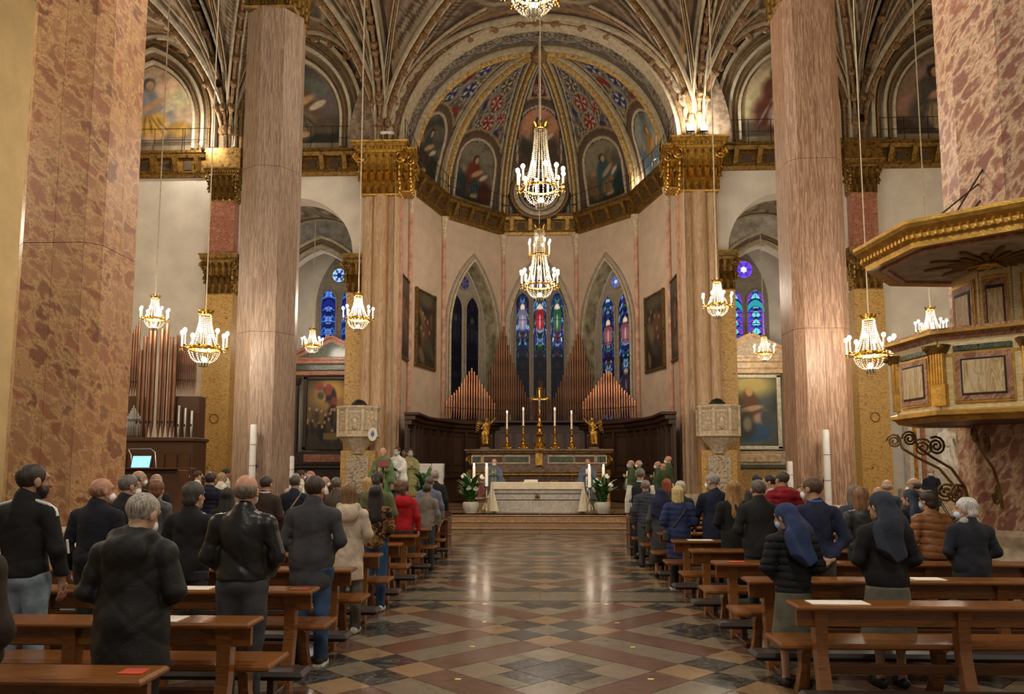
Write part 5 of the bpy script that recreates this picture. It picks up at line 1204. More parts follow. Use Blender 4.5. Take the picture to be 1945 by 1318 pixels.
for i in range(8):
    (xa, ya), (xb, yb) = C8[i], C8[(i+1) % 8]; mx, my = (xa+xb)/2, (ya+yb)/2
    if mx*.8+my*1.0 > .55: continue
    L = math.hypot(xb-xa, yb-ya); T = Matrix.Translation((mx, my, 0)) @ Matrix.Rotation(math.atan2(yb-ya, xb-xa), 4, 'Z')
    def bx(name, z, w, h, d, mat, off): 
        m = MB(); m.T = T; m.box((0, -off, z), (w, d, h), bev=.006); m.build(name, mat, pul)
    bx('parapet_panel', (ZB+ZT)/2, L, ZT-ZB-.1, .06, pm_cream, 0); zc = ZB+.42
    for w, h, mm, nm, off in ((L*.68, .56, gild, 'gilt_border', .035), (L*.63, .52, pm_red, 'red_border', .042), (L*.50, .40, dark_in, 'dark_border', .048), (L*.46, .36, onyx, 'onyx_panel', .055)): bx(nm, zc, w, h, .04, mm, off)
    bx('green_frieze', ZT-.19, L*.66, .06, .05, green_m, .03)
    m = MB(); m.T = Matrix.Translation((xa*1.0, ya*1.0, 0)) @ Matrix.Rotation(math.atan2(ya, xa)+PI/2, 4, 'Z')
    m.box((0, 0, zc-.18), (.17, .12, .24)); 
    for k in range(5): m.lathe([(.019, zc-.06), (.019, zc+.28)], 6, (-.064+.032*k, -.05, 0))
    m.box((0, 0, zc+.11), (.15, .09, .36)); m.build('pilaster', gild, pul, smooth=30)
    m = MB(); m.T = Matrix.Translation((xa*1.03, ya*1.03, 0)) @ Matrix.Rotation(math.atan2(ya, xa)+PI/2, 4, 'Z'); m.loft([[(-.09, -.05, zc+.28), (.09, -.05, zc+.28), (.09, .05, zc+.28), (-.09, .05, zc+.28)], [(-.13, -.09, zc+.37), (.13, -.09, zc+.37), (.13, .05, zc+.37), (-.13, .05, zc+.37)]])
    for sx in (-1, 1): m.ball((sx*.09, -.08, zc+.34), .035, 6, 4)
    m.build('pilaster_capital', gold_d, pul)
# backboard against the pillar
bl = [(-.12, .60), (-.12, .02), (.12, -.2), (1.15, -.2)]
for (xa, ya), (xb, yb) in zip(bl, bl[1:]):
    L = math.hypot(xb-xa, yb-ya); T = Matrix.Translation(((xa+xb)/2, (ya+yb)/2+.1, 0)) @ Matrix.Rotation(math.atan2(yb-ya, xb-xa), 4, 'Z')
    for w, z0, z1, mm, nm, off in ((L, 2.45, 4.2, pm_cream, 'backboard', 0), (L*.82, 2.8, 4.06, gild, 'gilt_border', .03), (L*.76, 2.84, 4.02, pm_red, 'red_border', .036), (L*.58, 2.9, 3.94, dark_in, 'dark_border', .042), (L*.50, 2.94, 3.90, onyx, 'onyx_panel', .048)):
        m = MB(); m.T = T; m.box((0, -off, (z0+z1)/2), (w, .05, z1-z0), bev=.005); m.build(nm, mm, pul)
# sounding board
cc = (5.18-PCX, 8.85-PCY); Rc = 1.30; CZ = 4.18
MB().prism(ngon(Rc*.97, A0, 8, cc), CZ-.02, CZ+.02).build('canopy_ceiling', plain('canopy_grey', (170, 168, 150), .6, var=.15), pul, smooth=0); MB().prism(ngon(Rc*.95, A0, 8, cc), CZ+.02, CZ+.16).build('canopy_top', wood_o, pul, smooth=0)
octring([(-.12, -.03), (0, -.04), (.0, .02), (.03, .05), (.03, .10), (.10, .16), (.12, .20), (.12, .24), (-.1, .26)], gild, 'canopy_cornice', Rc, CZ, cc)
octring([(-.1, 0), (-.03, 0), (-.03, .03), (-.1, .03)], pm_red, 'canopy_inner_band', Rc*.90, CZ-.05, cc)
egg = MB().ball((0, 0, 0), .027, 6, 4, 0, 1.3).mesh('egg', gild); oc_ = ngon(Rc+.045, A0, 8, cc)
for i in range(8):
    (xa, ya), (xb, yb) = oc_[i], oc_[(i+1) % 8]
    if (ya+yb)/2-cc[1] > 1.0: continue
    for k in range(14): f = (k+.5)/14; link('egg', egg, pul, (xa+(xb-xa)*f, ya+(yb-ya)*f, CZ+.075))
ray_m = MB().prism([(-.02, .12), (.02, .12), (.035, .5), (0, .56), (-.035, .5)], -.02, .0).mesh('sun_ray', gold_d)
for k in range(20): link('sun_ray', ray_m, pul, (cc[0], cc[1], CZ-.03), (0, 0, k*2*PI/20), (1, .75+.45*(k % 2), 1))
P, Q = sdf_mesh([sE((0, 0, 0), (.09, .06, .05)), sC((.05, 0, 0), (.2, .06, -.02), .03, .015, (1, 1, .5)), sC((-.05, 0, 0), (-.2, .06, -.02), .03, .015, (1, 1, .5)), sE((0, -.09, -.02), (.035, .04, .035)), sC((0, .05, 0), (0, .16, 0), .04, .05, (1, 1, .4))], .012, .02)
o = link('dove', np_mesh('dove', [(P, Q, 0)], [gild]), pul, (cc[0], cc[1], CZ-.07))
for ax, ay, bx_, by_, bz in ((-.95, -.2, .35, .75, 5.5), (-.5, .2, .42, .72, 5.75), (-.3, .5, .45, .78, 5.4), (.3, -.9, .9, .45, 5.5)): MB().tube([(cc[0]+ax, cc[1]+ay, CZ+.2), (bx_, by_, bz)], .011, 5).build('stay_rod', iron, pul)
# wrought iron brackets
def spiral(c, r, ax, turns=2.2, sgn=1, ph=0):
    return [(c[0]+ax[0]*rr*math.cos(a), c[1]+ax[1]*rr*math.cos(a), c[2]+rr*math.sin(a)) for a, rr in ((ph+sgn*turns*2*PI*i/26, r*(1-.85*i/26)) for i in range(27))]
for ang in (150, 185, 222, 258, 290):
    a = math.radians(ang); ax = (math.cos(a), math.sin(a)); ox_, oy_ = .62, .82      # from the pillar outwards
    pts = [(ox_+ax[0]*r, oy_+ax[1]*r, z) for r, z in ((.66, 1.30), (.72, 1.55), (.88, 1.78), (1.12, 1.92), (1.3, 2.05), (1.36, 2.24))]
    m = MB(); m.tube(pts, .026, 6, flat=.6); m.tube(spiral((ox_+ax[0]*1.40, oy_+ax[1]*1.40, 2.15), .10, ax, ph=0), .014, 5); m.tube(spiral((ox_+ax[0]*1.06, oy_+ax[1]*1.06, 2.06), .12, ax, ph=1), .016, 5); m.tube(spiral((ox_+ax[0]*.82, oy_+ax[1]*.82, 1.48), .13, ax, sgn=-1), .018, 5)
    m.build('scroll_bracket', iron_g, pul)
# ================================================================ RIGHT MONUMENT, SMALL FITTINGS
MY = 29.3; q0 = at(1742, 870, MY)
t = empty('wall_monument', (at(1800, 870, MY).x, MY, 0), 0, 'white marble wall monument with a robed statue in its niche', 'monument'); zt = at(1780, 795, MY).z
MB().box((0, .2, .55), (3.3, .6, 1.1), bev=.04).build('plinth', stone, t); MB().box((0, .3, zt/2+.6), (2.6, .3, zt-1.2)).build('niche_back', white_m, t)
for s in (-1, 1):
    MB().box((s*1.2, .15, (zt+1.1)/2), (.42, .4, zt-1.1), bev=.03).build('pilaster', white_m, t); MB().box((s*1.2, -.07, (zt+1.1)/2), (.12, .04, zt-1.7)).build('gilt_strip', gold, t); MB().box((s*.85, .18, (zt+1.1)/2), (.18, .3, zt-1.2)).build('pink_strip', pink_m, t)
MB().box((0, .1, zt+.1), (3.1, .5, .22), bev=.04).build('entablature', white_m, t)
z = 1.85
pr = [sC((0, -.02, z+.1), (0, 0, z+1.1), .34, .22, (1, .7, 1)), sE((0, -.05, z+1.62), (.13, .14, .17)), sC((0, 0, z+1.2), (0, -.02, z+1.45), .17, .08, (1.4, .8, 1)), sC((-.25, 0, z+1.25), (-.36, -.1, z+.9), .085, .07), sC((-.36, -.1, z+.9), (-.1, -.28, z+.85), .07, .05), sC((.25, 0, z+1.25), (.38, -.08, z+.92), .085, .07), sC((.38, -.08, z+.92), (.2, -.3, z+1.2), .07, .05), sC((-.15, -.1, z+.1), (-.35, -.1, z), .2, .15), sC((.2, -.1, z+.15), (.35, -.12, z), .2, .14), sE((0, -.12, z+1.52), (.09, .07, .1))]
P, Q = sdf_mesh(pr, .035, .06, post=lambda X, Y, Z: .022*np.sin(26*X+5*Z)*(Z < z+1.1)); link('statue', np_mesh('statue', [(P, Q, 0)], [statue_m]), t); MB().box((0, 0, 1.45), (1.3, .6, .75), bev=.04).build('statue_base', white_m, t)
# folding chairs by the monument
def folding_chair(u, v, Y, rz, label):
    p = at(u, v, Y); t = empty('folding_chair', (p.x, Y, 0), rz, label, 'chair', None)
    MB().box((0, 0, .45), (.42, .40, .03), bev=.01).build('seat', black_p, t); MB().box((0, .2, .82), (.42, .03, .16), bev=.01).build('backrest', black_p, t)
    for s in (-1, 1): MB().tube([(s*.21, -.24, .01), (s*.21, .2, .9)], .012, 6).build('leg', iron, t); MB().tube([(s*.19, .24, .01), (s*.19, -.18, .46)], .012, 6).build('leg', iron, t)
folding_chair(1800, 945, 22.5, 1.0, 'black folding chair standing open near the white monument'); folding_chair(1828, 942, 23.5, -.6, 'dark folding chair partly hidden by the pulpit pillar')
for u, v0, v1, Y, lab, r in ((482, 806, 905, 16.55, 'tall white column loudspeaker on the left striped pillar', .07), (555, 866, 912, 16.7, 'short white column loudspeaker low on the left striped pillar', .05), (1568, 816, 952, 16.5, 'tall grey column loudspeaker on the right striped pillar', .07), (1500, 876, 925, 16.7, 'short grey column loudspeaker at the edge of the right striped pillar', .06)):
    a, b = at(u, v0, Y), at(u, v1+60, Y); t = empty('column_loudspeaker', (a.x, Y, b.z), 0, lab, 'loudspeaker', 'column loudspeakers'); h = a.z-b.z
    MB().lathe([(r, 0), (r, h-.02), (r*.8, h)], 12).build('housing', plain('speaker_grey%d' % u, (206, 202, 196), .5, var=.04), t); MB().box((0, .12, h*.5), (.04, .2, .06)).build('wall_bracket', iron, t)
    for k in range(3): MB().lathe([(r*1.03, h*(.25+.25*k)), (r*1.03, h*(.25+.25*k)+.02)], 12).build('seam_band', plain('seam%d%d' % (u, k), (150, 148, 142), .5), t)
# flood lights on the right apse pier
for u, lab in ((1312, 'lit floodlight on the right apse capital, nearer the apse'), (1338, 'lit floodlight on the right apse capital, nearer the chapel')):
    p = at(u, 268, 28.75); t = empty('floodlight', (p.x, 28.75, HS), 0, lab, 'floodlight', 'floodlights on the right capital')
    MB().box((0, .06, .30), (.3, .12, .22), rx=-.3, bev=.02).build('housing', black_p, t); MB().box((0, -.02, .30), (.26, .02, .18), rx=-.3).build('lens', emit('flood_lens%d' % u, (255, 236, 200), 40), t); MB().tube([(0, .06, .0), (0, .06, .2)], .025, 6).build('foot', iron, t)
    lamp('flood_beam', 'SPOT', (0, -.35, .42), LIGHT['flood'], size=.12, rot=(math.radians(128), 0, math.radians(20 if u < 1320 else -15)), spot=2.3, parent=t)
p = at(735, 263, 28.7); t = empty('tube_light', (p.x, 28.7, HS), 0, 'unlit white tube light fitting on the left apse capital', 'light fitting')
MB().box((0, 0, .30), (.55, .12, .12), bev=.03).build('housing', white_p, t); MB().box((0, .0, .12), (.06, .06, .24)).build('bracket', iron, t)
for s in (-1, 1): MB().ball((s*.25, -.05, .30), .05, 8, 5).build('end_lamp', tin, t)
for u, v, Y, lab in ((1240, 352, 33.0, 'small lit spotlight on the right apse cornice, nearest the pier'), (1208, 402, 35.3, 'small lit spotlight at the corner of the right apse cornice'), (383, 277, 29.2, 'small lit spotlight on the cornice above the left pilaster')):
    p = at(u, v, Y); t = empty('cornice_spotlight', (p.x, p.y, p.z), 0, lab, 'spotlight', 'cornice spotlights'); t.location.z = HS
    MB().lathe([(.05, 0), (.09, .12), (.09, .2)], 8).build('housing', tin, t); MB().ball((0, -.08, .16), .06, 8, 5).build('lens', emit('spot_lens%d' % u, (255, 240, 214), 30), t)
    lamp('spot_glow', 'POINT', (0, -.8, .45), 240 if u < 500 else 25, size=.06, parent=t)
# railings on the cornices
def railing(path, label, z=HS, h=.95, step=.8, off=.34):
    t = empty('railing', (0, 0, z), 0, label, 'railing')
    P = []
    for (xa, ya), (xb, yb) in zip(path, path[1:]):
        L = math.hypot(xb-xa, yb-ya); nx, ny = (yb-ya)/L, -(xb-xa)/L; P += [(xa+nx*off, ya+ny*off), (xb+nx*off, yb+ny*off)]
        n = max(1, int(L/step))
        for i in range(n+1): f = i/n; MB().tube([(xa+(xb-xa)*f+nx*off, ya+(yb-ya)*f+ny*off, 0), (xa+(xb-xa)*f+nx*off, ya+(yb-ya)*f+ny*off, h)], .014, 5).build('post', iron, t)
    for hh in (h, h*.5): MB().tube([(x, y, hh) for x, y in P], .012, 5).build('rail', iron, t)
railing([(-18, YE), (-13.4, YE)], 'thin iron railing before the bright saint lunette at the left'); railing([(-11.8, YE), (-7.4, YE)], 'thin iron railing before the dark lunette over the left chapel arch'); railing([(7.4, YE), (11.8, YE)], 'thin iron railing before the bishop lunette over the right chapel arch'); railing([(13.4, YE), (18, YE)], 'thin iron railing before the dark seated saint lunette at the right')
railing(AP, 'thin iron railing running round the apse cornice', off=.36)
# no entry sign, left wall; bell on the right wall
o = empty('round_sign', (-18.72, 24.2, at(0, 520, 24.2).z), 0, 'round red and white sign on the cream wall at the left edge', 'sign'); MB().lathe([(.42, 0), (.42, .03)], 24).build('disc', plain('sign_white', (226, 214, 204), .5), o, rot=(0, PI/2, 0)); MB().lathe([(.34, .03), (.34, .04)], 24).build('red_field', plain('sign_red', (186, 70, 66), .5), o, rot=(0, PI/2, 0)); MB().box((.045, 0, 0), (.01, .5, .1)).build('white_bar', plain('sign_bar', (236, 226, 216), .5), o)
p = at(1676, 745, 29.6); t = empty('wall_bell', (p.x, 29.6, p.z), 0, 'small iron bell on a bracket beside the right pilaster', 'bell')
MB().lathe([(.14, -.25), (.11, -.2), (.07, -.05), (.03, 0)], 12).build('bell', iron, t); MB().tube([(-.2, .2, .1), (0, 0, .1), (.18, 0, .12)], .025, 6).build('bracket', iron, t); MB().tube([(0, 0, 0), (0, 0, .4)], .015, 5).build('rod', iron, t)
p = at(1676, 827, 29.7); t = empty('socket_panel', (p.x, 29.72, p.z), 0, 'four black sockets on the white wall beside the right pilaster', 'sockets')
for a in (-1, 1):
    for b in (-1, 1): MB().lathe([(.08, 0), (.07, .08)], 10).build('socket', black_p, t, (a*.11, 0, b*.14), (PI/2, 0, 0))
# ================================================================ PEWS
def make_pew(s, L, label, Y, front=False):
    """local: x from the aisle end outwards (s = side), y=0 under the desk, +y to the altar"""
    t = empty('pew', (s*1.87, Y, 0), 0, label, 'pew', 'wooden pews right of the aisle' if s > 0 else 'wooden pews left of the aisle')
    def bx(nm, x0, x1, y0, y1, z0, z1, mat=wood_p, bev=.008): return MB().box((s*(x0+x1)/2, (y0+y1)/2, (z0+z1)/2), (x1-x0, y1-y0, z1-z0), bev=bev).build(nm, mat, t)
    bx('desk_top', 0, L, -.16, .13, .735, .775, bev=.014); bx('desk_apron', .03, L-.03, -.03, .01, .60, .735); bx('seat', -.06, L+.06, .08, .50, .41, .455, bev=.014); bx('lower_rail', .2, L-.2, -.02, .02, .26, .33, wood_pd)
    n = 4
    for i in range(n):
        x = .2+(L-.4)*i/(n-1)
        m = MB(); m.loft([[(s*(x-w), y-d, z), (s*(x+w), y-d, z), (s*(x+w), y+d, z), (s*(x-w), y+d, z)] for z, w, y, d in ((0, .06, -.14, .05), (.06, .055, -.12, .05), (.2, .045, -.06, .045), (.4, .042, -.01, .045), (.62, .045, 0, .05), (.735, .055, 0, .09))]); m.build('post', wood_p, t)
        m = MB(); m.loft([[(s*(x-w), y-d, z), (s*(x+w), y-d, z), (s*(x+w), y+d, z), (s*(x-w), y+d, z)] for z, w, y, d in ((0, .045, .46, .05), (.08, .04, .42, .045), (.22, .035, .36, .04), (.34, .035, .36, .06), (.41, .035, .34, .14))]); m.build('seat_leg', wood_p, t)
        m = MB(); m.box((s*x, -.42, .08), (.05, .10, .16)); m.build('kneeler_foot', wood_pd, t, smooth=0)
    bx('kneeler', -.07, L+.05, -.54, -.28, .16, .225, leatherette, .03); bx('floor_runner', .17, .25, -.62, .55, 0, .05, wood_pd)
    if front: bx('front_panel', 0, L, .52, .56, .1, .9, wood_pd); bx('front_end', 0, .06, -.1, .56, 0, .8, wood_pd)
    return t
names = ['nearest', 'second', 'third', 'fourth', 'fifth', 'sixth', 'seventh', 'eighth', 'ninth', 'tenth']
for s, y0, dy, n in ((-1, 3.81, 1.34, 10), (1, 5.94, 1.30, 9)):
    proto = None
    for k in range(n):
        lab = 'brown wooden pew with kneeler, %s in the row %s of the aisle' % (names[k]+(' from the camera' if k else ' to the camera'), sides[s]); L = 3.5
        if proto is None: proto = make_pew(s, L, lab, y0)
        elif k == n-1: make_pew(s, L, lab, y0+dy*k, True)
        else: c = copy_tree(proto); c.location.y = y0+dy*k; c['label'] = lab
# sheets and stickers on the desks, tape on the floor
def sheet(u, v, Y, w, d, mat, label, z=.776, name='hymn_sheet', cat='paper', rz=0, group=None):
    p = at(u, v, Y); o = MB().box((0, 0, .002), (w, d, .004)).build(name, mat, None, (p.x, Y, z), (0, 0, rz)); tag(o, label, cat, group); return o
sheet(305, 1195, 5.12, .30, .2, paper, 'white hymn sheet on the second left pew desk'); sheet(375, 1122, 6.45, .26, .19, paper, 'white hymn sheet on the third left pew desk beside the leather jacket'); sheet(255, 1275, 3.80, .12, .1, red_card, 'orange sticker on the nearest left pew desk', name='desk_sticker', cat='sticker')
sheet(570, 1117, 6.44, .16, .1, plain('brown_card', (140, 70, 40), .7), 'brownish sticker near the end of the third left pew desk', name='desk_sticker', cat='sticker')
sheet(1590, 1137, 5.92, .42, .18, paper, 'white hymn sheet on the nearest right pew desk'); sheet(1760, 1099, 7.22, .28, .18, paper, 'white hymn sheets on the second right pew desk before the white haired man'); sheet(1400, 1062, 8.5, .16, .12, red_card, 'orange sticker on the third right pew desk', name='desk_sticker', cat='sticker'); sheet(1330, 1027, 11.1, .34, .2, paper, 'white sheet on the desk under the hand of the navy coat man')
for k, (u, v) in enumerate(((870, 1290), (1236, 1290), (897, 1228), (1202, 1229), (920, 1181), (1172, 1183), (921, 1147), (1152, 1148))):
    d = ray(u, v); tt = -CAMZ/d[2]; o = MB().box((0, 0, .001), (.05, .035, .002)).build('floor_tape', yellow_tape, None, (d[0]*tt, d[1]*tt, .001))
    tag(o, 'small yellow tape mark on the aisle floor, %s side, %s pair' % (('left', 'right')[k % 2], ('nearest', 'second nearest', 'third', 'farthest')[k//2]), 'tape', 'yellow tape marks on the aisle floor')
# ================================================================ PEOPLE
SKIN = {}
def skin_mat(c):
    g_ = sum(c)/3; c = tuple(x*.82+g_*.18 for x in c)
    if c not in SKIN:
        t = NT('skin_%d' % len(SKIN)); f = t.noise(t.coord(), 14, 4); t.fin(t.ramp(f, [(.3, tuple(x*.9 for x in c)), (.7, c)]), .5); t.b.inputs['Subsurface Weight'].default_value = .08; SKIN[c] = t.mat
    return SKIN[c]
CLOTH = {}
def cloth_mat(c, rough=.85, kind='cloth'):
    key = (c, rough, kind)
    if key not in CLOTH:
        t = NT('%s_%d' % (kind, len(CLOTH))); v = t.coord(); 
        if kind == 'camo':
            f = t.noise(v, 9, 3, .8); cc = t.ramp(f, [(.36, (30, 24, 20)), (.44, (30, 24, 20)), (.46, (150, 108, 58)), (.56, (92, 66, 36)), (.6, (30, 24, 20)), (.7, (140, 100, 56))]); t.nt.nodes[-1]
        elif kind == 'jeans':
            f = t.noise(v, 5, 5); cc = t.ramp(f, [(.3, tuple(x*.72 for x in c)), (.7, tuple(min(255, x*1.2) for x in c))])
        else:
            f = t.noise(v, 7, 4); cc = t.ramp(f, [(.3, tuple(x*.84 for x in c)), (.7, tuple(min(255, x*1.12) for x in c))])
        t.bump(t.noise(v, 26, 5, .8), .35 if kind != 'leather' else .25, .012)
        t.fin(cc, rough, 0, .4); CLOTH[key] = t.mat
    return CLOTH[key]
HAIR = {}
def hair_mat(c):
    if c not in HAIR:
        t = NT('hair_%d' % len(HAIR)); f = t.noise(t.coord((30, 30, 3)), 3, 4, .5); t.bump(f, .6, .01); t.fin(t.ramp(f, [(.3, tuple(x*.6 for x in c)), (.7, tuple(min(255, x*1.25) for x in c))]), .5); HAIR[c] = t.mat
    return HAIR[c]
def wr(seed, amp):
    r = np.random.RandomState(seed); W = [(r.randn(3)*np.array([16, 16, 11]), r.rand()*6.28) for _ in range(5)]
    return lambda X, Y, Z: amp*sum(np.sin(w[0]*X+w[1]*Y+w[2]*Z+p+1.5*np.sin(7*Z+5*X+p)) for w, p in W)/2.2
def rotmat(yaw, pitch):
    return np.array((Matrix.Rotation(yaw, 3, 'Z') @ Matrix.Rotation(-pitch, 3, 'X')))
def hand_prims(w, d, n, side, curl=.7):
    """w wrist, d direction of the hand, n palm normal; four fingers of unequal length and a thumb"""
    d = np.array(d, float); d /= np.linalg.norm(d); n = np.array(n, float); n -= d*(n@d); n /= np.linalg.norm(n); s = np.cross(d, n)*side; w = np.array(w, float)
    pr = [sC(w-d*.03, w+d*.02, .026, .024, k=.015), sC(w+d*.03-s*.018, w+d*.075-s*.022, .017, .015, k=.014), sC(w+d*.03+s*.015, w+d*.075+s*.02, .018, .015, k=.014)]
    for i, L in enumerate((.072, .08, .074, .058)):
        b = w+d*.085+s*(.03-.02*i); a1 = curl; k1 = b+L*.5*(d*math.cos(a1)+n*math.sin(a1)); k2 = k1+L*.5*(d*math.cos(a1*2)+n*math.sin(a1*2))
        pr += [sC(b, k1, .0095, .009, k=.005), sC(k1, k2, .009, .007, k=.004)]
    t0 = w+d*.03+s*.03; t1 = t0+.038*(d*.75+s*.6+n*.3); pr += [sC(t0, t1, .013, .010, k=.01), sC(t1, t1+.03*(d*.9+n*.45), .0105, .008, k=.004)]
    return pr
POSE = {'down': ((.245, -.03, 1.13), (.255, .05, .89), (0, .15, -1)), 'front': ((.25, -.03, 1.14), (.075, .19, .99), (-.6, .5, -.2)), 'low': ((.25, -.02, 1.13), (.08, .17, .88), (-.5, .3, -.6)), 'back': ((.255, -.09, 1.13), (.06, -.175, .93), (-.85, -.1, -.35)),
        'book': ((.25, .0, 1.13), (.13, .26, 1.10), (-.2, .9, .2)), 'pray': ((.24, .0, 1.14), (.05, .2, 1.2), (-.3, .5, .7)), 'desk': ((.24, .08, 1.14), (.2, .34, .97), (0, .9, -.2))}
npers = [0]
def person(label, u, vtop, Y, face=0, z0=0, skin=(206, 158, 126), top=((40, 40, 44), .80), rough=.85, tk='cloth', puff=0, fat=1.0, legs=('pants', (50, 50, 56)), hair=('short', (70, 56, 44)), mask=None, pose='down', yaw=0, pitch=0, shoes=(30, 28, 28), hood=0, collar=0, extra=None, lod=None, glasses=0, H=None, long_vest=None, belt=None, beard=None):
    npers[0] += 1; seed = npers[0]
    if z0 == 0 and 4 < Y < 17.3 and 1.7 < abs(at(u, vtop, Y).x) < 5.7:          # stand between a seat and the next kneeler
        a_, b_ = (3.81, 1.34) if u < 1025 else (5.94, 1.30); Y = a_+b_*round((Y-.64-a_)/b_)+.64
    p = at(u, vtop, Y); H = H or max(1.35, p.z-z0+(.03 if pitch > .2 else 0)); k = H/1.75
    lod = lod if lod is not None else (0 if Y < 7.1 else 1 if Y < 9.8 else 2 if Y < 14.5 else 3)
    vt = (.0135, .017, .022, .032)[lod]; vh = (.0075, .009, .012, .017)[lod]; vhand = (.006, .0075, .010, .013)[lod]
    E_, W_, D_ = POSE[pose]
    def mir(q, s): return (q[0]*s*(fat*.5+.5), q[1], q[2])
    sh = {s: (s*.172*(fat*.6+.4), -.015, 1.385) for s in (-1, 1)}
    parts = []
    # head and neck
    hc = np.array((0, .02, 1.622)); HSC = 1.11; R = rotmat(math.radians(yaw), pitch); piv = np.array((0, -.02, 1.52))
    hp = [sE((0, -.012, .03), (.074, .095, .085)), sE((0, .028, -.045), (.055, .066, .072)), sC((0, -.03, -.24), (0, -.018, -.06), .058, .052), sC((0, .092, .012), (0, .113, -.028), .010, .015, k=.012),
          sE((.076, -.006, -.006), (.012, .022, .034), k=.008), sE((-.076, -.006, -.006), (.012, .022, .034), k=.008), sE((0, .074, .034), (.05, .02, .014)), sE((0, .087, -.062), (.024, .012, .011), k=.01), sE((0, .077, -.098), (.02, .02, .018)),
          sE((.031, .1, .010), (.018, .014, .011), op='s'), sE((-.031, .1, .010), (.018, .014, .011), op='s')]
    def head_tf(P): return (P*HSC+hc-piv)@R.T+piv
    P, Q = sdf_mesh(hp, vh, .025); parts.append((head_tf(P), Q, 0))
    # coarse body under the clothes, hands, lower legs
    bp = [sC((0, 0, .98), (0, -.01, 1.36), .125*fat, .13*fat, (1, .68, 1)), sC((-.13, -.01, 1.4), (.13, -.01, 1.4), .055), sC((0, -.015, 1.4), (0, -.01, 1.52), .055)]
    for s in (-1, 1): bp += [sC((s*.09, 0, .93), (s*.095, .01, .5), .08, .055), sC((s*.095, .01, .5), (s*.095, -.01, .09), .052, .036), sC((s*.095, -.02, .05), (s*.1, .12, .035), .036, .03), sC(sh[s], mir(E_, s), .045, .04), sC(mir(E_, s), mir(W_, s), .038, .028)]
    P, Q = sdf_mesh(bp, .034 if legs[0] != 'skirt' else .026, .04); parts.append((P, Q, 0))
    for s in (-1, 1):
        W = mir(W_, s); d = np.array(D_)*np.array((s, 1, 1)); nrm = {'down': (-s, .3, 0), 'front': (0, -1, .2), 'low': (0, -1, .2), 'back': (0, .9, -.4), 'book': (-s*.4, 0, 1), 'pray': (-s, 0, 0), 'desk': (0, 0, -1)}[pose]
        if pose == 'back' and s > 0: W = (W[0]-.0, W[1]-.025, W[2]-.012)
        P, Q = sdf_mesh(hand_prims(W, d, nrm, s if pose not in ('back',) else -s, .5 if pose not in ('down',) else .35), vhand, .008); parts.append((P, Q, 0))
    me = np_mesh('person', parts, [skin_mat(skin)]); body = link('person', me, None, (p.x, Y, z0), (0, 0, math.radians(face)), (k, k, k)); tag(body, label, 'person', None)
    def piece(name, P, Q, mat): 
        if len(Q): return link(name, np_mesh(name, [(P, Q, 0)], [mat]), body)
    # garment for the upper body
    tc, hem = top; f = fat
    tp = [sC((0, .0, 1.02), (0, -.01, 1.32), .158*f, .160*f, (1, .72, 1)), sC((-.03, -.012, 1.405), (-.165*f, -.014, 1.372), .088, .068, (1, .95, 1)), sC((.03, -.012, 1.405), (.165*f, -.014, 1.372), .088, .068, (1, .95, 1)), sE((0, .0, .97), (.172*f, .135*f, .17)), sC((0, -.012, 1.40), (0, -.008, 1.492), .105, .070)]
    if hem < .7: tp.append(sC((0, 0, .98), (0, .0, hem-.12), .165*f, .195*f, (1, .78, 1)))
    if hem < .9: tp.append(sC((0, 0, 1.0), (0, 0, .8), .16*f, .172*f, (1, .76, 1)))
    if long_vest:
        tp += [sC((0, .02, 1.36), (0, .04, hem-.1), .17, .34*long_vest, (1, .62, 1)), sC((-.2, .02, 1.3), (-.34*long_vest, .1, .85), .09, .12), sC((.2, .02, 1.3), (.34*long_vest, .1, .85), .09, .12)]
    ar = (.064, .060, .057, .047) if not puff else (.080, .074, .070, .055)
    for s in (-1, 1): tp += [sC(sh[s], mir(E_, s), ar[0], ar[1]), sC(mir(E_, s), mir(W_, s), ar[2], ar[3])]
    if hood: tp += [sC((-.075, -.095, 1.45), (.075, -.095, 1.45), .05, .05), sE((0, -.13, 1.395), (.15, .06, .10)), sC((-.10, -.05, 1.475), (.10, -.05, 1.475), .045), sC((-.1, -.03, 1.47), (-.07, .06, 1.44), .04), sC((.1, -.03, 1.47), (.07, .06, 1.44), .04)]
    if collar: tp += [sC((0, -.015, 1.46), (0, -.01, 1.46+collar), .082, .078)]
    w1 = wr(seed, .0055 if lod < 2 else .004); rr_ = np.random.RandomState(seed+9); FD = [(rr_.uniform(-9, 9), rr_.uniform(-6, 6), rr_.uniform(14, 26), rr_.rand()*6) for _ in range(3)]
    def post(X, Y_, Z):
        o = w1(X, Y_, Z)
        if not puff and lod < 3:
            for a, b, c_, p_ in FD: o = o+.0065*(1-np.abs(np.sin(a*X+b*Y_+c_*Z*.5+p_+.9*np.sin(6*X+p_))))**4*np.clip(1.5-np.abs(Z-1.05)*3, .25, 1)
        if puff: o = o+.021*(1-np.abs(np.sin(Z*PI/(.072 if puff == 1 else .095)+.4*np.sin(9*X))))**3-.004
        if long_vest: o = o+.016*np.sin(30*X+4*Z)*(Z < 1.2)
        return o
    cuts = [((0, 0, -1), -hem)]
    P, Q = sdf_mesh(tp, vt, .035 if not puff else .03, cuts, post); G = piece('robe' if long_vest else ('coat' if hem < .7 else 'jacket'), P, Q, cloth_mat(tc, rough, tk))
    # legs
    lk, lc = legs[0], legs[1]
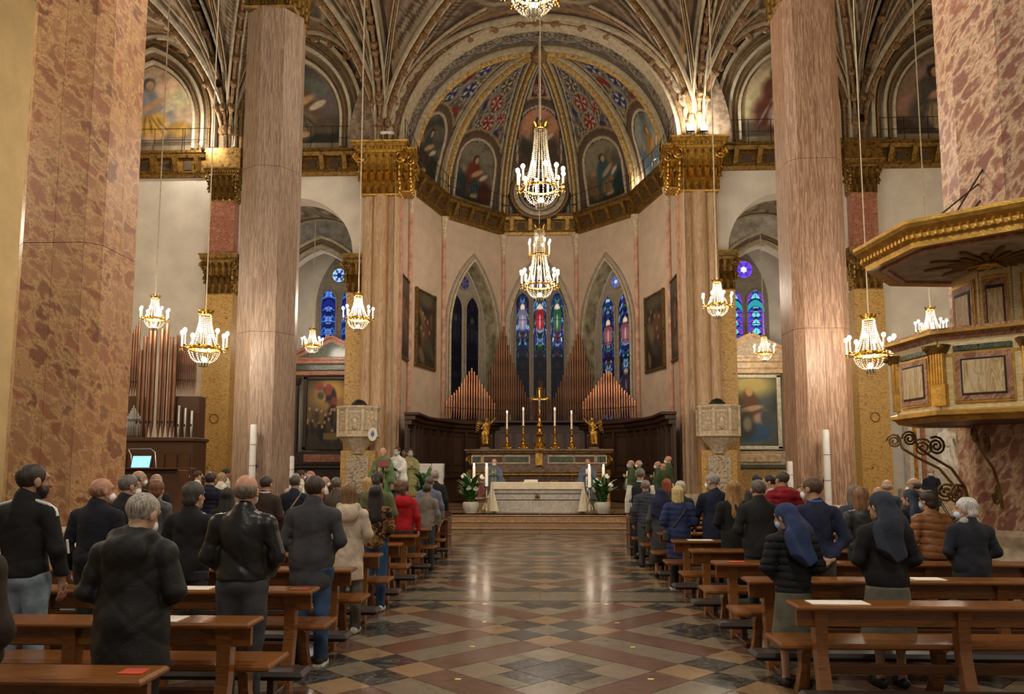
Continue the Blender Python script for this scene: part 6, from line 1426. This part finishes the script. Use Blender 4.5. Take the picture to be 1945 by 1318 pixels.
    if lk in ('pants', 'jeans'):
        lp_ = [sE((0, .0, .93), (.16*f, .122*f, .12))]
        for s in (-1, 1): lp_ += [sC((s*.088, 0, .9), (s*.098, .015, .5), .098*f, .072), sC((s*.098, .015, .5), (s*.1, -.01, .08), .070, .060)]
        P, Q = sdf_mesh(lp_, vt*1.1, .03, [((0, 0, -1), -.045), ((0, 0, 1), max(hem+.1, .9))], wr(seed+50, .005)); piece('jeans' if lk == 'jeans' else 'trousers', P, Q, cloth_mat(lc, .9, 'jeans' if lk == 'jeans' else 'cloth'))
    else:
        sm = legs[2]; lp_ = [sC((0, 0, .98), (0, .0, sm-.15), .165*f, .25*f if sm > .15 else .27, (1, .82, 1))]
        P, Q = sdf_mesh(lp_, vt*1.1, .03, [((0, 0, -1), -sm), ((0, 0, 1), max(hem+.1, .9))], lambda X, Y_, Z: .010*np.sin(34*X+18*Y_)*np.clip((1.0-Z)*1.6, 0, 1)); piece('skirt', P, Q, cloth_mat(lc, .9))
    for s in (-1, 1):
        P, Q = sdf_mesh([sC((s*.098, -.055, .045), (s*.105, .05, .04), .046, .046), sC((s*.105, .05, .035), (s*.108, .15, .03), .045, .035)], max(.011, vt*.8), .03, [((0, 0, -1), 0)]); piece('shoe', P, Q, cloth_mat(shoes, .5))
    # hair
    st, hcn = hair[0], hair[1]; HP = [sE((0, -.016, .036), (.083, .101, .090))]; C = [((0, .78, -.625), .030)]
    if st == 'short': C.append(((0, 0, -1), .085))
    elif st == 'crop': HP = [sE((0, -.014, .032), (.0785, .098, .0875))]; C.append(((0, 0, -1), .075))
    elif st == 'full': HP = [sE((0, -.02, .042), (.09, .106, .096)), sE((0, -.06, -.03), (.075, .06, .06))]; C.append(((0, 0, -1), .09))
    elif st == 'fringe': HP = [sE((0, -.02, .01), (.082, .096, .07))]; C += [((0, 0, 1), .045), ((0, 0, -1), .08), ((0, 1, 0), .02)]
    elif st == 'bob': HP += [sC((0, -.045, .0), (0, -.05, -.11), .088, .085, (1, .8, 1)), sC((.062, -.01, 0), (.07, .0, -.1), .03, .03), sC((-.062, -.01, 0), (-.07, .0, -.1), .03, .03)]; C = [((0, .93, -.36), .042)]
    elif st == 'long': HP += [sC((0, -.045, .0), (0, -.085, -.30), .088, .10, (1, .6, 1)), sC((.066, -.015, 0), (.095, -.03, -.22), .03, .035), sC((-.066, -.015, 0), (-.095, -.03, -.22), .03, .035)]; C = [((0, .93, -.36), .042)]
    elif st == 'pony': HP += [sE((0, -.10, .0), (.045, .035, .04)), sC((0, -.115, -.01), (.02, -.13, -.27), .042, .022)]; C.append(((0, 0, -1), .30))
    elif st == 'veil': HP = [sE((0, -.014, .034), (.088, .108, .094)), sC((0, -.05, .0), (0, -.10, -.16), .098, .15, (1, .55, 1)), sC((0, -.10, -.16), (.0, -.135, -.5), .15, .17, (1, .34, 1))]; C = [((0, .93, -.36), .046), ((.5, 0, -.87), .38), ((-.62, 0, -.78), .37)]
    if st not in ('bald',):
        if st == 'veil': ps = lambda X, Y_, Z: .015*np.sin(36*X+8*Z)*np.clip(-Z*5, 0, 1)
        elif st in ('long', 'bob', 'pony'): ps = lambda X, Y_, Z: .005*np.sin(95*X+4*Z+30*Y_)
        else: ps = lambda X, Y_, Z: .003*np.sin(70*X+40*Z)*np.sin(60*Y_+20*X)
        if st == 'pony': C = [((0, .78, -.625), .030)]
        P, Q = sdf_mesh(HP, vh if st != 'veil' else vh*1.2, .022, C, ps); piece('veil' if st == 'veil' else 'hair', head_tf(P), Q, hair_mat(hcn) if st != 'veil' else cloth_mat(hcn, .9))
    if beard:
        P, Q = sdf_mesh([sE((0, .026, -.056), (.062, .072, .072)), sC((.066, .0, .0), (.06, .03, -.06), .016), sC((-.066, .0, .0), (-.06, .03, -.06), .016)], vh, .015, [((0, 0, 1), .005), ((0, .5, .87), .028)]); piece('beard', head_tf(P), Q, hair_mat(beard))
    if mask:
        P, Q = sdf_mesh([sE((0, .044, -.055), (.061, .068, .050)), sC((0, .1, -.026), (0, .108, -.045), .012, .016)], vh, .012, [((0, -1, 0), -.040)]); o = piece('face_mask', head_tf(P), Q, cloth_mat(mask, .8))
        m = MB()
        for s in (-1, 1): m.tube([tuple(head_tf(np.array([q]))[0]) for q in ((s*.055, .055, -.03), (s*.078, .0, .012), (s*.086, -.022, .0), (s*.078, -.01, -.03), (s*.052, .06, -.075))], .0022, 4)
        tag(m.build('mask_straps', white_p, body), kind='stuff')
    if abs(face) > 60 or glasses:
        for s in (-1, 1):
            q = head_tf(np.array([(s*.031, .086, .010)]))[0]; e = MB().ball((0, 0, 0), .0115, 8, 6).build('eye', petal_m, body, tuple(q)); MB().ball((0, .0085, 0), .005, 6, 4).build('iris', black_p, e)
    if glasses:
        m = MB()
        for s in (-1, 1):
            m.tube([tuple(head_tf(np.array([(s*.034+.024*math.cos(a*PI/6), .112, .012+.019*math.sin(a*PI/6))]))[0]) for a in range(12)], .0025, 4, closed=True); m.tube([tuple(head_tf(np.array([q]))[0]) for q in ((s*.058, .11, .014), (s*.08, .0, .014))], .0025, 4)
        tag(m.build('glasses', black_p, body), kind='stuff')
    for e in (extra or []): e(body)
    return body
def stripes(c=(236, 232, 226)):                    # white piping over the shoulders and sleeves of a track top
    def f(b):
        for s in (-1, 1): MB().tube([(s*.07, -.03, 1.487), (s*.12, -.035, 1.474), (s*.18, -.035, 1.456), (s*.23, -.03, 1.42), (s*.248, -.03, 1.37)], .013, 6).build('shoulder_stripe', cloth_mat(c), b)
        MB().tube([(.33, -.03, 1.2), (.335, -.01, 1.1)], .009, 5).build('sleeve_stripe', cloth_mat(c), b)
    return f
def strap(c, sx=1):
    def f(b): 
        pts = [(sx*.13, -.03, 1.478), (sx*.09, -.125, 1.36), (sx*.0, -.142, 1.22), (-sx*.10, -.128, 1.08), (-sx*.17, -.07, .98)]
        MB().tube(pts, .02, 6, flat=.3).build('bag_strap', cloth_mat(c, .6), b); P, Q = sdf_mesh([sB((-sx*.22, -.03, .9), (.05, .11, .09), .03)], .018, .02); link('shoulder_bag', np_mesh('shoulder_bag', [(P, Q, 0)], [cloth_mat(c, .6)]), b)
    return f
def shirt_collar(c):
    def f(b): MB().lathe([(.066, 1.475), (.076, 1.50), (.070, 1.515), (.062, 1.50)], 16, (0, -.012, 0), sx=1, sy=1, cap=False).build('shirt_collar', cloth_mat(c), b)
    return f
def scarf(c):
    def f(b): 
        P, Q = sdf_mesh([sC((-.06, -.02, 1.49), (.06, -.02, 1.49), .055, .055), sC((0, .07, 1.47), (0, .07, 1.47), .06), sC((-.06, .1, 1.45), (-.07, .13, 1.15), .035, .03)], .012, .03, (), wr(3, .004)); link('scarf', np_mesh('scarf', [(P, Q, 0)], [cloth_mat(c)]), b)
    return f
def shoe_sole(c=(232, 228, 220)):
    def f(b):
        for s in (-1, 1): MB().prism([(s*.103-.047, -.1), (s*.103+.047, -.1), (s*.108+.05, .08), (s*.112+.02, .185), (s*.108-.03, .185), (s*.108-.05, .08)], 0, .022).build('shoe_sole', cloth_mat(c), b)
    return f
def stole(c):
    def f(b):
        for s in (-1, 1): MB().box((s*.06, .16, 1.1), (.07, .012, .6), rx=.06).build('stole', cloth_mat(c), b)
    return f
def held_book(c, z=1.13, y=.34, w=.22):
    def f(b): MB().box((0, y, z), (w, .16, .025), rx=.5).build('held_book', cloth_mat(c, .6), b)
    return f
MW, MB_, DK = (232, 234, 232), (150, 186, 220), (34, 33, 35)
GREY, DGREY, BRN, BLK, BLONDE, WHT = (150, 144, 134), (82, 76, 70), (66, 46, 32), (30, 25, 23), (206, 168, 110), (222, 216, 204)
# --- left block, nearest first
person('person in dark brown coat cut off by the left border, nearest the camera', -98, 905, 3.05, top=((46, 36, 29), .5), fat=1.2, pose='front', lod=1)
person('grey haired man with bowed head in black hooded rain jacket, nearest left pew', 262, 945, 4.62, top=((26, 27, 27), .66), fat=1.28, hair=('short', (158, 150, 138)), mask=MW, pose='front', yaw=-14, pitch=.28, hood=1, legs=('pants', (38, 38, 40)), rough=.6)
person('tall bearded young man in black track top with white shoulder stripes and pale jeans', 58, 882, 6.0, top=((24, 24, 26), .93), fat=1.05, hair=('crop', (44, 34, 28)), pose='down', yaw=-32, legs=('jeans', (128, 146, 160)), collar=.05, extra=[stripes()], skin=(186, 136, 106), beard=(44, 34, 28))
person('bald man in glossy black leather jacket and dark grey trousers', 468, 902, 6.02, top=((30, 30, 30), .96), rough=.32, tk='leather', fat=1.16, hair=('fringe', (112, 98, 88)), mask=MW, pose='low', legs=('pants', (62, 64, 68)), collar=.03, skin=(214, 150, 116))
person('bald man in navy zip jacket before the red breccia pillar', 190, 908, 7.35, top=((26, 29, 40), .85), fat=1.2, hair=('fringe', (150, 110, 86)), mask=MW, yaw=-35, collar=.05, skin=(206, 144, 110))
person('woman with dark grey bob in black fleece behind the leather jacket', 366, 918, 7.4, top=((28, 28, 30), .8), fat=1.15, hair=('full', (66, 62, 58)), pose='pray', yaw=-20, collar=.03)
person('dark haired man in long grey parka and blue jeans at the pew end', 597, 905, 6.95, top=((66, 66, 70), .70), fat=1.22, hair=('short', (58, 42, 32)), pose='front', yaw=-16, legs=('jeans', (58, 84, 120)), shoes=(40, 42, 44), collar=.05, mask=(90, 40, 40), extra=[shoe_sole()])
person('man with grey hair and glasses in dark coat looking right', 242, 903, 8.7, top=((34, 36, 38), .8), fat=1.15, hair=('short', (104, 98, 90)), mask=MW, yaw=-40, collar=.04, glasses=1)
person('light brown haired woman in cream hooded coat and grey trousers', 664, 918, 8.35, top=((206, 190, 168), .62), fat=1.0, hair=('bob', (120, 90, 62)), pose='front', hood=1, legs=('pants', (104, 98, 88)), shoes=(220, 214, 206))
person('woman with long black hair in camouflage sweater and jeans', 714, 922, 9.6, top=((60, 48, 36), .86), tk='camo', hair=('long', (28, 22, 22)), pose='front', legs=('jeans', (52, 84, 126)), shoes=(230, 226, 220), fat=1.02)
person('small woman with short auburn hair in grey leather jacket', 298, 914, 10.2, top=((78, 80, 80), .86), hair=('full', (116, 76, 48)), rough=.5, pose='front')
person('bald old man in dark jacket behind the small auburn haired woman', 297, 900, 11.6, top=((30, 34, 44), .8), hair=('fringe', (190, 176, 160)), skin=(200, 152, 122))
person('man with receding grey hair in black jacket by the music desk', 262, 894, 12.2, top=((26, 26, 28), .8), hair=('fringe', (120, 110, 98)), mask=MW, yaw=-40)
person('woman with long dark hair in black coat left of the leather jacket', 432, 927, 9.6, top=((30, 30, 32), .75), hair=('long', BLK))
person('man with dark hair in brown jacket before the striped pillar', 505, 904, 10.6, top=((62, 48, 40), .8), hair=('short', (66, 56, 48)), extra=[shirt_collar((230, 226, 220))], fat=1.1, yaw=-12)
person('young woman with dark hair in olive green jacket', 718, 896, 11.2, top=((104, 108, 70), .8), hair=('pony', (48, 34, 28)), collar=.02, pose='front', legs=('pants', (50, 52, 46)))
person('man with dark hair in navy hooded quilted jacket among the choir', 400, 897, 12.6, top=((30, 34, 56), .8), puff=1, hood=1, hair=('short', (58, 48, 44)), fat=1.1, mask=(70, 70, 74))
person('man in navy sweater with a beige bag strap across his back', 560, 903, 12.4, top=((36, 42, 60), .82), hair=('short', (80, 74, 70)), extra=[strap((176, 148, 112))], fat=1.05)
person('grey haired man in grey brown coat before the stone pulpit pedestal', 639, 907, 12.4, top=((96, 84, 74), .7), hair=('short', (110, 98, 90)), fat=1.15, collar=.04)
person('woman with brown ponytail in bright red coat', 768, 915, 12.0, top=((184, 28, 38), .70), hair=('pony', (84, 52, 38)), hood=1, legs=('skirt', (50, 46, 44), .4), fat=1.05)
person('man with dark grey hair in light grey jacket at the pew end', 811, 919, 13.6, top=((138, 130, 118), .8), hair=('short', (62, 60, 58)), fat=1.0, legs=('pants', (60, 66, 64)))
person('man with grey hair in blue grey sweater near the front left pew', 816, 905, 15.0, top=((112, 120, 140), .8), hair=('short', (96, 86, 78)), fat=1.15)
person('grey haired man in black suit at the front left pew', 826, 893, 16.6, top=((30, 30, 32), .75), hair=('short', (150, 142, 132)), fat=1.05)
person('person with curly brown hair in dark green jacket beside the red coat', 757, 913, 13.6, top=((62, 66, 50), .8), hair=('full', (112, 78, 54)), lod=2)
person('blonde woman in olive coat behind the camouflage sweater', 698, 907, 13.8, top=((96, 98, 66), .7), hair=('bob', (196, 160, 104)))
person('grey haired woman in white behind the brown jacket', 549, 929, 13.8, top=((200, 196, 188), .8), hair=('full', (160, 150, 140)))
# --- white robed clergy at the left
for u, v, Y, fc, hr, sk, mk, lab in ((336, 897, 19.5, -60, ('bald', GREY), (206, 150, 118), None, 'bald priest in white alb at the left end of the clergy'), (346, 902, 18.4, -55, ('full', (150, 138, 122)), (206, 158, 126), MB_, 'grey haired woman in white robe with blue mask'), (350, 893, 20.6, -75, ('short', BLK), (180, 128, 100), MB_, 'dark haired man in white with blue mask at the back'),
                                     (376, 894, 19.2, -50, ('short', BRN), (206, 150, 118), (50, 44, 46), 'brown haired priest in white alb with black mask'), (421, 897, 18.6, -40, ('crop', (176, 150, 116)), (200, 150, 116), (96, 130, 160), 'sandy haired priest in white alb with blue stole'), (430, 890, 20.2, -60, ('short', BLK), (170, 118, 92), (190, 40, 44), 'dark haired young priest in white with red mask'),
                                     (562, 900, 19.6, -30, ('full', GREY), (206, 158, 126), None, 'grey haired priest in white right of the left pillar'), (572, 893, 20.6, -60, ('short', BRN), (190, 140, 110), MW, 'brown haired priest in white behind the bag strap man'), (589, 894, 19.0, -70, ('fringe', WHT), (222, 150, 120), MW, 'white haired priest in white alb looking right'), (617, 905, 17.8, -75, ('fringe', GREY), (206, 150, 118), MW, 'masked priest in white holding a yellow sheet')):
    person(lab, u, v, Y, face=fc, top=((226, 222, 212), .25), hair=hr, skin=sk, mask=mk, pose='book', legs=('skirt', (226, 222, 212), .08), lod=3, extra=[held_book((226, 210, 120))] if u == 617 else ([stole((120, 150, 160))] if u == 421 else None), yaw=0)
# --- ministers at the lectern
person('bald priest in green chasuble reading at the lectern', 728, 850, 24.6, face=175, z0=PZ, top=((98, 126, 84), .4), long_vest=.9, hair=('fringe', (210, 200, 190)), skin=(222, 160, 132), pose='book', legs=('skirt', (220, 214, 200), .05), lod=3, extra=[stole((206, 190, 150))])
person('server in white surplice over black cassock beside the lectern', 755, 849, 25.2, face=165, z0=PZ, top=((224, 222, 216), .55), long_vest=.7, hair=('short', (60, 48, 42)), mask=MB_, pose='book', legs=('skirt', (24, 26, 40), .04), lod=3, extra=[held_book((30, 34, 60), 1.12, .34, .26)])
person('minister in pale olive vestment with blue mask behind the server', 779, 852, 26.0, face=200, z0=PZ, top=((150, 146, 96), .35), long_vest=.85, hair=('short', (50, 40, 36)), mask=MB_, pose='pray', legs=('skirt', (150, 140, 96), .05), lod=3)
person('dark skinned minister holding up a hand between the server and the olive vestment', 769, 853, 26.6, face=170, z0=PZ, top=((110, 104, 74), .35), long_vest=.8, hair=('crop', BLK), skin=(120, 80, 58), pose='pray', legs=('skirt', (90, 86, 70), .05), lod=3)
q = at(728, 880, 23.9); t = empty('lectern', (q.x, 23.9, PZ), 0, 'slim lectern with a red book rest before the green priest', 'lectern'); MB().box((0, 0, q.z-PZ), (.42, .3, .03), rx=.9, bev=.01).build('book_rest', plain('red_leather', (110, 44, 34), .5), t); MB().tube([(0, 0, 0), (0, 0, q.z-PZ-.03)], .03, 8).build('stem', iron, t); MB().lathe([(.22, 0), (.2, .04), (.05, .07)], 14).build('foot', iron, t)
# --- bishop and priest behind the altar
person('bishop with pink skullcap and white mask standing behind the left of the altar', 939, 873, 25.6, face=178, z0=PZ, H=1.66, top=((100, 112, 134), .35), long_vest=.85, hair=('crop', (190, 184, 176)), mask=MW, pose='pray', legs=('skirt', (70, 120, 116), .05), lod=3, extra=[stole((130, 140, 84)), lambda b: MB().lathe([(.078, 0), (.07, .03), (.04, .055), (.005, .062)], 14, (0, .005, 1.705)).build('skullcap', cloth_mat((214, 76, 110)), b)])
person('bald priest in grey blue cope with white veil right of the altar', 1116, 873, 25.4, face=185, z0=PZ, H=1.66, top=((98, 104, 124), .35), long_vest=.9, hair=('fringe', (170, 150, 130)), skin=(200, 130, 104), pose='pray', legs=('skirt', (90, 110, 70), .05), lod=3, extra=[stole((232, 226, 212))])
# --- concelebrants in green at the right
for u, v, Y, fc, hr, mk, lab, fx in ((1199, 874, 22.8, 95, ('fringe', GREY), MB_, 'bald concelebrant in green, leftmost of the right group', 1), (1214, 874, 23.6, 100, ('fringe', WHT), MW, 'white masked concelebrant in green just behind the leftmost one', 1), (1250, 876, 22.8, 85, ('fringe', GREY), MW, 'concelebrant in green with folded hands before the choir stalls', 1), (1260, 880, 23.7, 80, ('bald', GREY), None, 'bald concelebrant in green between the two standing priests', 1), (1270, 866, 24.6, 75, ('bald', GREY), MW, 'tall bald concelebrant in plain green chasuble at the right', 1)):
    person(lab, u, v, Y, face=fc, z0=PZ, top=((60, 80, 46), .35), long_vest=.62, hair=hr, mask=mk, pose='pray', legs=('skirt', (226, 222, 210), .05), lod=3, skin=(214, 150, 122), extra=[stole((226, 222, 206))])
# --- right block
person('short nun in bright blue veil, black quilted jacket and grey skirt', 1500, 962, 6.45, top=((24, 25, 28), .80), puff=1, fat=.96, hair=('veil', (46, 62, 100)), mask=MB_, pose='front', yaw=38, pitch=.2, legs=('skirt', (92, 90, 76), .36), H=1.48)
person('nun in slate blue veil, long black coat and grey skirt', 1676, 937, 6.5, top=((26, 26, 28), .72), fat=1.08, hair=('veil', (52, 58, 72)), pose='front', yaw=25, legs=('skirt', (96, 94, 82), .36), H=1.57)
person('man in navy sweater with hands clasped behind his back', 1546, 906, 8.2, top=((34, 40, 68), .90), fat=1.1, hair=('crop', (86, 62, 46)), pose='back', yaw=38, glasses=1, mask=MW, extra=[shirt_collar((70, 110, 170))], legs=('pants', (80, 74, 66)))
person('brown haired woman in dark grey leather jacket between navy sweater and nun', 1634, 926, 9.2, top=((50, 52, 52), .84), rough=.45, hair=('bob', (130, 94, 62)), pose='front', mask=MW, yaw=-18)
person('woman with dark curly hair in shiny brown quilted jacket', 1765, 934, 9.2, top=((146, 96, 56), .86), rough=.4, puff=2, fat=1.1, hair=('full', (54, 40, 34)), yaw=28, mask=MB_)
person('white haired man in navy jacket with grey scarf and blue mask', 1838, 948, 7.95, top=((40, 44, 54), .76), fat=1.25, hair=('full', (226, 220, 206)), mask=(196, 214, 226), yaw=52, pose='front', extra=[scarf((180, 178, 172))], collar=.04, H=1.47, skin=(222, 166, 136))
person('man with cropped grey hair in black jacket with white collar line', 1440, 911, 9.35, top=((34, 34, 35), .80), fat=1.22, hair=('crop', (98, 90, 82)), pose='front', collar=.03, extra=[shirt_collar((226, 220, 212))], legs=('pants', (62, 66, 66)))
person('woman with long dark blonde hair in long black coat', 1392, 913, 10.55, top=((26, 26, 28), .5), hair=('long', (156, 118, 70)), fat=1.08, pose='front')
person('grey haired man in long navy coat leaning on the pew desk', 1356, 899, 11.6, top=((30, 36, 60), .5), hair=('short', (156, 150, 146)), pose='desk', yaw=45, fat=1.1, mask=MW)
person('blonde woman in long bright blue quilted coat', 1287, 924, 11.9, top=((46, 56, 98), .52), puff=2, fat=1.12, hair=('bob', (216, 184, 124)), pose='front', extra=[strap((50, 52, 60)), shoe_sole()], legs=('pants', (58, 54, 56)), H=1.52)
person('nun in dark blue veil and grey jacket behind the blue coat', 1254, 932, 13.2, top=((74, 76, 78), .8), hair=('veil', (38, 44, 74)), legs=('skirt', (60, 60, 62), .3), H=1.45)
person('grey haired man in dark grey quilted jacket near the front right pew', 1226, 912, 14.4, top=((64, 68, 78), .8), puff=1, hair=('short', (130, 124, 116)), legs=('pants', (74, 74, 74)))
person('man in black vest over white shirt at the front right pew', 1216, 890, 16.0, top=((40, 40, 42), .8), hair=('short', (112, 104, 98)), extra=[shirt_collar((236, 232, 226)), lambda b: [MB().tube([(s*.185, -.015, 1.415), (s*.25, -.03, 1.13), (s*.255, .05, .9)], [.075, .066, .052], 8).build('shirt_sleeve', cloth_mat((228, 224, 214)), b) for s in (-1, 1)]], legs=('pants', (38, 42, 56)))
person('red haired woman in dark coat near the concelebrants', 1266, 909, 15.7, top=((50, 50, 56), .75), hair=('bob', (140, 66, 40)))
person('white haired woman with knitted hat in dark coat', 1292, 915, 13.3, top=((44, 44, 60), .75), hair=('full', (196, 184, 174)))
person('man with dark hair in crimson hooded quilted jacket', 1487, 895, 11.6, top=((140, 26, 40), .8), puff=2, hood=1, fat=1.15, hair=('short', (78, 66, 60)), yaw=24)
person('dark haired man half hidden behind the black jacket with white collar', 1438, 901, 14.4, top=((60, 60, 66), .8), hair=('short', BLK), lod=3)
person('masked man in pale shirt behind the crimson jacket', 1463, 902, 13.4, face=70, top=((206, 190, 180), .8), hair=('short', BLK), mask=(60, 40, 40), lod=3)
person('woman with light hair behind the navy sweater', 1521, 928, 13.1, top=((120, 110, 104), .8), hair=('bob', (206, 176, 132)))
person('woman with grey bob behind the brown haired woman', 1622, 922, 10.8, top=((70, 78, 96), .8), hair=('bob', (120, 104, 92)))
person('bald man behind the tall nun', 1668, 925, 11.8, top=((60, 62, 70), .8), hair=('fringe', (160, 140, 124)), skin=(206, 150, 120))
person('bald man in blue jacket wearing a white mask strap', 1683, 911, 12.6, top=((60, 70, 92), .8), hair=('fringe', (190, 170, 150)), mask=MW, yaw=-25)
person('man in grey hooded jacket with white mask turned to the left', 1738, 908, 12.4, top=((70, 76, 90), .8), hair=('fringe', (90, 78, 70)), mask=MW, yaw=48, hood=1)
person('small nun in slate veil and black coat before the monument', 1731, 932, 10.4, top=((30, 30, 32), .7), hair=('veil', (66, 74, 96)), yaw=40, H=1.5)
person('man in dark suit standing with folded hands beside the monument', 1768, 889, 26.5, face=150, z0=0, H=1.82, top=((28, 32, 46), .75), hair=('fringe', (120, 100, 86)), mask=MW, pose='front', lod=2, skin=(190, 136, 106))
person('person in black holding white papers beside the pulpit pillar', 1829, 903, 24.5, face=110, H=1.62, top=((26, 26, 30), .75), hair=('short', BLK), pose='book', lod=3, extra=[held_book((236, 232, 226))])

person('organist in dark suit half hidden behind the red breccia pillar', 236, 868, 17.4, H=1.76, top=((24, 24, 28), .8), hair=('short', BRN), pose='book', face=-40, lod=3)
# white screen, plant and microphone by the front left pew
q = at(815, 915, 23.0); t = empty('white_screen', (q.x, 23.5, PZ), 0, 'low white folding screen behind the plant left of the steps', 'screen'); hh = at(815, 882, 23.5).z-PZ
for k in (-1, 1): MB().box((k*.2, .02*k, hh/2+.05), (.38, .03, hh-.05), rz=k*.1, bev=.008).build('panel', white_p, t)
for k in (-1, 0, 1): MB().box((k*.38, .0, hh/2), (.03, .04, hh), bev=.005).build('upright', tin, t)
plant(806, 925, 22.75, 'green leafy plant before the white screen left of the steps', 40, 0, 1.5)
q = at(843, 965, 21.3); t = empty('microphone_stand', (q.x, 21.3, 0), 0, 'slim microphone stand beside the front left pew', 'microphone stand'); MB().lathe([(.14, 0), (.13, .03), (.03, .05)], 14).build('foot', iron, t); MB().tube([(0, 0, .04), (0, 0, 1.45)], .012, 6).build('pole', iron, t); MB().tube([(0, 0, 1.45), (.02, -.1, 1.55)], .018, 6).build('microphone', black_p, t)
